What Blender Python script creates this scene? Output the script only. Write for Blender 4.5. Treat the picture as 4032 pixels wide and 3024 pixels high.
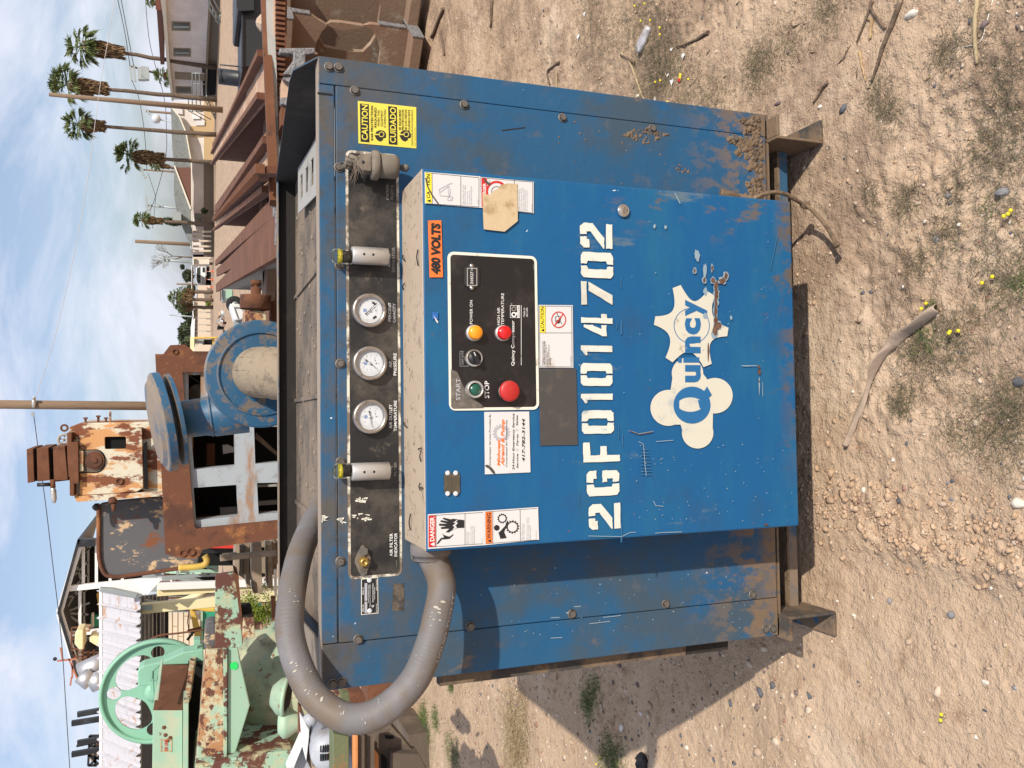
import bpy, bmesh, math, random
import numpy as np
from math import sin, cos, pi, radians, tan, atan2, sqrt
from mathutils import Vector, Matrix
from mathutils.geometry import tessellate_polygon

for o in list(bpy.data.objects): bpy.data.objects.remove(o)
SC = bpy.context.scene
COL = SC.collection
rnd = random.Random(7)
nrs = np.random.RandomState(5)

# ------------------------------------------------------------------ camera
FPX, PITCH, EYE = 3350.0, radians(20.3), 1.6      # focal length in photo pixels, downward pitch, eye height
cP, sP = cos(PITCH), sin(PITCH)
cam_d = bpy.data.cameras.new('camera'); cam = bpy.data.objects.new('camera', cam_d); COL.objects.link(cam)
cam_d.sensor_fit = 'HORIZONTAL'; cam_d.sensor_width = 36.0; cam_d.lens = FPX/4032*36.0
cam_d.clip_start = 0.05; cam_d.clip_end = 3000
R_ = Vector((1, 0, 0)); F_ = Vector((0, cP, -sP)); U_ = Vector((0, sP, cP))
cam.matrix_world = Matrix(((-U_.x, R_.x, -F_.x, 0), (-U_.y, R_.y, -F_.y, 0), (-U_.z, R_.z, -F_.z, EYE), (0, 0, 0, 1)))
SC.camera = cam

# ------------------------------------------------------------------ sky, sun, exposure
SUN = Vector((0.443, -0.618, 0.652)).normalized()
EL = math.asin(SUN.z); AZ = atan2(SUN.x, SUN.y)
w = bpy.data.worlds.new('World'); SC.world = w; w.use_nodes = True
nt = w.node_tree; nt.nodes.clear()
sky = nt.nodes.new('ShaderNodeTexSky'); sky.sky_type = 'NISHITA'; sky.sun_disc = False
sky.sun_elevation = EL; sky.sun_rotation = AZ; sky.air_density = 1.0; sky.dust_density = 1.6; sky.ozone_density = 2.2
bg = nt.nodes.new('ShaderNodeBackground'); bg.inputs[1].default_value = 0.135
out = nt.nodes.new('ShaderNodeOutputWorld')
tc = nt.nodes.new('ShaderNodeTexCoord')
mp = nt.nodes.new('ShaderNodeMapping'); mp.inputs['Scale'].default_value = (1.0, 1.0, 2.6); mp.inputs['Rotation'].default_value = (0.0, 0.25, 0.5)
n1 = nt.nodes.new('ShaderNodeTexNoise'); n1.inputs['Scale'].default_value = 4.2; n1.inputs['Detail'].default_value = 9; n1.inputs['Roughness'].default_value = 0.60; n1.inputs['Distortion'].default_value = 0.5
r1 = nt.nodes.new('ShaderNodeMapRange'); r1.inputs[1].default_value = 0.40; r1.inputs[2].default_value = 0.62; r1.inputs[3].default_value = 0.18; r1.inputs[4].default_value = 0.95
mx = nt.nodes.new('ShaderNodeMixRGB'); mx.inputs[2].default_value = (4.9, 5.1, 5.8, 1)
dk = nt.nodes.new('ShaderNodeMixRGB'); dk.blend_type = 'MULTIPLY'; dk.inputs[0].default_value = 1; dk.inputs[2].default_value = (.74, .74, .80, 1)
nt.links.new(tc.outputs['Generated'], mp.inputs[0]); nt.links.new(mp.outputs[0], n1.inputs['Vector'])
nt.links.new(n1.outputs[0], r1.inputs[0]); nt.links.new(r1.outputs[0], mx.inputs[0])
nt.links.new(sky.outputs[0], dk.inputs[1]); nt.links.new(dk.outputs[0], mx.inputs[1]); nt.links.new(mx.outputs[0], bg.inputs[0]); nt.links.new(bg.outputs[0], out.inputs[0])
sd = bpy.data.lights.new('sun', 'SUN'); sd.energy = 3.75; sd.angle = radians(0.75); sd.color = (1.0, 0.93, 0.83)
so = bpy.data.objects.new('sun', sd); COL.objects.link(so); so.rotation_euler = SUN.to_track_quat('Z', 'Y').to_euler(); so.location = (5, -7, 8)
SC.view_settings.view_transform = 'Standard'; SC.view_settings.look = 'None'; SC.view_settings.gamma = 1
SC.view_settings.exposure = 0.38
try: SC.view_settings.use_curve_mapping = False
except Exception: pass

# ------------------------------------------------------------------ from a photo pixel to a point of the place
def ray(x, y):
    a = (1512-y)/FPX; b = (x-2016)/FPX
    return Vector((a, cP-b*sP, -sP-b*cP))
def atY(x, y, Y):
    r = ray(x, y); return r*(Y/r.y) + Vector((0, 0, EYE))
def gp(x, y, z=0.0):
    r = ray(x, y); return r*((z-EYE)/r.z) + Vector((0, 0, EYE))
def zz(rx, ry, pts, k=1.8433):
    return [(rx+a/k, ry+b/k) for a, b in pts]
class Plane:
    """a vertical plane Y = y0 + m X; a = metres to the right, z = height, n = metres proud of it"""
    def __init__(s, y0, m):
        s.y0, s.m = y0, m; L = sqrt(1+m*m); s.e = Vector((1/L, m/L, 0)); s.n = Vector((m/L, -1/L, 0)); s.o = Vector((0, y0, 0))
    def px(s, x, y, n=0.0):
        r = ray(x, y); k = n*s.n; yy = s.y0 + k.y - s.m*k.x
        return r*(yy/(r.y-s.m*r.x)) + Vector((0, 0, EYE))
    def at(s, a, z, n=0.0): return s.o + s.e*a + s.n*n + Vector((0, 0, z))
    def az(s, p): q = p-s.o; return q.dot(s.e), q.z
CAB = Plane(1.9, 0.04)
BOX = Plane(1.705, 0.04)

# ------------------------------------------------------------------ materials
MATS = {}
def lin(r, g, b): return tuple(((c/255)/12.92 if c/255 <= .04045 else ((c/255+.055)/1.055)**2.4) for c in (r, g, b))
def mat(name, base, layers=(), rough=0.6, metal=0.0, bump=None, spec=0.5, trans=0.0, stretch=(1, 1, 1), coat=0.0):
    """layers: (colour, [masks]); a mask is ('n', scale, lo, hi[, detail[, stretch[, seed]]]), ('z', lo, hi), ('up', lo, hi), ('v', scale, lo, hi), ('isl', lo, hi)"""
    if name in MATS: return MATS[name]
    m = bpy.data.materials.new(name); m.use_nodes = True; t = m.node_tree; N = t.nodes; L = t.links
    b = N['Principled BSDF']; b.inputs['Roughness'].default_value = rough; b.inputs['Metallic'].default_value = metal
    b.inputs['Specular IOR Level'].default_value = spec
    if trans: b.inputs['Transmission Weight'].default_value = trans
    if coat: b.inputs['Coat Weight'].default_value = coat
    geo = N.new('ShaderNodeNewGeometry'); pos = geo.outputs['Position']
    def rng(src, lo, hi):
        r = N.new('ShaderNodeMapRange'); r.interpolation_type = 'SMOOTHSTEP' if lo < hi else 'LINEAR'
        if lo < hi: r.inputs[1].default_value = lo; r.inputs[2].default_value = hi
        else: r.inputs[1].default_value = hi; r.inputs[2].default_value = lo; r.inputs[3].default_value = 1; r.inputs[4].default_value = 0
        L.new(src, r.inputs[0]); return r.outputs[0]
    def mask(k):
        if k[0] == 'n':
            sc, lo, hi = k[1:4]; det = k[4] if len(k) > 4 else 6; st = k[5] if len(k) > 5 else (1, 1, 1); sd_ = k[6] if len(k) > 6 else 0
            mp = N.new('ShaderNodeMapping'); mp.inputs['Scale'].default_value = st; mp.inputs['Location'].default_value = (sd_*3.1, sd_*1.7, sd_*5.3)
            n = N.new('ShaderNodeTexNoise'); n.inputs['Scale'].default_value = sc; n.inputs['Detail'].default_value = det; n.inputs['Roughness'].default_value = 0.68
            L.new(pos, mp.inputs[0]); L.new(mp.outputs[0], n.inputs['Vector']); return rng(n.outputs[0], lo, hi)
        if k[0] == 'v':
            v = N.new('ShaderNodeTexVoronoi'); v.inputs['Scale'].default_value = k[1]; L.new(pos, v.inputs['Vector']); return rng(v.outputs['Distance'], k[2], k[3])
        if k[0] in 'xyz' and len(k[0]) == 1:
            s = N.new('ShaderNodeSeparateXYZ'); L.new(pos, s.inputs[0]); return rng(s.outputs['xyz'.index(k[0])], k[1], k[2])
        if k[0] == 'up':
            s = N.new('ShaderNodeSeparateXYZ'); L.new(geo.outputs['Normal'], s.inputs[0]); return rng(s.outputs[2], k[1], k[2])
        if k[0] == 'isl': return rng(geo.outputs['Random Per Island'], k[1], k[2])
        if k[0] == 'c':
            c = N.new('ShaderNodeValue'); c.outputs[0].default_value = k[1]; return c.outputs[0]
    cur = None
    for col, masks in layers:
        f = None
        for k in masks:
            o_ = mask(k)
            if f is None: f = o_
            else:
                mm = N.new('ShaderNodeMath'); mm.operation = 'MULTIPLY'; L.new(f, mm.inputs[0]); L.new(o_, mm.inputs[1]); f = mm.outputs[0]
        mix = N.new('ShaderNodeMixRGB'); mix.inputs[2].default_value = (*col, 1)
        if cur is None: mix.inputs[1].default_value = (*base, 1)
        else: L.new(cur, mix.inputs[1])
        L.new(f, mix.inputs[0]); cur = mix.outputs[0]
    if cur is None: b.inputs['Base Color'].default_value = (*base, 1)
    else: L.new(cur, b.inputs['Base Color'])
    if bump:
        hs = None
        for (sc, st) in bump:
            n = N.new('ShaderNodeTexNoise'); n.inputs['Scale'].default_value = sc; n.inputs['Detail'].default_value = 5; L.new(pos, n.inputs['Vector'])
            bp = N.new('ShaderNodeBump'); bp.inputs['Strength'].default_value = 1.0; bp.inputs['Distance'].default_value = st
            L.new(n.outputs[0], bp.inputs['Height'])
            if hs is not None: L.new(hs, bp.inputs['Normal'])
            hs = bp.outputs[0]
        L.new(hs, b.inputs['Normal'])
    MATS[name] = m; return m

DUST = (.20, .145, .10); MUD = (.17, .115, .07)
BLUE = (.008, .090, .225)
V3 = (1, 1, .25); H3 = (.25, 1, 1)
mat('cabinet_blue', (.018, .086, .178), [
    ((.045, .075, .105), [('n', 3.0, .42, .60)]), ((.013, .085, .19), [('n', 5, .54, .68, 6, (1, 1, .6), 2)]), ((.09, .10, .115), [('n', 14, .56, .78, 9, (1, 1, 1), 11)]),
    ((.15, .115, .085), [('n', 22, .60, .68, 9, (1, 1, .6), 3), ('n', 3, .48, .62)]), ((.085, .078, .07), [('n', 5, .44, .64, 9, (1, 1, 1.5), 8), ('z', 1.0, 1.34)]), ((.055, .055, .055), [('n', 9, .52, .66, 9), ('z', 1.20, 1.36)]),
    (MUD, [('n', 24, .47, .58, 9, (1, 1, .7)), ('z', .44, .20)]), (MUD, [('n', 12, .40, .52, 9), ('z', .24, .155)]),
    ((.75, .78, .75), [('n', 75, .735, .76, 3, (1, 1, .7), 4)])], rough=.6, bump=[(60, .0008), (3.5, .008), (12, .0015)], spec=.25)
mat('box_blue', BLUE, [
    ((.012, .105, .22), [('n', 6, .45, .65, 6, (.4, 1, 1.4), 1)]), ((.02, .075, .16), [('n', 3, .50, .72)]),
    ((.12, .10, .08), [('n', 24, .54, .63, 9, (1, 1, .5), 3), ('x', .30, .44), ('z', .86, .50)]), ((.11, .082, .054), [('n', 30, .57, .66, 9, (1, 1, .7)), ('z', .36, .25), ('x', -.45, .30)]), ((.12, .088, .056), [('n', 12, .46, .56, 9), ('z', .285, .235), ('x', -.40, .35)]),
    ((.10, .15, .19), [('n', 11, .60, .70, 8, (1, 1, .3), 6)]), ((.7, .75, .75), [('n', 85, .745, .765, 3, (1, 1, .6), 4)]),
    ((.14, .07, .04), [('n', 60, .72, .75, 3, (1, 1, 1), 9)]),
    ((.44, .35, .26), [('up', .35, .7), ('n', 9, .20, .40)]), ((.30, .23, .165), [('up', .35, .7), ('n', 30, .55, .66)])], rough=.5, bump=[(90, .0004), (3.5, .007), (12, .0012)], spec=.25)
mat('dusty_blue', (.02, .08, .15), [(DUST, [('n', 6, .38, .6)]), ((.30, .24, .18), [('up', .4, .8)])], rough=.7, bump=[(50, .002)])
mat('tray_floor', (.20, .15, .105), [((.10, .08, .062), [('n', 5, .42, .62)]), ((.15, .12, .095), [('n', 25, .6, .7)])], rough=.95, bump=[(60, .004)])
mat('tray_dust', (.22, .175, .13), [((.09, .07, .055), [('n', 5, .45, .65)]), ((.30, .24, .19), [('n', 25, .6, .7)])], rough=.95, bump=[(40, .004)])
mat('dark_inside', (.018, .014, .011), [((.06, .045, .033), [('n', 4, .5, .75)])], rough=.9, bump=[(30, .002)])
mat('mud', MUD, [((.10, .068, .042), [('n', 30, .5, .62)]), ((.24, .175, .11), [('n', 12, .55, .7)])], rough=1, bump=[(120, .004), (40, .004)])
mat('black_plate', (.012, .011, .011), [((.07, .058, .045), [('n', 7, .44, .66, 8)]), ((.13, .105, .08), [('n', 14, .58, .72, 8, (1, 1, 1), 3)]), ((.3, .29, .27), [('n', 40, .72, .76, 5, (1, 1, 1), 5)])], rough=.5, bump=[(120, .0004)])
mat('black_panel', (.010, .009, .010), [((.035, .030, .026), [('n', 9, .52, .75, 8)]), ((.10, .085, .07), [('n', 60, .70, .76, 4)])], rough=.38)
mat('cream_line', (.62, .58, .47), [((.16, .12, .085), [('n', 22, .44, .56, 8)])], rough=.6)
mat('cream_clean', (.70, .67, .56), [((.35, .30, .23), [('n', 30, .58, .70)])], rough=.6)
mat('cream_logo', (.56, .535, .44), [((.36, .31, .23), [('n', 30, .60, .68)]), ((.40, .42, .40), [('n', 9, .56, .68)])], rough=.6)
mat('stencil_white', (.62, .61, .53), [((.16, .26, .36), [('n', 26, .56, .70, 9)]), ((.5, .48, .4), [('n', 9, .5, .7)])], rough=.75)
mat('overspray', (.20, .30, .38), [(BLUE, [('n', 14, .35, .62, 8, (1, 1, .35))])], rough=.6)
mat('sticker_white', (.60, .59, .58), [((.45, .40, .33), [('n', 14, .60, .74, 8)])], rough=.35)
mat('ink_black', (.012, .012, .014), rough=.5)
mat('ink_white', (.75, .74, .70), [((.30, .27, .22), [('n', 50, .56, .68)])], rough=.6)
mat('ink_faded', (.20, .18, .16), rough=.6)
mat('ink_grey', (.38, .38, .40), rough=.6)
mat('ink_red', (.52, .022, .02), rough=.4)
mat('ink_orange', (.78, .17, .03), [((.5, .12, .04), [('n', 30, .5, .7)])], rough=.45)
mat('ink_yellow', (.80, .66, .05), [((.55, .42, .08), [('n', 18, .58, .72)])], rough=.4)
mat('sign_yellow', (.70, .60, .08), [((.5, .40, .12), [('n', 20, .62, .74)])], rough=.4)
mat('ink_blue', (.02, .12, .38), rough=.4)
mat('brown_tape', (.52, .40, .24), [((.36, .25, .13), [('n', 20, .5, .65)]), ((.66, .55, .38), [('n', 8, .55, .7)])], rough=.6, bump=[(60, .001)])
mat('grey_patch', (.055, .050, .046), [((.09, .075, .06), [('n', 20, .5, .7)]), ((.3, .25, .2), [('n', 70, .72, .75)])], rough=.85)
mat('residue', (.12, .095, .07), [((.05, .045, .04), [('n', 50, .45, .6)])], rough=1, bump=[(150, .003)])
mat('bolt', (.14, .125, .11), [((.08, .06, .045), [('n', 60, .5, .7)])], rough=.55, metal=.3)
mat('bezel_steel', (.42, .38, .34), [((.2, .17, .14), [('n', 40, .5, .7)])], rough=.28, metal=.85)
mat('alu', (.55, .53, .50), [((.28, .24, .20), [('n', 22, .52, .68, 6, (1, 1, .3))])], rough=.38, metal=.55)
mat('chrome', (.6, .59, .57), [((.3, .26, .22), [('n', 80, .6, .7)])], rough=.2, metal=.95)
mat('brass', (.45, .30, .09), rough=.35, metal=.8)
mat('bronze_plate', (.10, .085, .06), [((.16, .13, .09), [('n', 40, .5, .7)])], rough=.45, metal=.4)
mat('dial_white', (.56, .57, .58), rough=.5)
mat('clear_cap', (.95, .94, .90), rough=.03, trans=1.0); MATS['clear_cap'].node_tree.nodes['Principled BSDF'].inputs['IOR'].default_value = 1.3
mat('glass', (.95, .96, .96), rough=.03, trans=1.0)
mat('band_yellow', (.55, .47, .01), rough=.4)
mat('lamp_amber', (.85, .30, .01), rough=.25, coat=.3)
mat('lamp_red', (.60, .008, .01), rough=.25, coat=.3)
mat('knob_red', (.45, .02, .018), [((.32, .09, .07), [('n', 30, .5, .7)])], rough=.4)
mat('knob_green', (.01, .09, .06), rough=.25, coat=.4)
mat('valve', (.15, .125, .095), [((.02, .12, .22), [('n', 16, .60, .66)]), ((.25, .2, .15), [('n', 10, .5, .7)])], rough=.8, bump=[(80, .001)])
mat('conduit_grey', (.145, .137, .135), [((.15, .115, .085), [('n', 7, .40, .58, 8)]), ((.19, .18, .19), [('n', 4, .5, .7, 4, (1, 1, 1), 4)]), ((.75, .72, .62), [('n', 26, .715, .735, 5, (1, 1, .5), 2)])], rough=.6, spec=.35, bump=[(150, .0006)])
mat('bird_lime', (.40, .38, .32), [((.4, .38, .3), [('n', 60, .5, .7)])], rough=.9)
mat('channel_steel', (.05, .045, .04), [(MUD, [('n', 8, .40, .58)]), ((.02, .11, .20), [('n', 9, .62, .65, 6, (1, 1, 1), 5)]), ((.11, .045, .02), [('n', 14, .6, .66)])], rough=.9, bump=[(60, .003)])
mat('bare_rust', (.10, .045, .025), [((.16, .09, .055), [('n', 60, .5, .65)])], rough=.9)
mat('scratch_white', (.22, .30, .35), rough=.7)
mat('scratch_light', (.02, .115, .245), rough=.7)

# ------------------------------------------------------------------ building
WL = {}
def wloc(o): return WL.get(o.name, Vector((0, 0, 0)))
class MB:
    def __init__(s): s.v = []; s.f = []; s.m = []; s.mats = []; s.sm = []
    def mi(s, m):
        if m not in s.mats: s.mats.append(m)
        return s.mats.index(m)
    def add(s, vs, fs, m, smooth=False):
        b = len(s.v); s.v += [tuple(v) for v in vs]; k = s.mi(m)
        for f in fs: s.f.append(tuple(b+i for i in f)); s.m.append(k); s.sm.append(smooth)
    def poly(s, pts, m): s.add(pts, [tuple(range(len(pts)))], m)
    def prism(s, pts, off, m, holes=(), back=None):
        off = Vector(off); loops = [[Vector(p) for p in pts]] + [[Vector(p) for p in h] for h in holes]
        tris = [tuple(t) for t in tessellate_polygon(loops)] if holes else [tuple(range(len(pts)))]
        fl = [p for l in loops for p in l]; n = len(fl)
        s.add(fl+[p+off for p in fl], tris+[tuple(i+n for i in reversed(t)) for t in tris], m)
        b = len(s.v)-2*n; k0 = 0; mi = s.mi(back or m)
        for l in loops:
            k = len(l)
            for i in range(k): j = (i+1) % k; s.f.append((b+k0+j, b+k0+i, b+k0+i+n, b+k0+j+n)); s.m.append(mi); s.sm.append(False)
            k0 += k
    def box(s, c, e1, e2, e3, m):
        c, e1, e2, e3 = map(Vector, (c, e1, e2, e3)); vs = [c+e1*a+e2*b+e3*d for d in (-.5, .5) for b in (-.5, .5) for a in (-.5, .5)]
        fs = [(0, 2, 3, 1), (4, 5, 7, 6), (0, 1, 5, 4), (2, 6, 7, 3), (0, 4, 6, 2), (1, 3, 7, 5)]
        if e1.cross(e2).dot(e3) < 0: fs = [tuple(reversed(f)) for f in fs]
        s.add(vs, fs, m)
    def bb(s, lo, hi, m):
        lo, hi = Vector(lo), Vector(hi); d = hi-lo; s.box((lo+hi)/2, (d.x, 0, 0), (0, d.y, 0), (0, 0, d.z), m)
    def bar(s, a, b, w_, h_, m, up=(0, 0, 1)):
        a, b = Vector(a), Vector(b); d = b-a; u = Vector(up); sd_ = d.cross(u)
        if sd_.length < 1e-6: sd_ = d.cross(Vector((1, 0, 0)))
        sd_.normalize(); u = sd_.cross(d).normalized(); s.box((a+b)/2, d, sd_*w_, u*h_, m)
    def tube(s, pts, r, m, n=10, cap=True, smooth=True):
        pts = [Vector(p) for p in pts]; rs = r if isinstance(r, (list, tuple)) else [r]*len(pts); vs = []; fs = []
        t0 = (pts[1]-pts[0]).normalized(); ref = Vector((0, 0, 1)) if abs(t0.z) < .9 else Vector((1, 0, 0)); u = t0.cross(ref).normalized()
        for i, p in enumerate(pts):
            t = (pts[min(i+1, len(pts)-1)]-pts[max(i-1, 0)]).normalized(); u = (u-t*u.dot(t)).normalized(); v = t.cross(u)
            for k in range(n): a = 2*pi*k/n; vs.append(p+(u*cos(a)+v*sin(a))*rs[i])
        for i in range(len(pts)-1):
            for k in range(n): a = i*n+k; b = i*n+(k+1) % n; fs.append((a, b, b+n, a+n))
        s.add(vs, fs, m, smooth)
        if cap:
            b = len(s.v)-len(vs); s.f += [tuple(b+i for i in reversed(range(n))), tuple(b+len(vs)-n+i for i in range(n))]; s.m += [s.mi(m)]*2; s.sm += [False]*2
    def lathe(s, o, ax, prof, m, n=24, smooth=True, ref=None):
        o, ax = Vector(o), Vector(ax).normalized(); rf = Vector(ref) if ref else (Vector((0, 0, 1)) if abs(ax.z) < .9 else Vector((1, 0, 0)))
        u = ax.cross(rf).normalized(); v = ax.cross(u)
        vs = [o+ax*h+(u*cos(2*pi*k/n)+v*sin(2*pi*k/n))*r for r, h in prof for k in range(n)]; fs = []
        for i in range(len(prof)-1):
            for k in range(n): a = i*n+k; b = i*n+(k+1) % n; fs.append((a, b, b+n, a+n))
        s.add(vs, fs, m, smooth)
    def build(s, name, parent=None, bevel=0, fix=True, loc=None):
        base = wloc(parent) if parent else (Vector(loc) if loc else Vector((0, 0, 0)))
        me = bpy.data.meshes.new(name); me.from_pydata([tuple(Vector(v)-base) for v in s.v], [], s.f)
        for m in s.mats: me.materials.append(MATS[m])
        me.polygons.foreach_set('material_index', s.m); me.polygons.foreach_set('use_smooth', s.sm)
        if fix and len(s.v) < 60000:
            bm = bmesh.new(); bm.from_mesh(me)
            bmesh.ops.recalc_face_normals(bm, faces=bm.faces); bm.to_mesh(me); bm.free()
        me.update()
        o = bpy.data.objects.new(name, me); COL.objects.link(o)
        if parent: o.parent = parent
        elif loc: o.location = base
        WL[o.name] = base
        if bevel:
            b = o.modifiers.new('edge', 'BEVEL'); b.width = bevel; b.segments = 2; b.limit_method = 'ANGLE'
        return o
def tag(o, label, cat, group=None):
    o['label'] = label; o['category'] = cat
    if group: o['group'] = group
    return o
def thing(name, label, cat, loc=(0, 0, 0), group=None):
    o = bpy.data.objects.new(name, None); COL.objects.link(o); o.location = loc; o.empty_display_size = .1; WL[o.name] = Vector(loc)
    return tag(o, label, cat, group)
def inst(src, loc, parent, rot=None, scale=None, name=None):
    o = src.copy(); COL.objects.link(o); o.parent = parent; o.location = Vector(loc)-wloc(parent) if parent else Vector(loc)
    if rot is not None: o.rotation_euler = rot
    if scale: o.scale = scale
    WL[o.name] = Vector(loc); return o
def struct(o): o['kind'] = 'structure'; return o
def stuff(o, label=None):
    o['kind'] = 'stuff'
    if label: o['label'] = label
    return o

# flat lettering as mesh
_tc = {}
def glyphs(txt, bold):
    k = (txt, bold)
    if k not in _tc:
        c = bpy.data.curves.new('t', 'FONT'); c.body = txt; c.size = 1; c.offset = bold; c.resolution_u = 3; c.fill_mode = 'FRONT'
        o = bpy.data.objects.new('t', c); me = bpy.data.meshes.new_from_object(o)
        vs = [Vector(v.co) for v in me.vertices]; fs = [tuple(p.vertices) for p in me.polygons]
        bpy.data.objects.remove(o); bpy.data.curves.remove(c); bpy.data.meshes.remove(me); _tc[k] = (vs, fs)
    return _tc[k]
def text(mb, pl, txt, xt, xb, y0, y1, m, n=.001, bold=.0, slant=0.0, dx=0.0):
    """txt written on plane pl between photo columns xt (cap top) and xb (baseline), from y0 (its left) to y1 (its right)"""
    vs, fs = glyphs(txt, bold)
    if not vs: return
    x0 = min(v.x for v in vs); x1 = max(v.x for v in vs); yb = 0.0; yt = .73 if any(ch.isupper() or ch.isdigit() for ch in txt) else .55
    a = pl.px(xb, y0, n); b = pl.px(xb+dx, y1, n); t = pl.px(xt, y0, n)
    ex = (b-a)/(x1-x0); ey = Vector((0, 0, (t-a).z/yt))
    mb.add([a+ex*(v.x-x0+slant*(v.y))+ey*v.y for v in vs], fs, m)
def quadpx(mb, pl, pts, m, n=.001, th=.0006):
    P = [pl.px(x, y, n) for x, y in pts]; mb.prism(P, -pl.n*th, m)
def rrect(a0, z0, a1, z1, r, k=5):
    o = []
    for cx, cz, s in ((a1-r, z1-r, 0), (a0+r, z1-r, 1), (a0+r, z0+r, 2), (a1-r, z0+r, 3)):
        for i in range(k+1): t = (s+i/k)*pi/2; o.append((cx+r*cos(t), cz+r*sin(t)))
    return o
# ================================================================== THE COMPRESSOR
comp = thing('air_compressor', 'big blue enclosed air compressor with gauges, control box and stencilled white number on the dirt', 'air compressor', (0, 1.95, 0))
E1, EN = CAB.e, CAB.n
def CP(a, d, z): return CAB.at(a, z, -d)           # a metres right, d metres behind the front sheet
AL, AR, ZB, ZT, DEP = -.667, .733, .153, .843+.504, 1.07
def cpts(x_y, n=0, pl=CAB): return [pl.px(x, y, n) for x, y in x_y]
def cprism(mb, pts, m, n=0.0, th=.003, pl=CAB, holes=()):
    mb.prism(cpts(pts, n, pl), -pl.n*th, m, [cpts(h, n, pl) for h in holes])
def cbox(mb, a0, d0, z0, a1, d1, z1, m):
    mb.box(CP((a0+a1)/2, (d0+d1)/2, (z0+z1)/2), E1*(a1-a0), -EN*(d1-d0), (0, 0, z1-z0), m)
# seams of the front, as (a,z) on the sheet
lT, lB = CAB.az(CAB.px(1328, 2540)), CAB.az(CAB.px(3063, 2346))
rT, rB = CAB.az(CAB.px(1312, 336)), CAB.az(CAB.px(2990, 537))
hz = CAB.az(CAB.px(1325, 1500))[1]
print('seams', lT, lB, rT, rB, hz)
aL, aR = (lT[0]+lB[0])/2, (rT[0]+rB[0])/2
def sheet(name, a0, z0, a1, z1, n, th=.02, m='cabinet_blue', bev=.002):
    mb = MB(); mb.box(CAB.at((a0+a1)/2, (z0+z1)/2, n-th/2), E1*(a1-a0), EN*th, (0, 0, z1-z0), m); return mb.build(name, comp, bevel=bev)
sheet('corner_post', AL, ZB, aL-.001, ZT, .0)
sheet('corner_post', aR+.001, ZB, AR, ZT, .0)
sheet('front_panel', aL+.001, ZB+.004, aR-.001, hz-.0015, .003)
hl = CAB.az(CAB.px(1300, 2504))[0]; hr = CAB.az(CAB.px(1285, 371))[0]
sheet('header_strip', aL+.001, hz+.0015, aR-.001, ZT, .001)
mb = MB(); mb.box(CAB.at(hr, (hz+ZT)/2+.004, .0012), E1*.0035, EN*.004, (0, 0, ZT-hz-.004), 'dark_inside'); mb.build('panel_gap', comp)
# sides, back, roof
mb = MB(); cbox(mb, AL, .021, ZB, AL+.003, DEP-.004, ZT, 'cabinet_blue'); mb.build('side_panel', comp)
mb = MB(); cbox(mb, AR-.003, .021, ZB, AR, DEP-.004, ZT, 'cabinet_blue'); mb.build('side_panel', comp)
mb = MB(); cbox(mb, AL, DEP-.003, ZB, AR, DEP, ZT, 'dark_inside'); cbox(mb, AL, DEP-.03, ZT-.004, AR, DEP+.001, ZT, 'dusty_blue'); mb.build('rear_panel', comp)
mb = MB(); cbox(mb, AL+.004, .03, ZT-.066, AR-.004, DEP-.004, ZT-.062, 'tray_floor'); mb.build('roof_tray', comp)
mb = MB()
for a in (-.36, -.02, .33): cbox(mb, a, .03, ZT-.0615, a+.012, DEP-.006, ZT-.056, 'tray_floor')
mb.build('roof_seam', comp)
# turned-in rims of the open roof
mb = MB(); cbox(mb, AL+.003, -.0005, ZT-.003, AR-.004, .045, ZT+.0005, 'dusty_blue'); mb.build('roof_rim', comp, bevel=.001)
mb = MB(); P = [CP(AL, .02, ZT+.001), CP(AL+.10, .046, ZT+.001), CP(AL+.012, DEP-.03, ZT+.001), CP(AL, DEP-.03, ZT+.001)]; mb.prism(P, (0, 0, -.004), 'tray_dust'); mb.build('roof_rim', comp)
# raised sheet on the right side
mb = MB(); P = [CP(AR-.006, .0, ZT+.002), CP(AR-.006, .09, ZT+.046), CP(AR-.006, .16, ZT+.047), CP(AR-.006, DEP, ZT+.003), CP(AR-.006, DEP, ZT-.06), CP(AR-.006, .0, ZT-.06)]
mb.prism(P, E1*.004, 'dark_inside', back='cabinet_blue'); mb.build('raised_side_sheet', comp)
# light slotted bracket lying in the roof tray
mb = MB(); pl = (.46, .66, .50, .95)
O = [CP(.50, .10, ZT-.056), CP(.655, .05, ZT-.053), CP(.70, .78, ZT-.04), CP(.56, .78, ZT-.04)]
def slot(u0, v0, u1, v1):
    def q(u, v):
        A = O[0].lerp(O[1], u); B = O[3].lerp(O[2], u); return A.lerp(B, v)
    return [q(u0, v0), q(u1, v0), q(u1, v1), q(u0, v1)]
mat('pale_sheet', (.34, .33, .30), [((.2, .17, .13), [('n', 10, .5, .7)])], rough=.7)
mb.prism(O, (0, 0, -.003), 'pale_sheet', [slot(.25, .08+.155*i, .75, .15+.155*i) for i in range(6)]); mb.build('slotted_bracket', comp)
# dust clumps along the tray edge
mb = MB(); 
for i in range(260):
    a = rnd.uniform(AL+.06, AR-.06); d = rnd.uniform(.05, 1.0)**1; p = CP(a, d, ZT-.061); r = rnd.uniform(.003, .009)
    mb.lathe(p, (0, 0, 1), [(r, 0), (r*.8, r*.35), (.0005, r*.55)], 'tray_dust', n=6)
stuff(mb.build('dirt_crumbs', comp, fix=False))

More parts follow.
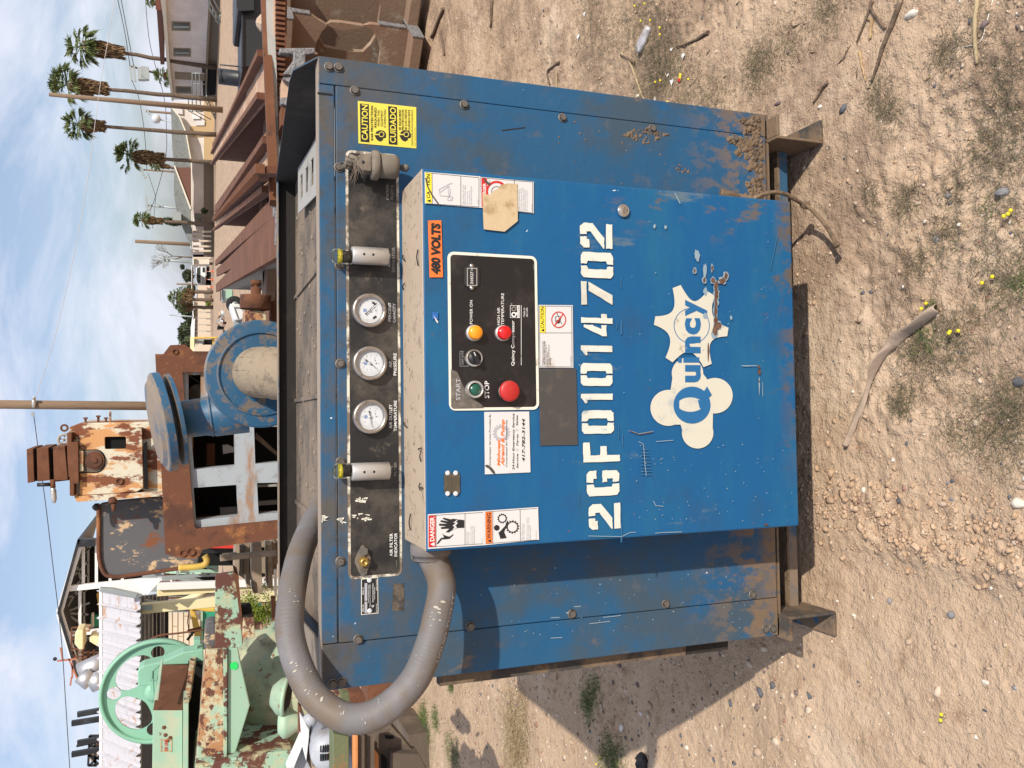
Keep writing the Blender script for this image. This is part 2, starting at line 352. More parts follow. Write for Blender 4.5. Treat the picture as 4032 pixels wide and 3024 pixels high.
# bolts
mb = MB(); mb.lathe((0, 0, 0), (0, -1, 0), [(.0001, 0), (.0115, 0), (.0115, .0015), (.0085, .0022)], 'bolt', n=18)
hx = [(.0078*cos(pi/3*k), 0, .0078*sin(pi/3*k)) for k in range(6)]; mb.prism([(x, -.0075, z) for x, y, z in hx], (0, .007, 0), 'bolt')
bolt0 = mb.build('bolt', comp, loc=None); bolt0.data.transform(Matrix.Translation(wloc(comp)))
BR = (0, 0, atan2(E1.y, E1.x))
bl = [(1309, 2692), (1345, 2686), (1410, 2517), (1851, 2466), (2251, 2417), (2620, 2378), (2962, 2341), (3012, 2477), (3040, 2475), (1340, 2210), (1341, 1819),
      (1339, 1432), (1336, 1044), (1334, 659), (1396, 358), (1827, 413), (2214, 464), (2568, 507), (2893, 545), (1295, 264), (1332, 267), (1643, 2189)]
for i, (x, y) in enumerate(bl):
    p = CAB.px(x, y, .003 if i not in (0, 1, 7, 8, 19, 20) else .0)
    if i == 0: bolt0.location = p-wloc(comp); bolt0.rotation_euler = BR
    else: inst(bolt0, p, comp, (BR[0], BR[1]+rnd.uniform(0, 1), BR[2]), (1.35,)*3 if i == 21 else None)

# dried mud clods on the front sheet, lower right
mb = MB()
def clod(mb, p, r, m, squash=.6, nrm=None):
    nrm = nrm or EN; t = nrm.cross(Vector((0, 0, 1))).normalized(); b = t.cross(nrm); vs = []
    for k in range(7):
        a = 2*pi*k/7; q = r*rnd.uniform(.7, 1.25); vs.append(p+(t*cos(a)+b*sin(a))*q-nrm*.001)
    for k in range(5):
        a = 2*pi*k/5+.4; q = r*rnd.uniform(.35, .7); vs.append(p+(t*cos(a)+b*sin(a))*q+nrm*r*squash*rnd.uniform(.6, 1.1))
    fs = [(7, 8, 9, 10, 11)]
    for k in range(7): j = int(k*5/7); j2 = int(((k+1) % 7)*5/7); fs.append((k, (k+1) % 7, 7+j2, 7+j) if j != j2 else (k, (k+1) % 7, 7+j))
    mb.add(vs, fs, m, True)
def muddy(x0, y0, x1, y1, n, pl=CAB, shape=None, r=(.003, .010)):
    for i in range(n):
        x = rnd.uniform(x0, x1); y = rnd.uniform(y0, y1)
        if shape and not shape(x, y): continue
        clod(mb, pl.px(x, y, .003), rnd.uniform(*r)*(rnd.random()**1.2*.8+.3), 'mud')
muddy(2870, 540, 3000, 780, 900, shape=lambda x, y: (x-2870) > 110-abs(y-690)*.8+18*sin(y/9))
muddy(2905, 460, 2990, 540, 130, shape=lambda x, y: (x-2905) > 30+22*sin(y/7))
muddy(2450, 505, 2640, 585, 240, shape=lambda x, y: abs((x-2545)/95)+abs((y-532)/40) < 1, r=(.0025, .006))
muddy(2650, 640, 2735, 690, 80, shape=lambda x, y: abs((x-2690)/42)+abs((y-665)/26) < 1, r=(.002, .005))
muddy(2100, 480, 3000, 760, 60, r=(.0015, .004))
stuff(mb.build('dried_mud', comp, fix=False))
# paint scuffs
mb = MB()
def scuff(pl, pts, wpx, m, n):
    for (x0, y0), (x1, y1) in zip(pts[:-1], pts[1:]):
        dx, dy = x1-x0, y1-y0; L = math.hypot(dx, dy) or 1; nx, ny = -dy/L*wpx/2, dx/L*wpx/2
        mb.poly([pl.px(x0+nx, y0+ny, n), pl.px(x1+nx, y1+ny, n), pl.px(x1-nx, y1-ny, n), pl.px(x0-nx, y0-ny, n)], m)
scuff(CAB, zz(1900, 0, [(140, 948), (200, 940), (310, 926)]), 5, 'ink_black', .0035)
for a in ([(310, 716), (395, 712)], [(310, 568), (375, 566)], [(478, 488), (530, 485)], [(690, 566), (820, 552)], [(590, 612), (740, 595)]): scuff(CAB, zz(2000, 2124, a), 3, 'scratch_white', .0036)
for i in range(45):
    x = rnd.uniform(1650, 2950); y = rnd.uniform(2210, 2520-(x-1650)*.02); L = rnd.choice([2, 3, 4, 6]); scuff(CAB, [(x, y), (x+L, y+rnd.uniform(-2, 2))], rnd.uniform(2, 5), 'scratch_white', .0036)
stuff(mb.build('paint_scuff', comp))

# ---------------- gauge plate
q = [(1371, 2279), (1358, 597), (1570, 606), (1580, 2266)]
A = [CAB.az(CAB.px(*p)) for p in q]; a0 = (A[0][0]+A[3][0])/2; a1 = (A[1][0]+A[2][0])/2; z1 = (A[0][1]+A[1][1])/2; z0 = (A[2][1]+A[3][1])/2
print('gauge plate', a0, z0, a1, z1)
mb = MB(); mb.prism([CAB.at(a, z, .0042) for a, z in rrect(a0, z0, a1, z1, .014)], -EN*.0011, 'cream_line')
b = .0058; mb.prism([CAB.at(a, z, .0046) for a, z in rrect(a0+b, z0+b, a1-b, z1-b, .009)], -EN*.0003, 'black_plate')
def T(x0, x1, y0, y1, t, m='ink_white', n=.005, bold=.012, **k): text(mb, CAB, t, x0, x1, y0, y1, m, n, bold, **k)
def G(a): return 1100+a/1.8433
def Gy(a, o=1500): return o+a/1.8433
T(G(800), G(822), Gy(1273), Gy(1105), 'AIR FILTER'); T(G(833), G(855), Gy(1273), Gy(1103), 'INDICATOR')
T(G(845), G(853), Gy(1350), Gy(1300), '141042', 'ink_faded')
T(G(797), G(818), Gy(345), Gy(170), 'AIR OUTLET'); T(G(830), G(852), Gy(365), Gy(142), 'TEMPERATURE')
T(G(805), G(820), Gy(668), Gy(612), 'OIL', 'ink_faded'); T(G(832), G(850), Gy(690), Gy(588), 'FILTER', 'ink_faded')
T(G(795), G(816), Gy(1193, 800), Gy(1143, 800), 'AIR'); T(G(827), G(850), Gy(1250, 800), Gy(1088, 800), 'PRESSURE')
T(G(790), G(810), Gy(858, 800), Gy(722, 800), 'PERCENT'); T(G(822), G(843), Gy(865, 800), Gy(727, 800), 'CAPACITY', 'ink_grey')
T(G(788), G(804), Gy(465, 800), Gy(365, 800), 'AIR/OIL', 'ink_grey'); T(G(816), G(838), Gy(502, 800), Gy(320, 800), 'SEPARATOR', 'ink_faded')
T(900+1143/1.8433, 900+1162/1.8433, 1450/1.8433, 1330/1.8433, 'DIFFER.', 'ink_faded'); T(900+1176/1.8433, 900+1196/1.8433, 1450/1.8433, 1340/1.8433, 'PILOT V.', 'ink_faded')
for x, y, L in ((570, 860, 95), (590, 985, 150), (430, 1005, 60), (310, 995, 25)):
    for i in range(14):
        px_, py_ = G(x+rnd.gauss(0, L/4)), Gy(y+rnd.gauss(0, 12)); L2 = rnd.uniform(4, 22)
        mb.poly([CAB.px(px_, py_, .0052), CAB.px(px_+L2, py_+rnd.uniform(-3, 3), .0052), CAB.px(px_+L2*.8, py_+rnd.uniform(3, 9), .0052), CAB.px(px_+2, py_+rnd.uniform(2, 7), .0052)], 'cream_clean')
gp_ = mb.build('gauge_plate', comp)

# ---------------- pressure gauges
def gauge(x, y, kind):
    ctr = CAB.px(x, y, .0045); g = MB()
    R = .0385
    g.lathe(ctr, EN, [(.030, 0), (R-.002, .0), (R, .006), (R, .016), (R-.001, .020), (R-.0045, .0215), (R-.009, .0195), (R-.010, .015)], 'bezel_steel', n=48)
    g = g.build('pressure_gauge', comp)
    d = MB(); ez = Vector((0, 0, 1)); f0 = ctr+EN*.012
    d.prism([f0+E1*(.0298*cos(2*pi*k/40))+ez*(.0298*sin(2*pi*k/40)) for k in range(40)], -EN*.001, 'dial_white')
    for k in range(41 if kind else 0):
        a = radians(225-270*k/40); L = .0035 if k % 5 == 0 else .002; rr = .0255; dr = E1*cos(a)+ez*sin(a); tt = E1*-sin(a)+ez*cos(a); c0 = f0+EN*.0002+dr*rr
        d.poly([c0+tt*.00022, c0+tt*-.00022, c0-dr*L+tt*-.00022, c0-dr*L+tt*.00022], 'ink_black')
    for k in range(32):
        a = radians(225-270*k/32); a2 = radians(225-270*(k+1)/32); r1_, r2_ = .0205, .0209
        dd = lambda q, r: f0+EN*.0002+(E1*cos(q)+ez*sin(q))*r
        d.poly([dd(a, r1_), dd(a2, r1_), dd(a2, r2_), dd(a, r2_)], 'ink_grey')
    def tx(s, u, v, h, m='ink_black'):
        vs, fs = glyphs(s, .0); wd = max(q.x for q in vs); k = h/.73
        d.add([f0+EN*.0003+E1*(u-wd*k/2+q.x*k)+ez*(v-h/2+q.y*k) for q in vs], fs, m)
    if kind == 1:
        for i, s in enumerate(['0', '20', '40', '60', '80', '100', '120']): a = radians(225-270*i/6); tx(s, .0232*cos(a)*.72, .0232*sin(a)*.72, .0030, 'ink_grey')
        tx('°C', .0, -.012, .003, 'ink_grey'); tx('°F', 0, -.019, .003, 'ink_grey')
    elif kind == 2:
        for i, s in enumerate(['0', '250', '500', '750', '1000', '1250', '1500', '1750', '2000']): a = radians(225-270*i/8); tx(s, .016*cos(a), .016*sin(a), .0028, 'ink_grey')
        tx('kPa', 0, -.014, .0028, 'ink_grey'); tx('PSI', 0, -.020, .0028, 'ink_grey')
    else:
        for a0_, a1_, r0_ in ((205, 232, .017), (-20, -48, .017)):
            n_ = 6; I = [f0+EN*.0003+(E1*cos(radians(a0_+(a1_-a0_)*i/n_))+ez*sin(radians(a0_+(a1_-a0_)*i/n_)))*r for r in (r0_, r0_+.005) for i in range(n_+1)]
            d.add(I, [(i, i+1, i+n_+2, i+n_+1) for i in range(n_)], 'ink_black')
        for i, s in enumerate(['0', '20', '40', '60', '80', '100']): a = radians(225-270*i/5); tx(s, .0225*cos(a), .0225*sin(a), .0026, 'ink_grey')
        tx('% CAPACITY', 0, -.017, .0022, 'ink_grey')
    # maker's round mark
    c1 = f0+EN*.0004+ez*.0095
    for r0_, r1_ in ((.0030, .0040),):
        I = [c1+(E1*cos(2*pi*i/20)+ez*sin(2*pi*i/20))*r for r in (r0_, r1_) for i in range(20)]
        d.add(I, [(i, (i+1) % 20, 20+(i+1) % 20, 20+i) for i in range(20)], 'ink_blue')
    d.poly([c1+E1*-.0024+ez*.0016, c1+E1*.0024+ez*.0016, c1-ez*.0026], 'ink_blue')
    for u in (-.005, .0): d.prism([f0+EN*.0006+ez*(-.0145)+E1*(u*0+(.006 if u else -.0))+(E1*cos(2*pi*i/10)+ez*sin(2*pi*i/10))*.0011+ez*(.0025 if u else 0) for i in range(10)], -EN*.0003, 'ink_black')
    d = d.build('dial', g)
    ne = MB(); a = radians({1: 190, 2: -128, 3: -45}[kind]); dr = E1*cos(a)+ez*sin(a); tt = E1*-sin(a)+ez*cos(a); c2 = f0+EN*.0035
    ne.prism([c2+dr*.024+tt*.0003, c2+dr*.024-tt*.0003, c2-tt*.0008, c2-dr*.009-tt*.0009, c2-dr*.013-tt*.0022, c2-dr*.013+tt*.0022, c2-dr*.009+tt*.0009, c2+tt*.0008], -EN*.0004, 'ink_black')
    ne.lathe(c2-EN*.001, EN, [(.0001, 0), (.0028, 0), (.0028, .0018), (.0001, .002)], 'chrome', n=16)
    ne.build('needle', g)
gauge(1450, 1225, 3); gauge(1452, 1432, 2); gauge(1453, 1641, 1)

# ---------------- the two pop-up filter indicators
def indicator(xt, xb, y, capx, nm):
    t = CAB.px(xt, y, .034); b_ = CAB.px(xb, y, .034); h = (t-b_).z; m_ = MB()
    m_.lathe(b_, (0, 0, 1), [(.0001, 0), (.0170, 0), (.0195, .001), (.0195, h-.004), (.018, h), (.0001, h)], 'alu', n=12 if False else 32)
    for z in (.45, .70): m_.lathe(b_+EN*.0192+Vector((0, 0, h*z)), EN, [(.0001, .0006), (.0028, .0006), (.0028, -.001)], 'ink_black', n=12)
    m_.box(b_-EN*.016+Vector((0, 0, h*.45)), E1*.02, EN*.024, (0, 0, .03), 'bolt')
    o = m_.build('filter_indicator', comp)
    hc = (CAB.px(capx, y, .034)-t).z; c = MB(); t0 = t
    c.lathe(t0, (0, 0, 1), [(.0165, 0), (.0165, hc-.006), (.0145, hc-.0015), (.009, hc), (.0001, hc)], 'clear_cap', n=28)
    c.build('clear_cap', o)
    y_ = MB(); y_.lathe(t0+Vector((0, 0, hc*.50)), (0, 0, 1), [(.0001, 0), (.0125, 0), (.0125, .0075), (.0001, .0075)], 'band_yellow', n=24)
    y_.lathe(t0+Vector((0, 0, 0)), (0, 0, 1), [(.0001, 0), (.010, 0), (.010, hc*.48), (.0001, hc*.48)], 'dark_inside', n=20)
    y_.build('indicator_band', o)
indicator(1384, 1527, 1012, 1308, 's'); indicator(1383, 1533, 1853, 1313, 'o')

# ---------------- air filter fitting, left of the plate
f = MB(); c = CAB.px(1428, 2208, .005); ez = Vector((0, 0, 1)); pts = []
for k in range(28):
    t = 2*pi*k/28; r = .016+.019*abs(cos(t))**3; pts.append(c+EN*.006+E1*r*cos(t)+ez*(.0175 if abs(sin(t)) > .98 else .016+.002*abs(sin(t)))*sin(t))
f.prism(pts, -EN*.006, 'valve')
fit = f.build('fitting_flange', comp, bevel=.001)
for s_, k in ((1, 1.35), (-1, 1.1)):
    h = MB(); cc = c+E1*s_*.0225+EN*.006; h.prism([cc+EN*.007+(E1*cos(pi/3*i)+ez*sin(pi/3*i))*.0095*k*.8 for i in range(6)], -EN*.007, 'bolt'); h.build('hex_head', fit)
h = MB(); cc = c+EN*.006; h.prism([cc+EN*.012+(E1*cos(pi/3*i+.3)+ez*sin(pi/3*i+.3))*.0115 for i in range(6)], -EN*.012, 'brass'); h.lathe(cc+EN*.012, EN, [(.0095, 0), (.0085, .006), (.004, .006), (.004, .001), (.0001, .001)], 'brass', n=20); h.build('brass_nipple', fit)

# ---------------- pilot valve at the right of the plate
v = MB(); cb = CAB.px(1520, 655, .05)
top = CAB.px(1478, 655, .05).z; bot = CAB.px(1568, 655, .05).z
v.lathe((cb.x, cb.y, bot), (0, 0, 1), [(.0001, 0), (.018, 0), (.024, .002), (.0265, .012), (.0265, top-bot), (.0001, top-bot)], 'valve', n=32)
v = v.build('pilot_valve', comp)
f = MB(); f.lathe((cb.x, cb.y, top), (0, 0, 1), [(.0001, -.006), (.031, -.006), (.0325, -.004), (.0325, .006), (.030, .009), (.012, .012), (.0001, .012)], 'valve', n=36); f.build('cover_flange', v)
f = MB(); f.lathe((cb.x, cb.y, bot), (0, 0, 1), [(.0001, 0), (.006, 0), (.006, -.010), (.0085, -.010), (.0085, -.020), (.004, -.024), (.0001, -.024)], 'valve', n=12); f.build('drain_stub', v)
f = MB(); z0_ = top+.012
f.prism([Vector((cb.x, cb.y, z0_))+EN*.016+E1*a+Vector((0, 0, b)) for a, b in ((-.018, 0), (.018, 0), (.018, .022), (.010, .032), (-.006, .032), (-.018, .020))], -EN*.03, 'valve')
f.lathe(Vector((cb.x, cb.y, z0_+.018))+EN*.0165, EN, [(.0001, .0005), (.004, .0005), (.004, -.001)], 'ink_black', n=12); f.build('bracket', v, bevel=.002)
f = MB(); f.tube([Vector((cb.x, cb.y, z0_+.026)), Vector((cb.x, cb.y, z0_+.05))+E1*.004, Vector((cb.x, cb.y, z0_+.056))-E1*.002-EN*.012, CAB.px(1400, 660, .0)], [.008, .0075, .0075, .009], 'valve', n=12); f.build('pipe_elbow', v)
f = MB(); p0 = Vector((cb.x, cb.y, z0_+.032))+EN*.004; f.tube([p0+E1*-.012, p0+E1*.008+EN*.01, p0+E1*.014+Vector((0, 0, .012))], .0055, 'valve', n=10)
for k in range(14): 
    a = p0+Vector((rnd.uniform(-.01, .01), -.012, rnd.uniform(-.01, .01))); f.tube([a, a-E1*rnd.uniform(.02, .05)+Vector((0, 0, rnd.uniform(-.02, .03)))], .0004, 'tray_dust', n=4)
f.build('adjusting_screw', v)

# ---------------- maker's plate and tape residue
pl_ = MB(); quadpx(pl_, CAB, zz(1000, 2124, [(778, 548), (778, 285), (900, 272), (903, 536)]), 'cream_clean', .0042)
mb = pl_
quadpx(pl_, CAB, zz(1000, 2124, [(783, 543), (783, 291), (895, 279), (898, 531)]), 'ink_black', .0045, .0003)
quadpx(pl_, CAB, zz(1000, 2124, [(803, 535), (803, 452), (822, 451), (822, 534)]), 'ink_grey', .0048, .0003)
quadpx(pl_, CAB, zz(1000, 2124, [(803, 446), (803, 318), (822, 317), (822, 445)]), 'ink_grey', .0048, .0003)
def PT(x0, x1, y0, y1, t): text(mb, CAB, t, 1000+x0/1.8433, 1000+x1/1.8433, 2124+y0/1.8433, 2124+y1/1.8433, 'ink_white', .005, .01)
PT(787, 797, 525, 470, 'SERIAL NO.'); PT(787, 797, 400, 345, 'MODEL NO.'); PT(828, 834, 460, 330, 'WHEN ORDERING PARTS'); PT(839, 845, 490, 325, 'INCLUDE ALL OF THE ABOVE NUMBERS')
PT(857, 867, 455, 320, 'Quincy Compressor Division'); PT(872, 878, 435, 345, 'COLTEC INDUSTRIES'); PT(886, 892, 525, 465, 'MADE IN USA'); PT(886, 892, 370, 290, 'QUINCY ILLINOIS')
text(mb, CAB, 'Q', 1000+853/1.8433, 1000+868/1.8433, 2124+492/1.8433, 2124+476/1.8433, 'ink_white', .005, .03)
mk = pl_.build('maker_plate', comp)
for x, y in ((838, 296), (840, 518)): rv = MB(); rv.lathe(CAB.px(1000+x/1.8433, 2124+y/1.8433, .0048), EN, [(.0055, 0), (.005, .0012), (.003, .002), (.0001, .0014)], 'dial_white', n=16); rv.build('rivet', mk)
rs = MB(); pts = []
for (x0, y0), (x1, y1) in zip([(1010, 322), (1088, 318), (1087, 518), (1004, 524)], [(1088, 318), (1087, 518), (1004, 524), (1010, 322)]):
    for k in range(8): t = k/8; pts.append((x0+(x1-x0)*t+rnd.uniform(-4, 4), y0+(y1-y0)*t+rnd.uniform(-4, 4)))
rs.prism([CAB.px(x, y, .0042) for x, y in zz(1000, 2124, pts)], -EN*.0011, 'residue'); rs.build('tape_residue', comp)

# ---------------- yellow ear protection sign
mb = MB(); quadpx(mb, CAB, zz(900, 0, [(943, 1040), (938, 732), (1362, 778), (1363, 1077)]), 'sign_yellow', .0042)
def ET(x0, x1, y0, y1, t, m='ink_black', n=.0052, bold=.02): text(mb, CAB, t, 900+x0/1.8433, 900+x1/1.8433, y0/1.8433, y1/1.8433, m, n, bold, dx=(y0-y1)/1.8433*-.0)
quadpx(mb, CAB, zz(900, 0, [(958, 1028), (953, 750), (1018, 757), (1023, 1034)]), 'ink_black', .0045, .0003)
quadpx(mb, CAB, zz(900, 0, [(1163, 1047), (1158, 770), (1222, 777), (1226, 1052)]), 'ink_black', .0045, .0003)
ET(965, 1009, 1018, 762, 'CAUTION', 'sign_yellow'); ET(1170, 1213, 1038, 783, 'CUIDADO', 'sign_yellow')
ET(1032, 1048, 1018, 768, 'EAR PROTECTION'); ET(1057, 1073, 925, 780, 'REQUIRED', bold=.01)
for x, a, b_, t in ((1080, 918, 800, 'WHEN THIS'), (1103, 915, 800, 'EQUIPMENT'), (1126, 925, 795, 'IS OPERATING')): ET(x, x+16, a, b_, t, bold=.0)
for x, a, b_, t in ((1235, 945, 795, 'SE REQUIERE'), (1256, 945, 795, 'PROTECCION'), (1278, 950, 795, 'DE LOS OIDOS'), (1302, 950, 797, 'CUANDO ESTE')): ET(x, x+15, a, b_, t, bold=.01)
ET(1326, 1338, 1055, 797, 'EQUIPO ESTA EN FUNCIONAMIENTO', bold=.0); ET(1350, 1355, 1060, 925, 'NMC REORDER 0000', bold=0)
for x0 in (1060, 1240):   # head with ear muff
    H_ = [(x0, 985), (x0+12, 955), (x0+40, 944), (x0+70, 950), (x0+84, 972), (x0+82, 1000), (x0+62, 1004), (x0+60, 1018), (x0+50, 1020), (x0+48, 1028), (x0+26, 1022), (x0+12, 1008)]
    mb.poly([CAB.px(x, y, .0047) for x, y in zz(900, 0, H_)], 'ink_black')
    quadpx(mb, CAB, zz(900, 0, [(x0+3, 980), (x0+3, 972), (x0+32, 972), (x0+32, 980)]), 'sign_yellow', .005, .0002)
    ring = lambda r: [CAB.px(900+(x0+50+r*cos(2*pi*k/18))/1.8433, (975+r*sin(2*pi*k/18))/1.8433, .0050) for k in range(18)]
    a_, b2 = ring(20), ring(15); mb.add(a_+b2, [(k, (k+1) % 18, 18+(k+1) % 18, 18+k) for k in range(18)], 'sign_yellow')
mb.build('ear_protection_sign', comp)
# ---------------- control box
def BP(a, z, n=0): return BOX.at(a, z, n)
bA0, bA1, bZ0, bZ1 = -.344, .450, .231, 1.162
bN = BOX.n; bE = BOX.e
back_n = -(.195-.004)
mb = MB(); mb.box(BOX.at((bA0+bA1)/2, (bZ0+bZ1)/2, back_n/2-.001), bE*(bA1-bA0), bN*(-back_n-.002), (0, 0, bZ1-bZ0), 'box_blue')
cbx = mb.build('control_box', comp, bevel=.004)
mb = MB()
for i in range(110):
    a = rnd.uniform(bA0+.01, bA1-.01); n = -rnd.random()**.7*.17-.006; r = rnd.uniform(.0015, .005)
    mb.lathe(BOX.at(a, bZ1-.0005, n), (0, 0, 1), [(r, 0), (r*.7, r*.25), (.0003, r*.35)], 'tray_dust', n=6)
for i in range(9):
    a = rnd.uniform(bA0+.02, bA1-.02); n = rnd.choice([-.16, -.12, -.03, -.02]); c_ = BOX.at(a, bZ1+.003, n); ang = rnd.uniform(0, pi); d = Vector((cos(ang), sin(ang), 0))*rnd.uniform(.008, .02)
    mb.tube([c_-d, c_+Vector((0, 0, .003)), c_+d*.9], .0015, 'dark_inside', n=5)
stuff(mb.build('dirt_crumbs', cbx, fix=False))
def BT(mb, rx, ry, x0, x1, y0, y1, t, m='ink_black', n=.0022, bold=.01, slant=0):
    text(mb, BOX, t, rx+x0/1.8433, rx+x1/1.8433, ry+y0/1.8433, ry+y1/1.8433, m, n, bold, slant)
def Q(mb, rx, ry, pts, m, n=.001, th=.0006): quadpx(mb, BOX, zz(rx, ry, pts), m, n, th)
def ring(mb, rx, ry, cx, cy, r0, r1, m, n, k=28, ex=1.0):
    a_, b_ = [[BOX.px(rx+(cx+r*cos(2*pi*i/k))/1.8433, ry+(cy+ex*r*sin(2*pi*i/k))/1.8433, n) for i in range(k)] for r in (r0, r1)]
    mb.add(a_+b_, [(i, (i+1) % k, k+(i+1) % k, k+i) for i in range(k)], m)
def disc(mb, rx, ry, cx, cy, r, m, n, k=28, ex=1.0):
    mb.poly([BOX.px(rx+(cx+r*cos(2*pi*i/k))/1.8433, ry+(cy+ex*r*sin(2*pi*i/k))/1.8433, n) for i in range(k)], m)
def gear(mb, rx, ry, cx, cy, r, hole, m, n, teeth=12, ph=0):
    k = teeth*4; o = [BOX.px(rx+(cx+(r if (i//2) % 2 else r*.82)*cos(2*pi*i/k+ph))/1.8433, ry+(cy+(r if (i//2) % 2 else r*.82)*sin(2*pi*i/k+ph))/1.8433, n) for i in range(k)]
    h = [BOX.px(rx+(cx+hole*cos(2*pi*i/k+ph))/1.8433, ry+(cy+hole*sin(2*pi*i/k+ph))/1.8433, n) for i in range(k)]
    mb.add(o+h, [(i, (i+1) % k, k+(i+1) % k, k+i) for i in range(k)], m)
FX, FY = 1100, 800
# control panel face
qd = [BOX.az(BOX.px(*p)) for p in ((1766, 1614), (1763, 991), (2115, 1009), (2120, 1616))]
a0 = (qd[0][0]+qd[3][0])/2; a1 = (qd[1][0]+qd[2][0])/2; z1 = (qd[0][1]+qd[1][1])/2; z0 = (qd[2][1]+qd[3][1])/2
print('ctl', a0, z0, a1, z1)
mb = MB(); mb.prism([BP(a, z, .0012) for a, z in rrect(a0, z0, a1, z1, .014)], -bN*.0012, 'cream_clean')
b = .0062; mb.prism([BP(a, z, .0016) for a, z in rrect(a0+b, z0+b, a1-b, z1-b, .008)], -bN*.0004, 'black_panel')
mat('scuffed_panel', (.10, .085, .07), [((.2, .17, .14), [('n', 20, .45, .65)])], rough=.8)
mb.poly([BOX.px(x, y, .0019) for x, y in zz(FX, FY, [(1245, 1205), (1290, 1225), (1335, 1330), (1390, 1400), (1470, 1465), (1485, 1488), (1262, 1492), (1247, 1478)])], 'scuffed_panel')
def CT(*a, **k): BT(mb, FX, FY, *a, **k)
CT(1281, 1313, 1430, 1272, 'START', 'ink_grey', bold=.01); CT(1488, 1522, 1415, 1290, 'STOP', 'ink_white', bold=.01)
CT(1381, 1402, 878, 705, 'POWER ON', 'ink_white', bold=0); CT(1580, 1601, 884, 757, 'HIGH AIR', 'ink_white', bold=0); CT(1609, 1630, 884, 653, 'TEMPERATURE', 'ink_white', bold=0)
CT(1682, 1705, 1180, 852, 'Quincy Compressor', 'ink_white', bold=.012); CT(1769, 1783, 825, 760, 'Made in', 'ink_white', bold=0); CT(1789, 1803, 825, 758, 'the USA', 'ink_white', bold=0)
CT(1322, 1335, 1172, 1080, 'CONT. AUTO', 'ink_grey', bold=0); CT(1338, 1350, 1140, 1110, 'DUAL', 'ink_faded', bold=0); CT(1842, 1847, 480, 445, '122077', 'ink_grey', bold=0)
CT(1678, 1690, 738, 726, 'o', 'ink_grey', bold=0)
Q(mb, FX, FY, [(1754, 1176), (1754, 742), (1757, 742), (1757, 1176)], 'ink_white', .0020, .0002)
for p in ([(1310, 1184), (1310, 1074), (1312, 1074), (1312, 1184)], [(1310, 1184), (1310, 1182), (1372, 1182), (1372, 1184)], [(1370, 1184), (1370, 1174), (1372, 1174), (1372, 1184)], [(1310, 1076), (1310, 1074), (1340, 1074), (1340, 1076)]): Q(mb, FX, FY, p, 'ink_grey', .0020, .0002)
Q(mb, FX, FY, [(1675, 832), (1675, 742), (1745, 742), (1745, 832)], 'ink_white', .0020, .0002); Q(mb, FX, FY, [(1678, 829), (1678, 745), (1727, 745), (1727, 829)], 'black_panel', .0022, .0002)
CT(1684, 1718, 828, 790, 'Q', 'ink_white', n=.0025, bold=.05); CT(1684, 1718, 786, 750, 'Q', 'ink_faded', n=.0025, bold=.05); CT(1731, 1741, 826, 748, 'Quincy Quality', 'ink_black', n=.0025, bold=0)
cp = mb.build('control_panel', cbx)
def btn(name, x, y, prof, m, collar=None, k=28):
    c_ = BOX.px(FX+x/1.8433, FY+y/1.8433, .0016); g = MB(); g.lathe(c_, bN, prof, m, n=k); o = g.build(name, cbx)
    if collar: g = MB(); g.lathe(c_, bN, collar, 'alu', n=32); g.build('collar', o)
    return o, c_
btn('start_button', 1410, 1353, [(.0001, .012), (.0125, .012), (.013, .008)], 'knob_green', [(.0185, 0), (.018, .014), (.0165, .016), (.0140, .015), (.0132, .009)])
btn('stop_button', 1648, 1366, [(.0001, .026), (.018, .0255), (.0215, .023), (.0225, .018), (.020, .013), (.011, .011)], 'knob_red', [(.0175, 0), (.017, .010), (.010, .012)])
btn('amber_lamp', 1411, 943, [(.0001, .021), (.012, .020), (.0145, .017), (.015, .008)], 'lamp_amber', [(.0175, 0), (.017, .006), (.015, .007)])
btn('red_lamp', 1620, 944, [(.0001, .021), (.012, .020), (.0145, .017), (.015, .008)], 'lamp_red', [(.0175, 0), (.017, .006), (.015, .007)])
o, c_ = btn('selector_switch', 1410, 1125, [(.0001, .010), (.013, .010), (.0145, .006), (.0145, .003)], 'ink_black', [(.0185, 0), (.018, .007), (.0165, .0085), (.0145, .007)])
g = MB(); dr = (bE*cos(radians(205))+Vector((0, 0, 1))*sin(radians(205))); tt = bN.cross(dr); g.box(c_+bN*.014, dr*.030, tt*.0085, bN*.010, 'ink_black'); g.box(c_+bN*.0193+dr*-.008, dr*.009, tt*.0018, bN*.001, 'ink_white'); g.build('knob_handle', o, bevel=.001)
# hour meter
g = MB(); hexp = [(1397, 425), (1345, 468), (1345, 592), (1397, 638), (1455, 592), (1455, 468)]
g.prism([BOX.px(x, y, .005) for x, y in zz(FX, FY, hexp)], -bN*.0034, 'ink_black'); hm = g.build('hour_meter', cbx, bevel=.001)
g = MB(); Q(g, FX, FY, [(1362, 600), (1362, 470), (1436, 470), (1436, 600)], 'alu', .0062, .001); Q(g, FX, FY, [(1368, 594), (1368, 476), (1430, 476), (1430, 594)], 'ink_black', .0065, .0003)
Q(g, FX, FY, [(1382, 592), (1382, 496), (1412, 496), (1412, 592)], 'grey_patch', .0067, .0002)
BT(g, FX, FY, 1386, 1406, 586, 498, '344227', 'ink_white', .0071, .0); BT(g, FX, FY, 1390, 1404, 488, 480, 'h', 'ink_white', .0071, 0); g.build('counter_window', hm)
for y in (455, 614): g = MB(); g.lathe(BOX.px(FX+1396/1.8433, FY+y/1.8433, .005), bN, [(.0045, 0), (.004, .0015), (.0001, .0018)], 'chrome', n=14); g.build('screw', hm)

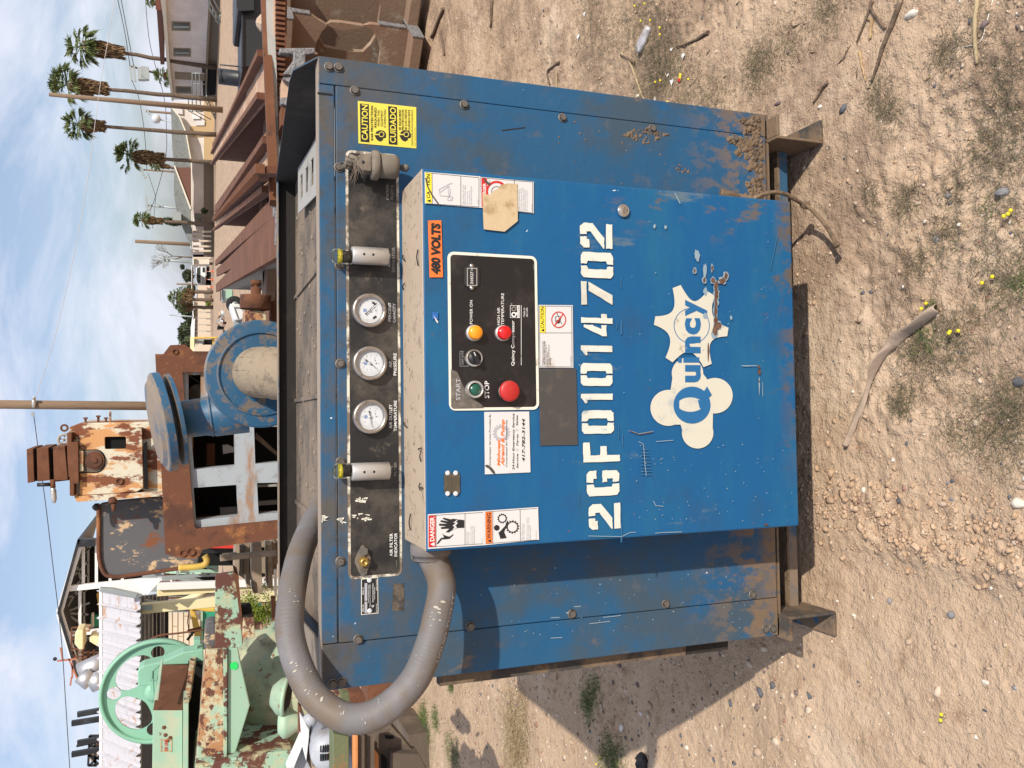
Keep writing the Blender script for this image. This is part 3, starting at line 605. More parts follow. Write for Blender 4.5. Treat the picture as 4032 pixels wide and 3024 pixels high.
# 480 VOLTS label
mb = MB(); Q(mb, FX, FY, [(1090, 538), (1078, 125), (1175, 125), (1187, 538)], 'ink_orange'); BT(mb, FX, FY, 1103, 1165, 519, 150, '480 VOLTS', 'ink_black', .0016, .06, .1); mb.build('voltage_label', cbx)
# service sticker
mb = MB(); Q(mb, G(0)-1100+1100, 1500, [(1492, 678), (1487, 225), (1813, 222), (1823, 663)], 'sticker_white')
GX, GY = 1100, 1500
def ST(*a, **k): BT(mb, GX, GY, *a, **k)
gear(mb, GX, GY, 1612, 378, 66, 36, 'ink_grey', .0012, 16)
ST(1521, 1534, 617, 240, 'Compressor Service Provided By', n=.0015, slant=.2); ST(1580, 1602, 617, 428, 'Midwest', 'ink_orange', n=.0016, bold=.04, slant=.25)
ST(1608, 1632, 617, 282, 'Airend & Pump', 'ink_orange', n=.0016, bold=.04, slant=.25); ST(1642, 1654, 626, 285, 'Compressed Air Professionals', n=.0015, slant=.2)
ST(1690, 1706, 646, 238, '24-Hour Emergency Service', n=.0015, bold=.02, slant=.2); ST(1720, 1734, 635, 530, 'Service', n=.0015, bold=.02, slant=.2); ST(1720, 1734, 472, 388, 'Parts', n=.0015, bold=.02, slant=.2); ST(1717, 1731, 326, 250, 'Sales', n=.0015, bold=.02, slant=.2)
ring(mb, GX, GY, 1727, 500, 6, 9, 'ink_grey', .0015, 14); ring(mb, GX, GY, 1725, 356, 6, 9, 'ink_grey', .0015, 14)
ST(1761, 1782, 588, 278, '417-782-3144', n=.0015, bold=.03, slant=.2)
mb.poly([BOX.px(x, y, .0018) for x, y in zz(GX, GY, [(1491, 612), (1512, 608), (1540, 628), (1562, 655), (1568, 676), (1548, 670), (1520, 635), (1500, 625)])], 'grey_patch')
mb.build('service_sticker', cbx)
# two riveted plates
for x0, x1 in ((1195, 1249), (1252, 1308)):
    mb = MB(); A0 = BOX.az(BOX.px(GX+x0/1.8433, GY+832/1.8433)); A1 = BOX.az(BOX.px(GX+x1/1.8433, GY+655/1.8433))
    mb.prism([BP(a, z, .0012) for a, z in rrect(A0[0], A1[1], A1[0], A0[1], .0085)], -bN*.001, 'bronze_plate'); o = mb.build('riveted_plate', cbx)
    for y in (668, 818): mb = MB(); mb.lathe(BOX.px(GX+(x0+x1)/2/1.8433, GY+y/1.8433, .0012), bN, [(.0052, 0), (.0045, .0015), (.0018, .002), (.0001, .0012)], 'dial_white', n=14); mb.build('rivet', o)
def lines(mb, rx, ry, x0, x1, y0, rows, m='ink_grey', n=.0016):
    """rows of tiny print: (column x, far y)"""
    words = ['High voltage will cause', 'death or serious injury.', 'Disconnect all power supplies.', 'Lock-out and display warning', 'signs before servicing unit.', 'Do not operate without', 'Could void compressor', 'Decal 000-000']
    for i, (x, y1) in enumerate(rows): BT(mb, rx, ry, x, x+(x1-x0), y0, y1, words[i % 8], m, n, .0)
# danger + warning
mb = MB(); Q(mb, GX, GY, [(1078, 1220), (1077, 968), (1486, 942), (1488, 1192)], 'sticker_white')
Q(mb, GX, GY, [(1083, 1207), (1083, 980), (1134, 977), (1134, 1203)], 'ink_red', .0013, .0003); BT(mb, GX, GY, 1092, 1124, 1162, 986, 'DANGER', 'ink_white', .0017, .02)
mb.poly([BOX.px(x, y, .0016) for x, y in zz(GX, GY, [(1096, 1185), (1126, 1200), (1126, 1170)])], 'ink_white')
for p in ([(1136, 1205), (1136, 974), (1139, 974), (1139, 1205)], [(1346, 1192), (1346, 962), (1349, 962), (1349, 1192)], [(1083, 980), (1083, 977), (1478, 953), (1478, 956)], [(1083, 1208), (1083, 1205), (1478, 1180), (1478, 1183)]): Q(mb, GX, GY, p, 'ink_black', .0014, .0002)
hand = [(1175, 1075), (1170, 1062), (1215, 1055), (1160, 1050), (1158, 1036), (1220, 1036), (1168, 1022), (1172, 1010), (1230, 1020), (1186, 1002), (1190, 992), (1245, 1004), (1262, 1000), (1290, 1004), (1342, 1010), (1342, 1066), (1290, 1068), (1262, 1078), (1230, 1100), (1205, 1098), (1222, 1084), (1232, 1072)]
mb.poly([BOX.px(x, y, .0016) for x, y in zz(GX, GY, hand)], 'ink_black')
mb.poly([BOX.px(x, y, .0019) for x, y in zz(GX, GY, [(1252, 1090), (1272, 1060), (1258, 1050), (1282, 1030), (1262, 1028), (1300, 1002), (1282, 1024), (1296, 1030), (1276, 1052), (1290, 1062)])], 'sticker_white')
arm = [(1142, 1178), (1150, 1186), (1180, 1150), (1200, 1150), (1235, 1146), (1262, 1120), (1264, 1110), (1235, 1130), (1205, 1122), (1178, 1106), (1190, 1120), (1194, 1136), (1172, 1140)]
mb.poly([BOX.px(x, y, .0016) for x, y in zz(GX, GY, arm)], 'ink_black')
lines(mb, GX, GY, 0, 8, 1183, [(1355, 1090), (1368, 1095), (1385, 1050), (1398, 1050), (1410, 1055), (1466, 1140)])
mb.build('danger_sticker', cbx)
mb = MB(); Q(mb, GX, GY, [(1489, 1192), (1487, 942), (1878, 915), (1885, 1153)], 'sticker_white')
Q(mb, GX, GY, [(1497, 1180), (1495, 952), (1543, 949), (1546, 1177)], 'ink_orange', .0013, .0003); BT(mb, GX, GY, 1506, 1534, 1146, 957, 'WARNING', 'ink_black', .0017, .02)
mb.poly([BOX.px(x, y, .0016) for x, y in zz(GX, GY, [(1510, 1160), (1536, 1173), (1536, 1148)])], 'ink_black')
for p in ([(1548, 1180), (1548, 949), (1551, 949), (1551, 1180)], [(1748, 1163), (1746, 934), (1749, 934), (1751, 1163)], [(1495, 952), (1495, 949), (1870, 924), (1870, 927)], [(1497, 1183), (1497, 1180), (1872, 1152), (1872, 1155)]): Q(mb, GX, GY, p, 'ink_black', .0014, .0002)
gear(mb, GX, GY, 1618, 998, 37, 24, 'ink_black', .0016, 12); gear(mb, GX, GY, 1692, 1060, 50, 34, 'ink_black', .0016, 14)
disc(mb, GX, GY, 1578, 1066, 21, 'ink_black', .0016, 16)
mb.poly([BOX.px(x, y, .0017) for x, y in zz(GX, GY, [(1590, 1100), (1602, 1092), (1640, 1050), (1646, 1030), (1656, 1012), (1662, 1024), (1656, 1044), (1640, 1075), (1632, 1098), (1650, 1140), (1604, 1146)])], 'ink_black')
lines(mb, GX, GY, 0, 8, 1155, [(1757, 1035), (1770, 1035), (1792, 990), (1804, 990), (1816, 1050), (1858, 1085)])
mb.build('warning_sticker', cbx)
# lower caution sticker
JX, JY = 2100, 800
mb = MB(); Q(mb, JX, JY, [(42, 1193), (38, 738), (286, 740), (291, 1195)], 'sticker_white')
Q(mb, JX, JY, [(48, 940), (46, 746), (87, 747), (89, 940)], 'ink_yellow', .0013, .0003); BT(mb, JX, JY, 52, 78, 908, 752, 'CAUTION', 'ink_black', .0017, .01)
mb.poly([BOX.px(x, y, .0016) for x, y in zz(JX, JY, [(55, 922), (79, 934), (79, 911)])], 'ink_black')
for p in ([(46, 943), (46, 940), (283, 940), (283, 943)], [(88, 940), (88, 746), (90, 746), (90, 940)], [(46, 1186), (44, 746), (47, 746), (49, 1186)], [(280, 1188), (277, 748), (280, 748), (283, 1188)], [(46, 1188), (46, 1185), (283, 1187), (283, 1190)], [(44, 748), (44, 745), (280, 747), (280, 750)]): Q(mb, JX, JY, p, 'ink_black', .0014, .0002)
ring(mb, JX, JY, 184, 846, 47, 54, 'ink_red', .0018, 32, ex=1.12)
mb.poly([BOX.px(x, y, .0018) for x, y in zz(JX, JY, [(148, 890), (154, 896), (222, 804), (216, 798)])], 'ink_red')
disc(mb, JX, JY, 180, 860, 14, 'ink_black', .0016, 9); ring(mb, JX, JY, 180, 838, 18, 21, 'ink_black', .0016, 12); Q(mb, JX, JY, [(160, 870), (160, 820), (163, 820), (163, 870)], 'ink_black', .0016, .0002); Q(mb, JX, JY, [(205, 880), (170, 800), (174, 798), (208, 878)], 'ink_black', .0016, .0002)
for x, y, t in ((63, 1000, 'Welding on compressor base'), (74, 1000, 'could cause property damage'), (85, 1020, '· Could cause damage to'), (96, 1080, 'Solid State Controls.'), (107, 1025, '· Could void compressor'), (118, 1120, 'warranty.')): BT(mb, JX, JY, x, x+9, 1178, y, t, 'ink_black', .0017, 0)
BT(mb, JX, JY, 268, 276, 1178, 1110, '© 000000', 'ink_grey', .0017, 0)
mb.build('caution_sticker', cbx)
# upper right stickers and torn tape
EX, EY = 900, 0
mb = MB(); Q(mb, EX, EY, [(1425, 1478), (1422, 1246), (1828, 1280), (1832, 1508)], 'sticker_white')
Q(mb, EX, EY, [(1430, 1472), (1428, 1254), (1474, 1258), (1476, 1475)], 'ink_yellow', .0013, .0003)
BT(mb, EX, EY, 1436, 1462, 1440, 1388, 'CA', 'ink_black', .0017, .02); BT(mb, EX, EY, 1436, 1462, 1350, 1265, 'TION', 'ink_black', .0017, .02)
mb.poly([BOX.px(x, y, .0016) for x, y in zz(EX, EY, [(1438, 1457), (1468, 1470), (1466, 1447)])], 'ink_black')
for p in ([(1477, 1475), (1475, 1260), (1478, 1260), (1480, 1475)], [(1684, 1498), (1684, 1278), (1687, 1278), (1687, 1498)], [(1430, 1478), (1430, 1475), (1818, 1500), (1818, 1503)], [(1428, 1254), (1428, 1251), (1818, 1288), (1818, 1291)], [(1816, 1503), (1816, 1290), (1819, 1290), (1819, 1503)]): Q(mb, EX, EY, p, 'ink_black', .0014, .0002)
def LN(rx, ry, p, wd=2.2, m='ink_grey'):
    for (xa, ya), (xb, yb) in zip(p[:-1], p[1:]):
        L = math.hypot(xb-xa, yb-ya) or 1; nx, ny = -(yb-ya)/L*wd, (xb-xa)/L*wd
        mb.poly([BOX.px(x, y, .0017) for x, y in zz(rx, ry, [(xa+nx, ya+ny), (xb+nx, yb+ny), (xb-nx, yb-ny), (xa-nx, ya-ny)])], m)
LN(EX, EY, [(1528, 1375), (1600, 1335), (1625, 1330)]); LN(EX, EY, [(1528, 1375), (1536, 1420), (1600, 1425), (1590, 1350)]); ring(mb, EX, EY, 1615, 1432, 9, 12, 'ink_grey', .0017, 14); LN(EX, EY, [(1535, 1395), (1600, 1348)]); LN(EX, EY, [(1600, 1350), (1612, 1390), (1600, 1425), (1590, 1440), (1590, 1455), (1620, 1455), (1628, 1430)])
lines(mb, EX, EY, 0, 9, 1485, [(1697, 1340), (1711, 1340), (1728, 1385), (1742, 1385), (1756, 1350), (1804, 1445)])
LN(EX, EY, [(1430, 1290), (1448, 1360), (1480, 1420), (1530, 1490)], 5, 'grey_patch')
mb.build('caution_sticker', cbx)
mb = MB(); Q(mb, EX, EY, [(1834, 1508), (1832, 1284), (2215, 1318), (2215, 1549)], 'sticker_white')
Q(mb, EX, EY, [(1838, 1502), (1836, 1292), (1876, 1296), (1878, 1504)], 'ink_red', .0013, .0003); BT(mb, EX, EY, 1846, 1868, 1470, 1330, 'DANGER', 'ink_white', .0017, .02)
ring(mb, EX, EY, 1945, 1390, 62, 78, 'ink_red', .0015, 36); ring(mb, EX, EY, 1945, 1390, 34, 38, 'ink_black', .0015, 24); disc(mb, EX, EY, 1940, 1395, 18, 'ink_grey', .0016, 12)
for p in ([(2073, 1535), (2073, 1306), (2076, 1306), (2076, 1535)], [(2206, 1546), (2206, 1318), (2209, 1318), (2209, 1546)], [(1838, 1292), (1838, 1289), (2208, 1320), (2208, 1323)], [(1838, 1510), (1838, 1507), (2208, 1543), (2208, 1546)]): Q(mb, EX, EY, p, 'ink_black', .0014, .0002)
lines(mb, EX, EY, 0, 9, 1530, [(2090, 1340), (2104, 1370), (2118, 1360), (2132, 1365), (2146, 1375), (2160, 1380), (2196, 1480)])
mb.poly([BOX.px(x, y, .0019) for x, y in zz(EX, EY, [(1850, 1285), (1862, 1300), (1895, 1330), (1890, 1300), (1905, 1345), (1880, 1340), (1856, 1310)])], 'grey_patch')
mb.build('danger_sticker', cbx)
mb = MB(); tape = [(1903, 865), (1900, 758), (1927, 770), (1943, 752), (1962, 742), (1972, 728), (2000, 722), (2037, 723), (2039, 870), (1987, 912), (1915, 904), (1905, 902)]
mb.prism([BOX.px(x, y, .0032) for x, y in tape], -bN*.001, 'brown_tape'); mb.build('torn_tape', cbx)
# dark patch where a sticker was
mb = MB(); Q(mb, 2100, 800, [(48, 1658+1), (44, 1200), (310, 1200), (314, 1658+1)], 'grey_patch', .001)
mb = MB(); quadpx(mb, BOX, [(2127, 1755), (2122, 1451), (2269, 1451), (2275, 1752)], 'grey_patch', .001); mb.build('glue_patch', cbx)
# key lock
mb = MB(); c_ = BOX.px(2453, 830, .001); mb.lathe(c_, bN, [(.015, 0), (.0145, .004), (.012, .0055), (.0112, .004), (.0105, .0045), (.0001, .0048)], 'chrome', n=32); mb.box(c_+bN*.005, bE*.016, bN*.0006, (0, 0, .0012), 'ink_black'); mb.build('key_lock', cbx)
# small flag sticker remnant
mb = MB(); Q(mb, FX, FY, [(1110, 842), (1106, 792), (1152, 792), (1152, 842)], 'ink_blue', .0012); mb.poly([BOX.px(x, y, .0015) for x, y in zz(FX, FY, [(1118, 812), (1152, 858), (1152, 874), (1136, 858), (1128, 836)])], 'sticker_white'); mb.build('flag_sticker', cbx)
# weld bead line left of door edge, top: small screw-heads
# ---------------- stencilled serial number
GL = {  # unit glyphs, x right, y up; several pieces each, with stencil gaps
 '2': [[(0, .72), (.34, .72), (.34, .80), (.44, .80), (.44, 1), (.14, 1), (0, .9)], [(.54, 1), (.86, 1), (1, .88), (1, .62), (.42, .26), (0, .26), (0, .30), (.66, .68), (.66, .80), (.54, .80)], [(0, 0), (1, 0), (1, .20), (0, .20)]],
 '0': [[(.46, 0), (.14, 0), (0, .08), (0, .92), (.14, 1), (.46, 1), (.46, .82), (.34, .78), (.34, .22), (.46, .18)], [(.54, 0), (.86, 0), (1, .08), (1, .92), (.86, 1), (.54, 1), (.54, .82), (.66, .78), (.66, .22), (.54, .18)]],
 '1': [[(.35, 0), (1, 0), (1, 1), (.6, 1), (0, .86), (0, .80), (.35, .80)]],
 '4': [[(.0, .20), (.50, .20), (.50, .36), (.32, .36), (.50, .66), (.50, .92), (.40, .92), (0, .34)], [(.58, 0), (.82, 0), (.82, .18), (1, .18), (1, .36), (.82, .36), (.82, 1), (.58, 1)]],
 '7': [[(0, .82), (1, .82), (1, 1), (0, 1)], [(.62, .76), (1, .76), (.45, 0), (.02, 0)]],
 'F': [[(.0, 0), (.34, 0), (.34, .36), (.80, .36), (.80, .54), (.34, .54), (.34, .80), (1, .82), (1, 1), (.0, 1)]],
 'G': [[(.46, 0), (.14, 0), (0, .08), (0, .92), (.14, 1), (.46, 1), (.46, .80), (.34, .76), (.34, .24), (.46, .20)], [(.54, 0), (.86, 0), (1, .08), (1, .52), (.54, .52), (.54, .38), (.68, .38), (.68, .20), (.54, .20)], [(.54, 1), (.86, 1), (1, .92), (1, .70), (.68, .70), (.68, .80), (.54, .80)]]}
chars = [('2', 2079, 1979, 2317, 2443), ('G', 1948, 1850, 2309, 2438), ('F', 1816, 1739, 2295, 2440), ('0', 1706, 1615, 2289, 2416), ('1', 1587, 1550, 2286, 2412), ('0', 1519, 1431, 2285, 2411),
         ('1', 1400, 1362, 2286, 2410), ('4', 1325, 1238, 2287, 2412), ('7', 1204, 1113, 2287, 2411), ('0', 1098, 998, 2286, 2414), ('2', 981, 885, 2283, 2411)]
mb = MB()
for ch, y0, y1, x0, x1 in chars:
    a_, zb = BOX.az(BOX.px(x1, y0)); a2, _ = BOX.az(BOX.px(x1, y1)); _, zt = BOX.az(BOX.px(x0, (y0+y1)/2))
    for pc in GL[ch]:
        out_ = []
        for (u0, v0), (u1, v1) in zip(pc, pc[1:]+pc[:1]):
            for k in range(4): t = k/4; out_.append((u0+(u1-u0)*t+rnd.uniform(-.012, .012), v0+(v1-v0)*t+rnd.uniform(-.008, .008)))
        mb.poly([BP(a_+(a2-a_)*u, zb+(zt-zb)*v_, .0016) for u, v_ in out_], 'stencil_white')
mb.build('stencilled_number', cbx)
mb = MB()
for (xa, ya, xb, yb) in ((2282, 1965, 2470, 2095), (2275, 1830, 2460, 1960), (2270, 1720, 2470, 1850), (2275, 1080, 2460, 1220), (2285, 1595, 2440, 1725), (2280, 1410, 2440, 1600)):
    pts = []
    for k in range(26):
        t = 2*pi*k/26; pts.append(BOX.px((xa+xb)/2+(xb-xa)/2*cos(t)*rnd.uniform(.75, 1.05), (ya+yb)/2+(yb-ya)/2*sin(t)*rnd.uniform(.8, 1.05), .0009+.00005*(xa % 7)))
mb = MB()
for i in range(14):
    y = rnd.uniform(1000, 2090); x = rnd.choice([rnd.uniform(2425, 2450), rnd.uniform(2200, 2290)]); L = rnd.uniform(20, 90)
    if x < 2290 and y < 1760: continue
    scuff_w = rnd.uniform(2, 7)
    mb.poly([BOX.px(x, y, .0010), BOX.px(x+rnd.uniform(-3, 3), y+L, .0010), BOX.px(x+scuff_w, y+L*.9, .0010), BOX.px(x+scuff_w, y+4, .0010)], 'scratch_light')
stuff(mb.build('paint_streaks', cbx))

# ---------------- cream emblem with lettering
mb = MB()
def circ(x, y, r, m, n, k=40, a0_=0, a1_=2*pi): mb.poly([BOX.px(x+r*cos(a0_+(a1_-a0_)*i/k), y+r*sin(a0_+(a1_-a0_)*i/k), n) for i in range(k)], m)
circ(2632, 1606, 71, 'cream_logo', .0010); circ(2815, 1558, 70, 'cream_logo', .0011); circ(2747, 1704, 62, 'cream_logo', .0012); circ(2707, 1470, 62, 'cream_logo', .0013)
mb.poly([BOX.px(x, y, .0014) for x, y in [(2640, 1540), (2650, 1470), (2767, 1470), (2790, 1500), (2800, 1500), (2808, 1620), (2807, 1640), (2806, 1700), (2688, 1700), (2680, 1672), (2640, 1672)]], 'cream_logo')
tips = [(1040, 605), (880, 852), (985, 1138), (1266, 1178), (1412, 935), (1290, 655)]; cx_, cy_ = 1150, 895
order = [(2100+a/1.8433, 800+b_/1.8433) for a, b_ in tips]; gc = (2100+cx_/1.8433, 800+cy_/1.8433)
outl = []
for i, (tx_, ty_) in enumerate(order):
    nx_, ny_ = order[(i+1) % 6]; d = math.hypot(tx_-gc[0], ty_-gc[1]); ux, uy = (tx_-gc[0])/d, (ty_-gc[1])/d; px_, py_ = -uy, ux
    d2 = math.hypot(nx_-gc[0], ny_-gc[1]); vx, vy = (nx_-gc[0])/d2, (ny_-gc[1])/d2; qx, qy = -vy, vx
    s = 1 if ((nx_-tx_)*px_+(ny_-ty_)*py_) > 0 else -1; s2 = -1 if ((tx_-nx_)*qx+(ty_-ny_)*qy) < 0 else 1
    wt = 17
    p0 = (tx_+px_*s*wt, ty_+py_*s*wt); p3 = (nx_+qx*s2*wt, ny_+qy*s2*wt)
    outl.append((tx_-px_*s*wt, ty_-py_*s*wt)) if False else None
    c1 = (gc[0]+ux*78+px_*s*30, gc[1]+uy*78+py_*s*30); c2 = (gc[0]+vx*78+qx*s2*30, gc[1]+vy*78+qy*s2*30)
    for k in range(13):
        t = k/12; a_ = (1-t)**3; b_ = 3*(1-t)**2*t; c3 = 3*(1-t)*t*t; e_ = t**3
        outl.append((a_*p0[0]+b_*c1[0]+c3*c2[0]+e_*p3[0], a_*p0[1]+b_*c1[1]+c3*c2[1]+e_*p3[1]))
mb.poly([BOX.px(x, y, .0016) for x, y in outl], 'cream_logo')
def ringp(x, y, r0, r1, m, n, k=48, a0_=0, a1_=2*pi):
    A_ = [[BOX.px(x+r*cos(a0_+(a1_-a0_)*i/k), y+r*sin(a0_+(a1_-a0_)*i/k), n) for i in range(k+1)] for r in (r0, r1)]
    mb.add(A_[0]+A_[1], [(i, i+1, k+2+i, k+1+i) for i in range(k)], m)
mat('logo_blue', (.012, .118, .285), rough=.45)
ringp(gc[0], gc[1]-3, 68, 71, 'logo_blue', .0018)
mb2 = mb
def letter(ch, y0, y1, xt=1090, xb=1205, bold=.045): BT(mb, 2100, 800, xt, xb, y0, y1, ch, 'logo_blue', .0022, bold)
mb.v, mb.f, mb.m, mb.sm = mb.v, mb.f, mb.m, mb.sm
mb.build('emblem', cbx)
mb = MB()
letter('u', 1300, 1175); letter('n', 1090, 968); letter('c', 955, 835); letter('y', 822, 705)
Q(mb, 2100, 800, [(1090, 1157), (1090, 1118), (1205, 1118), (1205, 1157)], 'logo_blue', .0022, .0003); Q(mb, 2100, 800, [(1050, 1157), (1050, 1118), (1078, 1118), (1078, 1157)], 'logo_blue', .0022, .0003)
circ(2725, 1595, 73, 'logo_blue', .0022)
mb.poly([BOX.px(x, y, .0023) for x, y in zz(2100, 800, [(1215, 1400), (1262, 1330), (1296, 1392), (1250, 1440)])], 'logo_blue')
mb.poly([BOX.px(2100+(1140+ (80)*max(-1, min(1, 1.15*cos(t))))/1.8433, 800+(1462+(52)*sin(t))/1.8433, .0026) for t in [2*pi*i/36 for i in range(36)]], 'cream_logo')
mb.poly([BOX.px(x, y, .0029) for x, y in zz(2100, 800, [(1195, 1430), (1232, 1425), (1232, 1515), (1205, 1480)])], 'logo_blue')
mb.build('emblem_lettering', cbx)
# chips and rust scratches
mb = MB()
def blotch(pl, x, y, rx_, ry_, m, n, k=11, j=.35):
    mb.poly([pl.px(x+rx_*cos(2*pi*i/k)*rnd.uniform(1-j, 1+j), y+ry_*sin(2*pi*i/k)*rnd.uniform(1-j, 1+j), n) for i in range(k)], m)
for x, y, a_, b_ in ((1305, 560, 16, 20), (1328, 600, 14, 40), (1330, 660, 16, 40), (1325, 720, 13, 36), (1322, 790, 12, 40), (1325, 860, 16, 34), (1320, 930, 20, 46), (1345, 890, 22, 30), (1400, 530, 16, 26), (1370, 565, 24, 24), (1240, 560, 12, 22), (1170, 490, 9, 18), (1298, 470, 8, 22)):
    blotch(BOX, 2100+x/1.8433, 800+y/1.8433, (a_+5)/1.8433, (b_+6)/1.8433, 'scratch_white', .0026); blotch(BOX, 2100+x/1.8433, 800+y/1.8433, a_/1.8433*.9, b_/1.8433*.9, 'bare_rust', .0029)
for x, y, a_, b_ in ((1245, 500, 12, 60), (1190, 380, 16, 50), (1250, 640, 14, 34), (1640, 1330, 5, 60), (1665, 1350, 3, 70), (1560, 1180, 60, 4), (1250, 820, 16, 22), (880, 168, 10, 14), (960, 172, 8, 14), (1435, 830, 9, 15)):
    blotch(BOX, 2100+x/1.8433, 800+y/1.8433, a_/1.8433, b_/1.8433, 'scratch_white', .0026)
for x, y, a_, b_ in ((1638, 1190, 9, 12), (1640, 1225, 12, 18), (1270, 1080, 6, 60), (1690, 1042+1.8433*700, 16, 8), (1640, 1295, 7, 6)): blotch(BOX, 2100+x/1.8433, 800+y/1.8433, a_/1.8433, b_/1.8433, 'bare_rust', .0029)
for p in ([(690, 360), (730, 370), (760, 385), (870, 365)], [(765, 440), (800, 460), (810, 600), (820, 690)], [(870, 870), (890, 905), (945, 910)], [(885, 1105), (930, 1100), (1080, 1095)], [(890, 440), (1015, 430)], [(400, 1125), (640, 1130), (700, 1100), (745, 1098)]):
    scuff(BOX, zz(2100, 1500, p), 2.6, 'scratch_white', .0024)
scuff(BOX, zz(2100, 1500, [(700, 362), (765, 388), (868, 369)]), 3, 'bare_rust', .0027)
for a_ in range(9): y = 500+a_*22+rnd.uniform(-5, 5); scuff(BOX, zz(2100, 1500, [(780, y), (830+a_*4, y+3)]), 4, 'scratch_light', .0022)
scuff(BOX, zz(2100, 800, [(1770, 240), (1720, 485)]), 4, 'scratch_light', .0022); scuff(BOX, zz(1900, 0, [(1395, 1400), (1435, 1478)]), 4, 'scratch_white', .0022)
for i in range(90):
    x = rnd.uniform(2450, 3120); y = rnd.uniform(1750, 2060) if rnd.random() < .7 else rnd.uniform(850, 1750); L = rnd.choice([2, 3, 4]); scuff(BOX, [(x, y), (x+L, y+rnd.uniform(-1, 1))], rnd.uniform(2, 4), 'scratch_white', .0024)
stuff(mb.build('paint_chips', cbx))

# ---------------- flexible conduit from the box up into the roof
co = BOX.px(1742, 2178, 0); conn = BOX.at(bA0, co.z, -.095)
mb = MB(); mb.lathe(conn+bE*.002, -bE, [(.0001, 0), (.043, 0), (.045, .004), (.045, .020), (.041, .024), (.0385, .024), (.036, .034)], 'conduit_grey', n=12); cn = None
def cat(P, sub=8):
    P = [Vector(p) for p in P]; o = []
    for i in range(len(P)-1):
        a, b, c, d = P[max(i-1, 0)], P[i], P[i+1], P[min(i+2, len(P)-1)]
        for k in range(sub):
            t = k/sub; o.append(.5*((2*b)+(c-a)*t+(2*a-5*b+4*c-d)*t*t+(3*b-a-3*c+d)*t**3))
    o.append(P[-1]); return o
path = [conn-bE*.02, atY(1739, 2300, 1.765), atY(1716, 2450, 1.735), atY(1681, 2570, 1.715), atY(1634, 2674, 1.70), atY(1552, 2765, 1.70), atY(1455, 2822, 1.71), atY(1350, 2822, 1.75), atY(1245, 2750, 1.79), atY(1178, 2630, 1.83),
        atY(1142, 2500, 1.87), atY(1143, 2395, 1.91), atY(1157, 2287, 1.97), atY(1183, 2178, 2.05), atY(1222, 2080, 2.15), CP(-.30, .34, ZT-.05)]
pp = cat(path, 30); rr_ = []
s_ = 0
for i, p in enumerate(pp):
    if i: s_ += (p-pp[i-1]).length
    rr_.append(.0305+(.00012+.00022*max(0, min(1, (i-180)/80)))*sin(s_*2*pi/.0085))
hs = MB(); hs.tube(pp, rr_, 'conduit_grey', n=28); hose = hs.build('flexible_conduit', comp)
mb.build('hose_connector', hose)
sp_ = MB()
cam_p = Vector((0, 0, EYE))
for k_, off_, r_, n_ in ((268, -.1, .010, 4), (262, .5, .006, 3), (232, .2, .010, 4), (246, -.3, .007, 3), (206, .3, .008, 4), (182, -.2, .006, 3), (52, .0, .012, 5), (60, .3, .008, 4), (330, .4, .007, 3), (338, -.2, .005, 2), (160, .5, .005, 3), (120, -.3, .004, 2)):
    p = pp[min(k_, len(pp)-2)]; d = (pp[min(k_+1, len(pp)-1)]-p).normalized(); u = (cam_p-p).normalized(); u = (u-d*u.dot(d)).normalized(); w_ = d.cross(u)
    for q_ in range(n_):
        t0 = rnd.gauss(0, r_*.8); a0 = off_+rnd.gauss(0, .14); rr2 = r_*rnd.uniform(.15, .42)
        sp_.poly([p+d*(t0+rr2*.6*cos(2*pi*i/8)*rnd.uniform(.6, 1.2))+(u*cos(a0+rr2/.031*1.3*sin(2*pi*i/8))+w_*sin(a0+rr2/.031*1.3*sin(2*pi*i/8)))*.0318 for i in range(8)], 'bird_lime')
stuff(sp_.build('bird_droppings', hose))
tm = MB()
def along(t0, t1, txt, off):
    vs, fs = glyphs(txt, .01); x1_ = max(v.x for v in vs); n_ = len(pp); o = []
    for v in vs:
        t = t0+(t1-t0)*v.x/x1_; k = min(n_-2, int(t*n_)); f = t*n_-k; p = pp[k].lerp(pp[k+1], f); d = (pp[k+1]-pp[k]).normalized(); u = Vector((0, -1, 0)); u = (u-d*u.dot(d)).normalized(); w_ = d.cross(u)
        a = off+v.y*.35; o.append(p+(u*cos(a)+w_*sin(a))*.0314)
    tm.add(o, fs, 'ink_grey')
along(.215, .085, 'LIQUID TIGHT', -.75); tm.build('hose_print', hose)

# ---------------- skid: two fore-and-aft channels, cross rail
def channel(xa, flange_dir, name='skid_channel'):
    m_ = MB(); z1_, z0_ = .150, .0; dF, dB = -.045, DEP+.05
    def pb(a0_, a1_, za, zb_): m_.box(CP((a0_+a1_)/2, (dF+dB)/2, (za+zb_)/2), E1*abs(a1_-a0_), EN*(dB-dF), (0, 0, zb_-za), 'channel_steel')
    pb(xa-.004, xa+.004, z0_, z1_); f = flange_dir*.06
    pb(min(xa+flange_dir*.004, xa+f), max(xa+flange_dir*.004, xa+f), z0_, z0_+.009); pb(min(xa+flange_dir*.004, xa+f), max(xa+flange_dir*.004, xa+f), z1_-.009, z1_)
    return m_.build(name, comp, bevel=.002)
aLc = CAB.az(CAB.px(3259, 2418, .045))[0]; aRc = CAB.az(CAB.px(3183, 552, .045))[0]; print('channels', aLc, aRc)
channel(aLc, -1); channel(aRc, 1)
def crail(d, z0_, z1_, th, m='channel_steel'):
    m_ = MB(); m_.box(CP((aLc+aRc)/2, d, (z0_+z1_)/2), E1*(aRc-aLc-.01), EN*th, (0, 0, z1_-z0_), m); return m_
zc0 = atY(3140, 2300, 1.93).z; zc1 = atY(3118, 2300, 1.93).z; print('rail z', zc0, zc1)
m_ = MB(); dA = .050
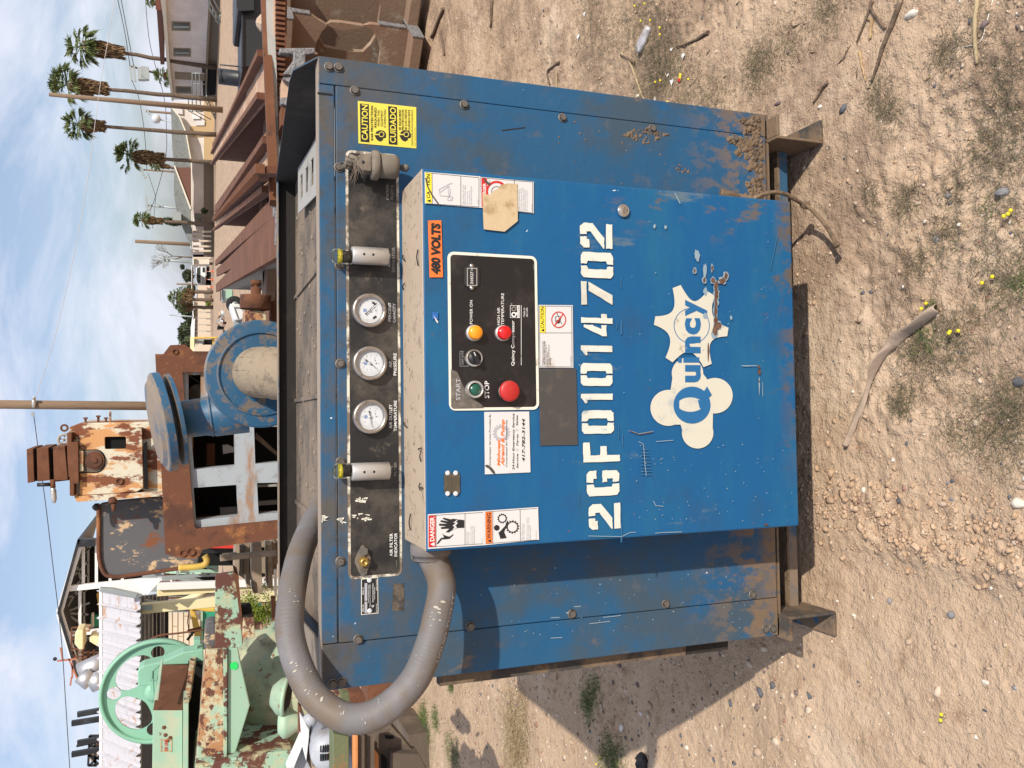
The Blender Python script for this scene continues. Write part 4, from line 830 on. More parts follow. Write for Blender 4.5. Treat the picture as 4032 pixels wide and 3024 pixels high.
m_.box(CP((aLc+aRc)/2, dA+.03, .075), E1*(aRc-aLc-.01), EN*.06, (0, 0, .006), 'mud'); m_.box(CP((aLc+aRc)/2, dA+.003, .0585), E1*(aRc-aLc-.01), EN*.006, (0, 0, .026), 'dusty_blue'); m_.build('cross_rail', comp)
m_ = MB(); m_.box(CP((aLc+aRc)/2, .17, .085), E1*(aRc-aLc-.02), EN*.006, (0, 0, .12), 'dark_inside'); m_.build('underfloor_shade', comp)  # dark sheet standing in for the shade in the gap below the cabinet
m_ = MB(); m_.box(CP((AL+AR)/2, DEP/2, ZB-.004), E1*(AR-AL-.004), EN*(DEP-.01), (0, 0, .006), 'channel_steel'); m_.build('base_plate', comp)
m_ = MB(); m_.box(CP((AL+AR)/2, .006, ZB-.006), E1*(AR-AL), EN*.012, (0, 0, .006), 'cabinet_blue'); m_.build('bottom_lip', comp)
# dark door seal strip down the left side of the cabinet
m_ = MB(); P = [CP(AL-.004, .05, .33), CP(AL-.004, .05, 1.0)]
m_.box(CP(AL-.018, .06, .74), E1*.036, EN*.03, (0, 0, .66), 'channel_steel'); m_.box(CP(AL-.018, .06, .345), E1*.036, EN*.03, (0, 0, .13), 'dark_inside'); m_.build('hinge_strip', comp)
# thin hose with a union hanging at the right below the box
m_ = MB(); hp = [(2835, 762, .02), (2880, 770, .03), (2960, 785, .045), (3005, 765, .05), (3050, 757, .055), (3095, 765, .055), (3130, 785, .05), (3165, 806, .04)]
P = [CAB.px(x, y, n) for x, y, n in hp]; tail = [gp(3180, 812, .07), gp(3215, 845, .055), gp(3255, 893, .045), gp(3290, 955, .04)]
m_.tube(cat(P[:3], 5), [.012]*6+[.009]*5, 'mud', n=10); m_.tube(cat(P[2:]+tail, 6), .0055, 'mud', n=10); m_.build('drain_hose', comp)
m_ = MB(); d = (tail[0]-P[-1]).normalized(); m_.lathe(P[-1]-d*.004, d, [(.0001, 0), (.011, 0), (.011, .022), (.0001, .022)], 'mud', n=6, smooth=False); m_.lathe(tail[-1]-d*.004, (tail[-1]-tail[-2]), [(.0001, 0), (.008, 0), (.008, .014), (.0001, .014)], 'mud', n=10); m_.build('hose_union', comp)
# ================================================================== THE GROUND
def vnoise(x, y, sc, seed):
    r = np.random.RandomState(seed); T = r.rand(256, 256); X = x/sc; Y = y/sc
    i = np.floor(X).astype(int); j = np.floor(Y).astype(int); fx = X-i; fy = Y-j; fx = fx*fx*(3-2*fx); fy = fy*fy*(3-2*fy)
    g = lambda a, b: T[a % 256, b % 256]
    return (g(i, j)*(1-fx)+g(i+1, j)*fx)*(1-fy)+(g(i, j+1)*(1-fx)+g(i+1, j+1)*fx)*fy-.5
def clodmask(x, y):
    m = np.clip(vnoise(x, y, .45, 3)*2.2+.35, 0, 1)
    track = 1/(1+np.exp((-(x+.43))/.012))            # 1 right of the wheel-track edge
    near = 1/(1+np.exp((y-1.95)/.03))
    ridge = np.exp(-((x+.37)/.07)**2)*near
    return np.clip(m*(1-near*(1-track)*.9)+ridge, 0, 1.3), near*(1-track)
def gh(x, y):
    x = np.asarray(x, float); y = np.asarray(y, float); fade = np.clip(1.3-np.hypot(x, y)/14, 0, 1)
    h = vnoise(x, y, .9, 1)*.035+vnoise(x, y, .25, 2)*.020+vnoise(x+y*.3, y, .10, 4)*.011
    c, tr = clodmask(x, y)
    rt = vnoise(x, y, .035, 5); h = h+(np.abs(rt)*.016+vnoise(x, y, .017, 6)*.007)*c*1.3+vnoise(x, y, .022, 7)*.0022
    h = h+tr*(-.008)+np.exp(-((x+.40)/.03)**2)*(y < 1.9)*.006
    flat = np.exp(-(np.clip(np.abs(x-.03)-.70, 0, 9)/.05)**2)*np.exp(-(np.clip(np.abs(y-2.45)-.62, 0, 9)/.05)**2)
    return h*fade*(1-.8*flat)-.004*flat
def grow(s, e, d0, k): 
    o = [s]; d = d0
    while o[-1] < e: o.append(o[-1]+d); d *= k
    return o
xr = grow(1.45, 1500, .0085, 1.045); xs = np.array([-v for v in reversed(xr)]+list(np.arange(-1.4435, 1.4435, .0065))+xr)
ys = np.array(list(np.arange(-60, 1.1, 1.2))+list(np.arange(1.12, 2.7, .0065))+grow(2.7, 1500, .0075, 1.0125))
GX_, GY_ = np.meshgrid(xs, ys); GZ_ = gh(GX_, GY_); nxn, nyn = len(xs), len(ys)
co = np.stack([GX_, GY_, GZ_], -1).reshape(-1, 3).astype(np.float32)
ii = (np.arange(nyn-1)[:, None]*nxn+np.arange(nxn-1)[None, :]).reshape(-1); fc = np.stack([ii, ii+1, ii+nxn+1, ii+nxn], -1).astype(np.int32)
me = bpy.data.meshes.new('ground'); me.vertices.add(len(co)); me.vertices.foreach_set('co', co.ravel()); me.loops.add(fc.size); me.loops.foreach_set('vertex_index', fc.ravel())
me.polygons.add(len(fc)); me.polygons.foreach_set('loop_start', np.arange(0, fc.size, 4, dtype=np.int32)); me.polygons.foreach_set('loop_total', np.full(len(fc), 4, np.int32)); me.polygons.foreach_set('use_smooth', np.ones(len(fc), bool)); me.update(); me.validate()
mat('dirt', (.44, .315, .21), [
    ((.50, .365, .25), [('n', 2.2, .40, .66)]), ((.33, .215, .14), [('n', 14, .50, .72, 8)]), ((.55, .42, .30), [('n', 60, .56, .70, 6)]),
    ((.27, .19, .125), [('n', 110, .62, .72, 6, (1, 1, 1), 3)]), ((.55, .42, .30), [('n', 1.3, .52, .66, 5, (1, 1, 1), 9)]), ((.30, .21, .145), [('n', 4, .44, .62, 9, (1, 1, 1), 12), ('x', -.25, .45)]), ((.13, .115, .065), [('n', 5, .60, .74, 9, (1, 1, 1), 4), ('n', 70, .40, .55)]), ((.55, .45, .35), [('n', 190, .66, .72, 3)])], rough=1, spec=.15, bump=[(200, .0035), (60, .006), (22, .012)])
me.materials.append(MATS['dirt']); go = bpy.data.objects.new('ground', me); COL.objects.link(go); struct(go)
print('ground', nxn, nyn)
def H1(x, y): return float(gh(np.array([x]), np.array([y]))[0])
def on(x, y, dz=0.0):
    p = gp(x, y); return Vector((p.x, p.y, H1(p.x, p.y)+dz))

# gravel: small pebbles of mixed colours, one object
mat('pebble', (.42, .31, .22), [((.55, .44, .33), [('isl', .45, .50)]), ((.17, .13, .12), [('isl', .74, .745)]), ((.11, .115, .13), [('isl', .83, .835)]), ((.30, .16, .12), [('isl', .90, .905)]), ((.66, .60, .52), [('isl', .95, .955)])], rough=.85, spec=.3, bump=[(300, .001)])
t_ = (1+5**.5)/2; IV = np.array([(-1, t_, 0), (1, t_, 0), (-1, -t_, 0), (1, -t_, 0), (0, -1, t_), (0, 1, t_), (0, -1, -t_), (0, 1, -t_), (t_, 0, -1), (t_, 0, 1), (-t_, 0, -1), (-t_, 0, 1)])/1.902
IF = np.array([(0, 11, 5), (0, 5, 1), (0, 1, 7), (0, 7, 10), (0, 10, 11), (1, 5, 9), (5, 11, 4), (11, 10, 2), (10, 7, 6), (7, 1, 8), (3, 9, 4), (3, 4, 2), (3, 2, 6), (3, 6, 8), (3, 8, 9), (4, 9, 5), (2, 4, 11), (6, 2, 10), (8, 6, 7), (9, 8, 1)])
def scatter(name, px, py, r, mt, label, sq=.55, sink=.15):
    n = len(px); z = gh(px, py); V = IV[None]*nrs.uniform(.5, 1.4, (n, 12, 1)); s = nrs.uniform(.7, 1.3, (n, 1, 3)); s[:, :, 2] *= sq; V = V*s*r[:, None, None]
    a = nrs.uniform(0, 6.28, n); ca, sa = np.cos(a)[:, None], np.sin(a)[:, None]; X = V[:, :, 0]*ca-V[:, :, 1]*sa; Y = V[:, :, 0]*sa+V[:, :, 1]*ca
    V = np.stack([X+px[:, None], Y+py[:, None], V[:, :, 2]+z[:, None]+(r*(sq*.5-sink))[:, None]], -1).reshape(-1, 3).astype(np.float32)
    Fc = (IF[None]+(np.arange(n)*12)[:, None, None]).reshape(-1, 3).astype(np.int32)
    me = bpy.data.meshes.new(name); me.vertices.add(len(V)); me.vertices.foreach_set('co', V.ravel()); me.loops.add(Fc.size); me.loops.foreach_set('vertex_index', Fc.ravel()); me.polygons.add(len(Fc))
    me.polygons.foreach_set('loop_start', np.arange(0, Fc.size, 3, dtype=np.int32)); me.polygons.foreach_set('loop_total', np.full(len(Fc), 3, np.int32)); me.update(); me.validate(); me.materials.append(MATS[mt])
    o = bpy.data.objects.new(name, me); COL.objects.link(o); o['category'] = name; return stuff(o, label)
def field(n, ymax, power):
    y = 1.15+(ymax-1.15)*nrs.rand(n)**power; x = nrs.uniform(-1, 1, n)*(.62*y+.25); return x, y
x, y = field(26000, 5.5, 1.5); r = np.exp(nrs.normal(-6.55, .52, len(x)))*(1+.12*y); c, tr = clodmask(x, y); keep = nrs.rand(len(x)) < .35+.5*c; scatter('gravel', x[keep], y[keep], np.clip(r[keep], .0009, .012), 'pebble', 'fine mixed gravel scattered over the dirt')
x, y = field(900, 12, 1.6); r = np.exp(nrs.normal(-5.6, .45, len(x)))*(1+.06*y); keep = nrs.rand(len(x)) < .9; scatter('gravel', x[keep], y[keep], np.clip(r[keep], .003, .022), 'pebble', 'coarser stones scattered over the dirt')
mat('clod', (.45, .31, .20), [((.53, .38, .26), [('isl', .5, .9)]), ((.34, .22, .145), [('n', 40, .5, .7)])], rough=1, spec=.1, bump=[(150, .004)])
x = nrs.uniform(-1, 1, 26000)*1.6; y = 1.15+nrs.rand(26000)*3; c, tr = clodmask(x, y); keep = nrs.rand(len(x)) < (c-.5)*.9; x, y = x[keep], y[keep]
scatter('dirt_clods', x, y, np.clip(np.exp(nrs.normal(-6.2, .55, len(x))), .001, .008), 'clod', 'crumbly dirt clods along the wheel track edge', .6, .1)
x = nrs.normal(-.335, .055, 1100); y = nrs.uniform(1.15, 1.95, 1100); scatter('dirt_clods', x, y, np.clip(np.exp(nrs.normal(-5.7, .6, len(x))), .002, .012), 'clod', 'bigger dirt lumps in the ridge beside the wheel track', .6, .1)

x = nrs.uniform(-2.6, -.72, 7000); y = nrs.uniform(1.9, 5.5, 7000); keep = np.abs(x) < .62*y+.3; x, y = x[keep], y[keep]; scatter('gravel', x, y, np.clip(np.exp(nrs.normal(-5.5, .5, len(x))), .0018, .016), 'pebble', 'mixed purple and grey gravel in the compressor shadow')
# single stones one can point at
def stone(x, y, rx, ry, base, label, sq=.6, hi=.0, jag=.16, group=None):
    p = on(x, y); d = (p-Vector((0, 0, EYE))).length; k = d/FPX; bm = bmesh.new(); bmesh.ops.create_icosphere(bm, subdivisions=3, radius=1); sx, sy = ry*k, rx*k*1.35
    seed = rnd.uniform(0, 99)
    for v in bm.verts:
        n = 1+jag*(sin(v.co.x*3.1+seed)+sin(v.co.y*2.7+seed*2)+sin(v.co.z*3.7+seed*.7))/2; v.co = Vector((v.co.x*sx*n, v.co.y*sy*n, v.co.z*min(sx, sy)*sq*n))
    me = bpy.data.meshes.new('stone'); bm.to_mesh(me); bm.free(); me.polygons.foreach_set('use_smooth', [True]*len(me.polygons)); me.materials.append(MATS[base])
    o = bpy.data.objects.new('stone', me); COL.objects.link(o); o.location = p+Vector((0, 0, min(sx, sy)*sq*.45)); return tag(o, label, 'stone', group)
mat('stone_white', (.62, .57, .48), [((.45, .38, .30), [('n', 40, .5, .7)])], rough=.85, bump=[(120, .002)])
mat('stone_grey', (.20, .195, .20), [((.30, .27, .25), [('n', 60, .5, .65)])], rough=.85, bump=[(150, .0015)])
mat('stone_dark', (.075, .08, .09), [((.14, .13, .13), [('n', 60, .5, .7)])], rough=.8, bump=[(150, .001)])
mat('stone_purple', (.13, .085, .09), [((.2, .15, .14), [('n', 60, .5, .7)])], rough=.9, bump=[(150, .002)])
mat('stone_tan', (.44, .33, .24), [((.34, .25, .18), [('n', 50, .5, .7)])], rough=.95, bump=[(150, .002)])
def mz(rx, ry, x, y): return rx+x/1.8433, ry+y/1.8433
for (rx, ry, x, y, a, b_, m_, lab) in [
    (2832, 0, 1405, 105, 36, 28, 'stone_white', 'large smooth white stone in the top right corner of the dirt'),
    (2832, 0, 2045, 1395, 34, 32, 'stone_grey', 'large rounded grey stone near the right frame edge, above the yellow flowers'),
    (2832, 0, 1648, 1420, 20, 18, 'stone_grey', 'small grey stone left of the large rounded grey one'),
    (2832, 0, 402, 750, 22, 14, 'stone_purple', 'flat purple brown stone just beyond the compressor right foot'),
    (2832, 0, 712, 775, 16, 14, 'stone_white', 'small pale pebble behind the right skid foot'),
    (2832, 0, 1435, 1475, 16, 14, 'stone_tan', 'pinkish pebble half buried near a weed clump'),
    (2832, 800, 1572, 262, 17, 26, 'stone_grey', 'upright blue grey stone between weeds, level with the hose end'),
    (2832, 800, 1487, 132, 11, 11, 'stone_white', 'round cream pebble above the blue grey stone'),
    (2832, 800, 1742, 158, 12, 12, 'stone_white', 'angular white pebble right of the round cream one'),
    (2832, 800, 2160, 1295, 32, 26, 'stone_dark', 'smooth dark slate blue stone at the right frame edge'),
    (2832, 800, 958, 1368, 10, 11, 'stone_white', 'tiny white stone left of the curled cardboard'),
    (2832, 1500, 2160, 885, 36, 36, 'stone_white', 'blocky cream stone at the right frame edge by the ridge'),
    (2832, 1500, 2172, 772, 22, 16, 'stone_tan', 'tan lump above the blocky cream stone'),
    (2832, 1500, 1295, 870, 12, 18, 'stone_dark', 'black flat chip set in a tan clod'),
    (2832, 1500, 1585, 895, 26, 20, 'stone_tan', 'angular tan clod on the ridge'),
    (2832, 1500, 1660, 725, 11, 13, 'stone_dark', 'small dark blue pebble beside a paler one'),
    (2832, 1500, 1625, 740, 9, 10, 'stone_grey', 'small pale grey pebble touching the dark blue one'),
    (2832, 1500, 1035, 792, 14, 20, 'stone_white', 'upright white stone in the cloddy dirt'),
    (2832, 1500, 1655, 860, 14, 10, 'stone_grey', 'oval grey pebble on the ridge'),
    (2832, 1500, 1210, 1600, 14, 20, 'stone_grey', 'grey and black stone alone on the smooth wheel track'),
    (2832, 1500, 840, 1598, 11, 8, 'stone_white', 'small white stone by the left skid foot'),
    (2832, 2124, 952, 553, 14, 12, 'stone_white', 'cream cube shaped stone just right of the left skid foot'),
    (2832, 2124, 1912, 1038, 18, 13, 'stone_white', 'pale flat stone among gravel at lower right'),
    (2832, 2124, 1660, 550, 19, 26, 'stone_grey', 'flat pale grey stone sunk in the smooth track'),
    (2832, 2124, 2120, 1080, 14, 12, 'stone_grey', 'rounded grey stone at the right end of the gravel streak'),
    (2832, 2124, 678, 918, 7, 14, 'stone_dark', 'upright dark green grey pebble near the shadow edge'),
    (2832, 2124, 1918, 1243, 11, 9, 'stone_dark', 'oval slate pebble under the gravel streak'),
    (2000, 2124, 1300, 1510, 13, 17, 'stone_white', 'pale leaf shaped stone just outside the shadow of the compressor'),
    (1900, 0, 1145, 700, 16, 12, 'stone_white', 'cream stone beside the right edge of the cabinet'),
    (1900, 0, 1265, 720, 9, 18, 'stone_white', 'pointed pale stone touching the right edge of the cabinet'),
    (1900, 0, 2120, 750, 20, 13, 'stone_purple', 'dark maroon stone level with the cabinet bottom')]:
    fx, fy = mz(rx, ry, x, y)
    if (rx, x) == (1900, 2120): continue
    stone(fx, fy, a*.55, b_*.55, m_, lab)

# weeds: thin blades in clumps; dry straw; sticks
mat('weed', (.085, .075, .042), [((.26, .19, .12), [('isl', .35, .6)]), ((.11, .13, .055), [('isl', .82, .9)])], rough=.9)
mat('weed_green', (.07, .12, .03), [((.16, .19, .05), [('isl', .4, .8)]), ((.05, .08, .03), [('isl', .85, .95)])], rough=.8)
mat('straw', (.42, .33, .19), [((.28, .20, .11), [('isl', .4, .9)])], rough=.9)
mat('flower_yellow', (.80, .62, .02), rough=.6)
mat('bark', (.15, .105, .07), [((.09, .06, .04), [('n', 60, .45, .6)]), ((.38, .29, .18), [('n', 18, .62, .7)])], rough=.95, bump=[(100, .003)])
mat('split_wood', (.42, .29, .15), [((.28, .18, .09), [('n', 40, .5, .65)])], rough=.9, bump=[(90, .002)])
def blades(n, pts, L, wd, up, mt, name, label, flat=.5):
    """pts: list of (X,Y,spread,weight)"""
    w_ = np.array([p[3] for p in pts], float); idx = nrs.choice(len(pts), n, p=w_/w_.sum()); P = np.array([p[:3] for p in pts])[idx]
    bx = P[:, 0]+nrs.normal(0, 1, n)*P[:, 2]; by = P[:, 1]+nrs.normal(0, 1, n)*P[:, 2]; bz = gh(bx, by)
    a = nrs.uniform(0, 6.28, n); el = np.abs(nrs.normal(up, .35, n)); l = L*nrs.uniform(.4, 1.4, n); d = np.stack([np.cos(a)*np.cos(el), np.sin(a)*np.cos(el), np.sin(el)], -1)
    b0 = np.stack([bx, by, bz+.001], -1); b1 = b0+d*l[:, None]*.5; d2 = d+np.stack([nrs.normal(0, .4, n), nrs.normal(0, .4, n), -.45*nrs.rand(n)], -1); b2 = b1+d2*l[:, None]*.5; b2[:, 2] = np.maximum(b2[:, 2], bz+.001)
    s = np.stack([-np.sin(a), np.cos(a), np.zeros(n)], -1)*wd*nrs.uniform(.6, 1.4, n)[:, None]; s2 = np.stack([0*a, 0*a, np.ones(n)], -1)*wd*.6
    V = np.stack([b0-s, b0+s, b1-s*.8+s2, b1+s*.8-s2, b2], 1).reshape(-1, 3).astype(np.float32); o5 = np.arange(n, dtype=np.int32)*5
    Fc = np.stack([o5, o5+1, o5+3, o5, o5+3, o5+2, o5+2, o5+3, o5+4], -1).ravel(); nf = n*3
    me = bpy.data.meshes.new(name); me.vertices.add(len(V)); me.vertices.foreach_set('co', V.ravel()); me.loops.add(nf*3); me.loops.foreach_set('vertex_index', Fc); me.polygons.add(nf); me.polygons.foreach_set('loop_start', np.arange(0, nf*3, 3, dtype=np.int32)); me.polygons.foreach_set('loop_total', np.full(nf, 3, np.int32)); me.update(); me.validate(); me.materials.append(MATS[mt])
    o = bpy.data.objects.new(name, me); COL.objects.link(o); o['category'] = name.replace('_', ' '); return stuff(o, label)
def W(rx, ry, lst):
    o = []
    for x, y, s, w_ in lst: p = gp(*mz(rx, ry, x, y)); o.append((p.x, p.y, s, w_))
    return o
wp = W(1900, 0, [(1250, 300, .07, 6), (1100, 150, .07, 5), (800, 120, .08, 5), (1350, 480, .06, 5), (1250, 600, .05, 4), (900, 300, .05, 2), (1500, 650, .05, 2), (1680, 700, .04, 2), (2000, 450, .04, 2), (150, 480, .10, 2), (60, 200, .12, 2)]) + \
     W(2832, 0, [(750, 60, .03, 1.5), (500, 280, .03, 1.2), (260, 480, .03, 1.5), (1900, 200, .03, 1), (1650, 400, .02, 1), (2100, 600, .04, 2), (2100, 1000, .04, 3), (1900, 1100, .03, 1), (1240, 820, .02, 1), (1350, 1450, .02, 1.2), (1700, 1350, .02, .8), (2050, 1500, .03, 1), (1100, 1400, .02, .5), (1150, 700, .02, .8)]) + \
     W(2832, 800, [(1430, 460, .02, 1), (1650, 200, .02, 1), (2150, 560, .03, 1.5), (2000, 650, .04, 1.5), (1700, 960, .03, 1.5), (1400, 1050, .02, 1.2), (1600, 1000, .03, .8), (1480, 1200, .03, .8), (1300, 1430, .02, .8), (2050, 1550, .04, 2), (1900, 350, .03, .8)]) + \
     W(2832, 1500, [(1950, 400, .04, 2), (2150, 180, .03, 1.5), (1650, 350, .02, .5), (1300, 150, .015, .6)]) + \
     W(2000, 2124, [(50, 1400, .12, 3), (100, 1600, .12, 2), (-400, 1300, .25, 4), (600, 1200, .06, 1)]) + W(1500, 2424-0, [(300, 700, .2, 2)])
blades(40000, [(a, b, s*1.35, w_) for a, b, s, w_ in wp], .022, .00036, .22, 'weed', 'dry_weeds', 'matted dry olive weeds in patches on the dirt')
gpn = W(2832, 800, [(2180, 560, .02, .6), (1480, 980, .02, .6), (1540, 740, .008, .3)])+W(2000, 2124, [(850, 1540, .04, .8), (720, 1620, .05, .6)])+W(1500-1500+1000, 2124, [(1230, 1350, .09, 5), (900, 1130, .10, 3), (1430, 1060, .03, 1), (1450, 1550, .10, 2), (1300, 1500, .12, 2)])+W(2832, 0, [(1950, 1500, .02, .25)])
blades(2600, gpn, .026, .0006, .7, 'weed_green', 'green_weeds', 'fresh green weeds at the left behind the compressor and among stones')
sp = [(nrs.uniform(-1, 1)*1.8, nrs.uniform(1.2, 3.5), .25, 1) for _ in range(40)]+W(2000, 2124, [(100, 1250, .08, 6), (60, 1500, .10, 8)])+W(900, 0, [(1700, 300, .2, 6), (1600, 150, .2, 5), (1900, 120, .15, 4)])
blades(1500, sp, .035, .0006, .02, 'straw', 'dry_straw', 'bits of dry straw lying on the dirt')
blades(3800, W(2000, 2124, [(40, 1350, .10, 4), (90, 1500, .09, 4), (130, 1230, .05, 1), (60, 1600, .08, 2)])+W(1500, 2424, [(560, 460, .10, 1)]), .060, .0007, .25, 'straw', 'dry_grass', 'flattened dry grass clump at the far edge of the compressor shadow')
blades(1500, W(2000, 2124, [(780, 1560, .05, 3), (600, 1180, .04, 2), (640, 1080, .04, 1)]), .035, .0007, .7, 'weed_green', 'green_weeds', 'small green weeds growing in the compressor shadow')
def flowers(lst, lab):
    m_ = MB()
    for fx, fy in lst:
        p = on(fx, fy); h = rnd.uniform(.012, .022); q = p+Vector((rnd.uniform(-.006, .006), rnd.uniform(-.006, .006), h)); m_.tube([p, q], .0006, 'weed_green', n=4); m_.lathe(q, (0, -.3, 1), [(.0001, -.002), (.0045, .0), (.0040, .003), (.0001, .0045)], 'flower_yellow', n=8)
    o = m_.build('wild_flower', fix=False, loc=tuple(on(*lst[0]))); return tag(o, lab, 'flower', 'yellow wild flowers')
flowers([mz(2832, 0, 2112, 1535), mz(2832, 0, 2114, 1570), mz(2832, 0, 2102, 1560)], 'largest yellow flower cluster, at the right frame edge by the large grey stone')
flowers([mz(2832, 800, 1925, 567)], 'single yellow flower on a leaning stem right of the curled cardboard'); flowers([mz(2832, 800, 2015, 541)], 'small yellow flower beside the single leaning one, nearer the frame edge')
flowers([mz(2832, 800, 1496, 740), mz(2832, 800, 1492, 768)], 'yellow flower pair growing through the curled cardboard end')
flowers([mz(2832, 800, 1708, 945), mz(2832, 800, 1750, 935), mz(2832, 800, 1710, 962)], 'three tiny yellow flowers in the weeds beyond the cardboard')
flowers([mz(1900, 0, 1182, 150), mz(1900, 0, 1243, 152), mz(1900, 0, 1332, 207), mz(1900, 0, 1320, 265), mz(1900, 0, 1132, 54), mz(1900, 0, 1205, 45)], 'scattered yellow flowers around the crushed can')
flowers([mz(1900, 0, 1330, 590), mz(1900, 0, 1538, 575), mz(1900, 0, 1383, 750), mz(1900, 0, 1290, 600)], 'yellow flowers in the weeds close to the right cabinet edge')
flowers([mz(2832, 2124, 1645, 1290), mz(2832, 2124, 1640, 1270)], 'lone yellow flower on the smooth track at lower right')
flowers([mz(2000, 2124, 735, 1560), mz(2000, 2124, 700, 1610)], 'yellow flower on green weeds beside the cabinet shadow')
def stick(pts, r0, r1, m_, lab, n=7, lift=.6, cat_='stick', name='stick'):
    P = [on(x, y) for x, y in pts]; P = [Vector((p.x, p.y, p.z+lift*r0)) for p in P]; P = cat(P, 4); k = len(P); b_ = MB(); b_.tube([p+Vector((rnd.uniform(-1, 1), rnd.uniform(-1, 1), rnd.uniform(-.3, .6)))*r0*.25 for p in P], [r0+(r1-r0)*i/(k-1) for i in range(k)], m_, n=n)
    return tag(b_.build(name, loc=tuple(P[0])), lab, cat_)
stick(zz(2832, 0, [(1330, -10), (1210, 290), (1165, 440), (1110, 600)]), .007, .003, 'bark', 'long brown stick running off the top edge beside the white stone')
stick(zz(2832, 0, [(1090, 0), (1045, 120), (985, 310)]), .005, .002, 'bark', 'thin grey brown stick left of the long stick')
stick(zz(2832, 0, [(1900, -10), (1900, 200), (1905, 470)]), .0055, .004, 'straw', 'pale split reed pointing down from the top edge near the white string')
stick(zz(2832, 0, [(1075, 60), (1190, 210)]), .004, .003, 'bark', 'short dark twig crossing above the white stone')
stick(zz(2832, 0, [(775, 595), (720, 665), (672, 748)]), .005, .0025, 'bark', 'short grey brown twig near the right skid foot')
stick(zz(2832, 0, [(1005, 370), (1030, 480), (1065, 590)]), .004, .002, 'split_wood', 'pale wood splinter meeting the long stick tip')
stick(zz(2832, 0, [(1080, 130), (1078, 275)]), .005, .004, 'split_wood', 'short chunky yellow wood splinter between the two sticks')
stick(zz(1900, 0, [(1640, 232), (1540, 300), (1420, 348)]), .008, .002, 'bark', 'dark curved piece of bark right of the crushed can')
stick(zz(1900, 0, [(1010, 380), (1085, 460), (1150, 620), (1200, 745)]), .0045, .003, 'straw', 'long dry stalk leaning to the right cabinet edge')
stick(zz(1900, 0, [(1020, 400), (1120, 460)]), .005, .005, 'bark', 'dark wood scrap under the crushed can')
stick(zz(1900, 0, [(572, 455), (480, 520), (500, 620)]), .007, .004, 'bark', 'rotten wood bit near the upper right cabinet edge')
stick(zz(1900, 0, [(552, 515), (548, 650)]), .004, .003, 'straw', 'pale reed touching the cabinet edge')
stick(zz(900, 0, [(1480, 270), (1570, 60)]), .014, .010, 'bark', 'dark rotten board piece on the dirt at the far right')
stick(zz(900, 0, [(1545, 230), (1575, 400)]), .012, .008, 'bark', 'dark stick beside the girder shadow')
stick(zz(1900, 0, [(75, 0), (60, 200)]), .012, .006, 'bark', 'weathered stick at the top edge')
stick(zz(2832, 2124, [(2068, 758), (2028, 920)]), .0018, .0014, 'straw', 'thin straw stalk at the far lower right')
stick(zz(2832, 2124, [(1518, 172), (1463, 285)]), .0018, .0012, 'straw', 'thin pale straw on the smooth track')
stick(zz(2832, 2124, [(1037, 890), (1050, 1020)]), .0016, .001, 'straw', 'short curved straw on the track left of centre')
stick(zz(2832, 800, [(1870, 500), (1790, 610)]), .002, .0012, 'bark', 'thin twig beside the single yellow flower')
stick(zz(2832, 0, [(2005, 0), (1975, 170), (1935, 310), (1820, 345), (1700, 372)]), .0016, .0012, 'stone_white', 'frayed white string lying over the reed', cat_='string', name='string')
def chip_label(i, m_c, fx, fy):
    near = min(REFS, key=lambda q: math.hypot(q[0]-fx, q[1]-fy))[2]
    return ('pale' if m_c == 'split_wood' else 'dark')+(' straight', ' tapering', ' broad', ' thin', ' stubby')[i % 5]+' wood splinter on the dirt '+near
REFS = [(3560, 60, 'by the large white stone'), (3420, 150, 'between the two sticks'), (3300, 60, 'above the thin grey stick'), (3150, 250, 'beyond the right skid foot'), (3080, 120, 'in the bare dirt past the foot'), (3500, 330, 'by the tip of the long stick'), (3650, 250, 'left of the pale reed'),
        (1750, 60, 'by the rotten board piece'), (1800, 220, 'near the girder shadow'), (2000, 100, 'by the weathered stick'), (2150, 250, 'by the rotten wood bit'), (2300, 60, 'in the right edge weeds'), (2550, 150, 'around the crushed can'), (2750, 180, 'by the curved bark'), (2850, 60, 'past the curved bark'), (2400, 250, 'near the dry stalk')]
for i in range(34):      # chips of bark and splinters
    fx, fy = (rnd.uniform(3000, 3700), rnd.uniform(0, 420)) if i < 12 else (rnd.uniform(1680, 2900), rnd.uniform(0, 420))
    if i > 11 and fy > 280+(fx-1680)*.1: continue
    m_c = rnd.choice(['bark', 'split_wood', 'bark']); p = on(fx, fy); a = rnd.uniform(0, pi); d = Vector((cos(a), sin(a), 0))*rnd.uniform(.006, .022); b_ = MB(); b_.tube([p-d, p+Vector((0, 0, .003)), p+d], [.0008, .002, .0008], m_c, n=5)
    tag(b_.build('wood_chip', loc=tuple(p)), chip_label(i, m_c, fx, fy), 'wood chip', 'wood splinters on the dirt')

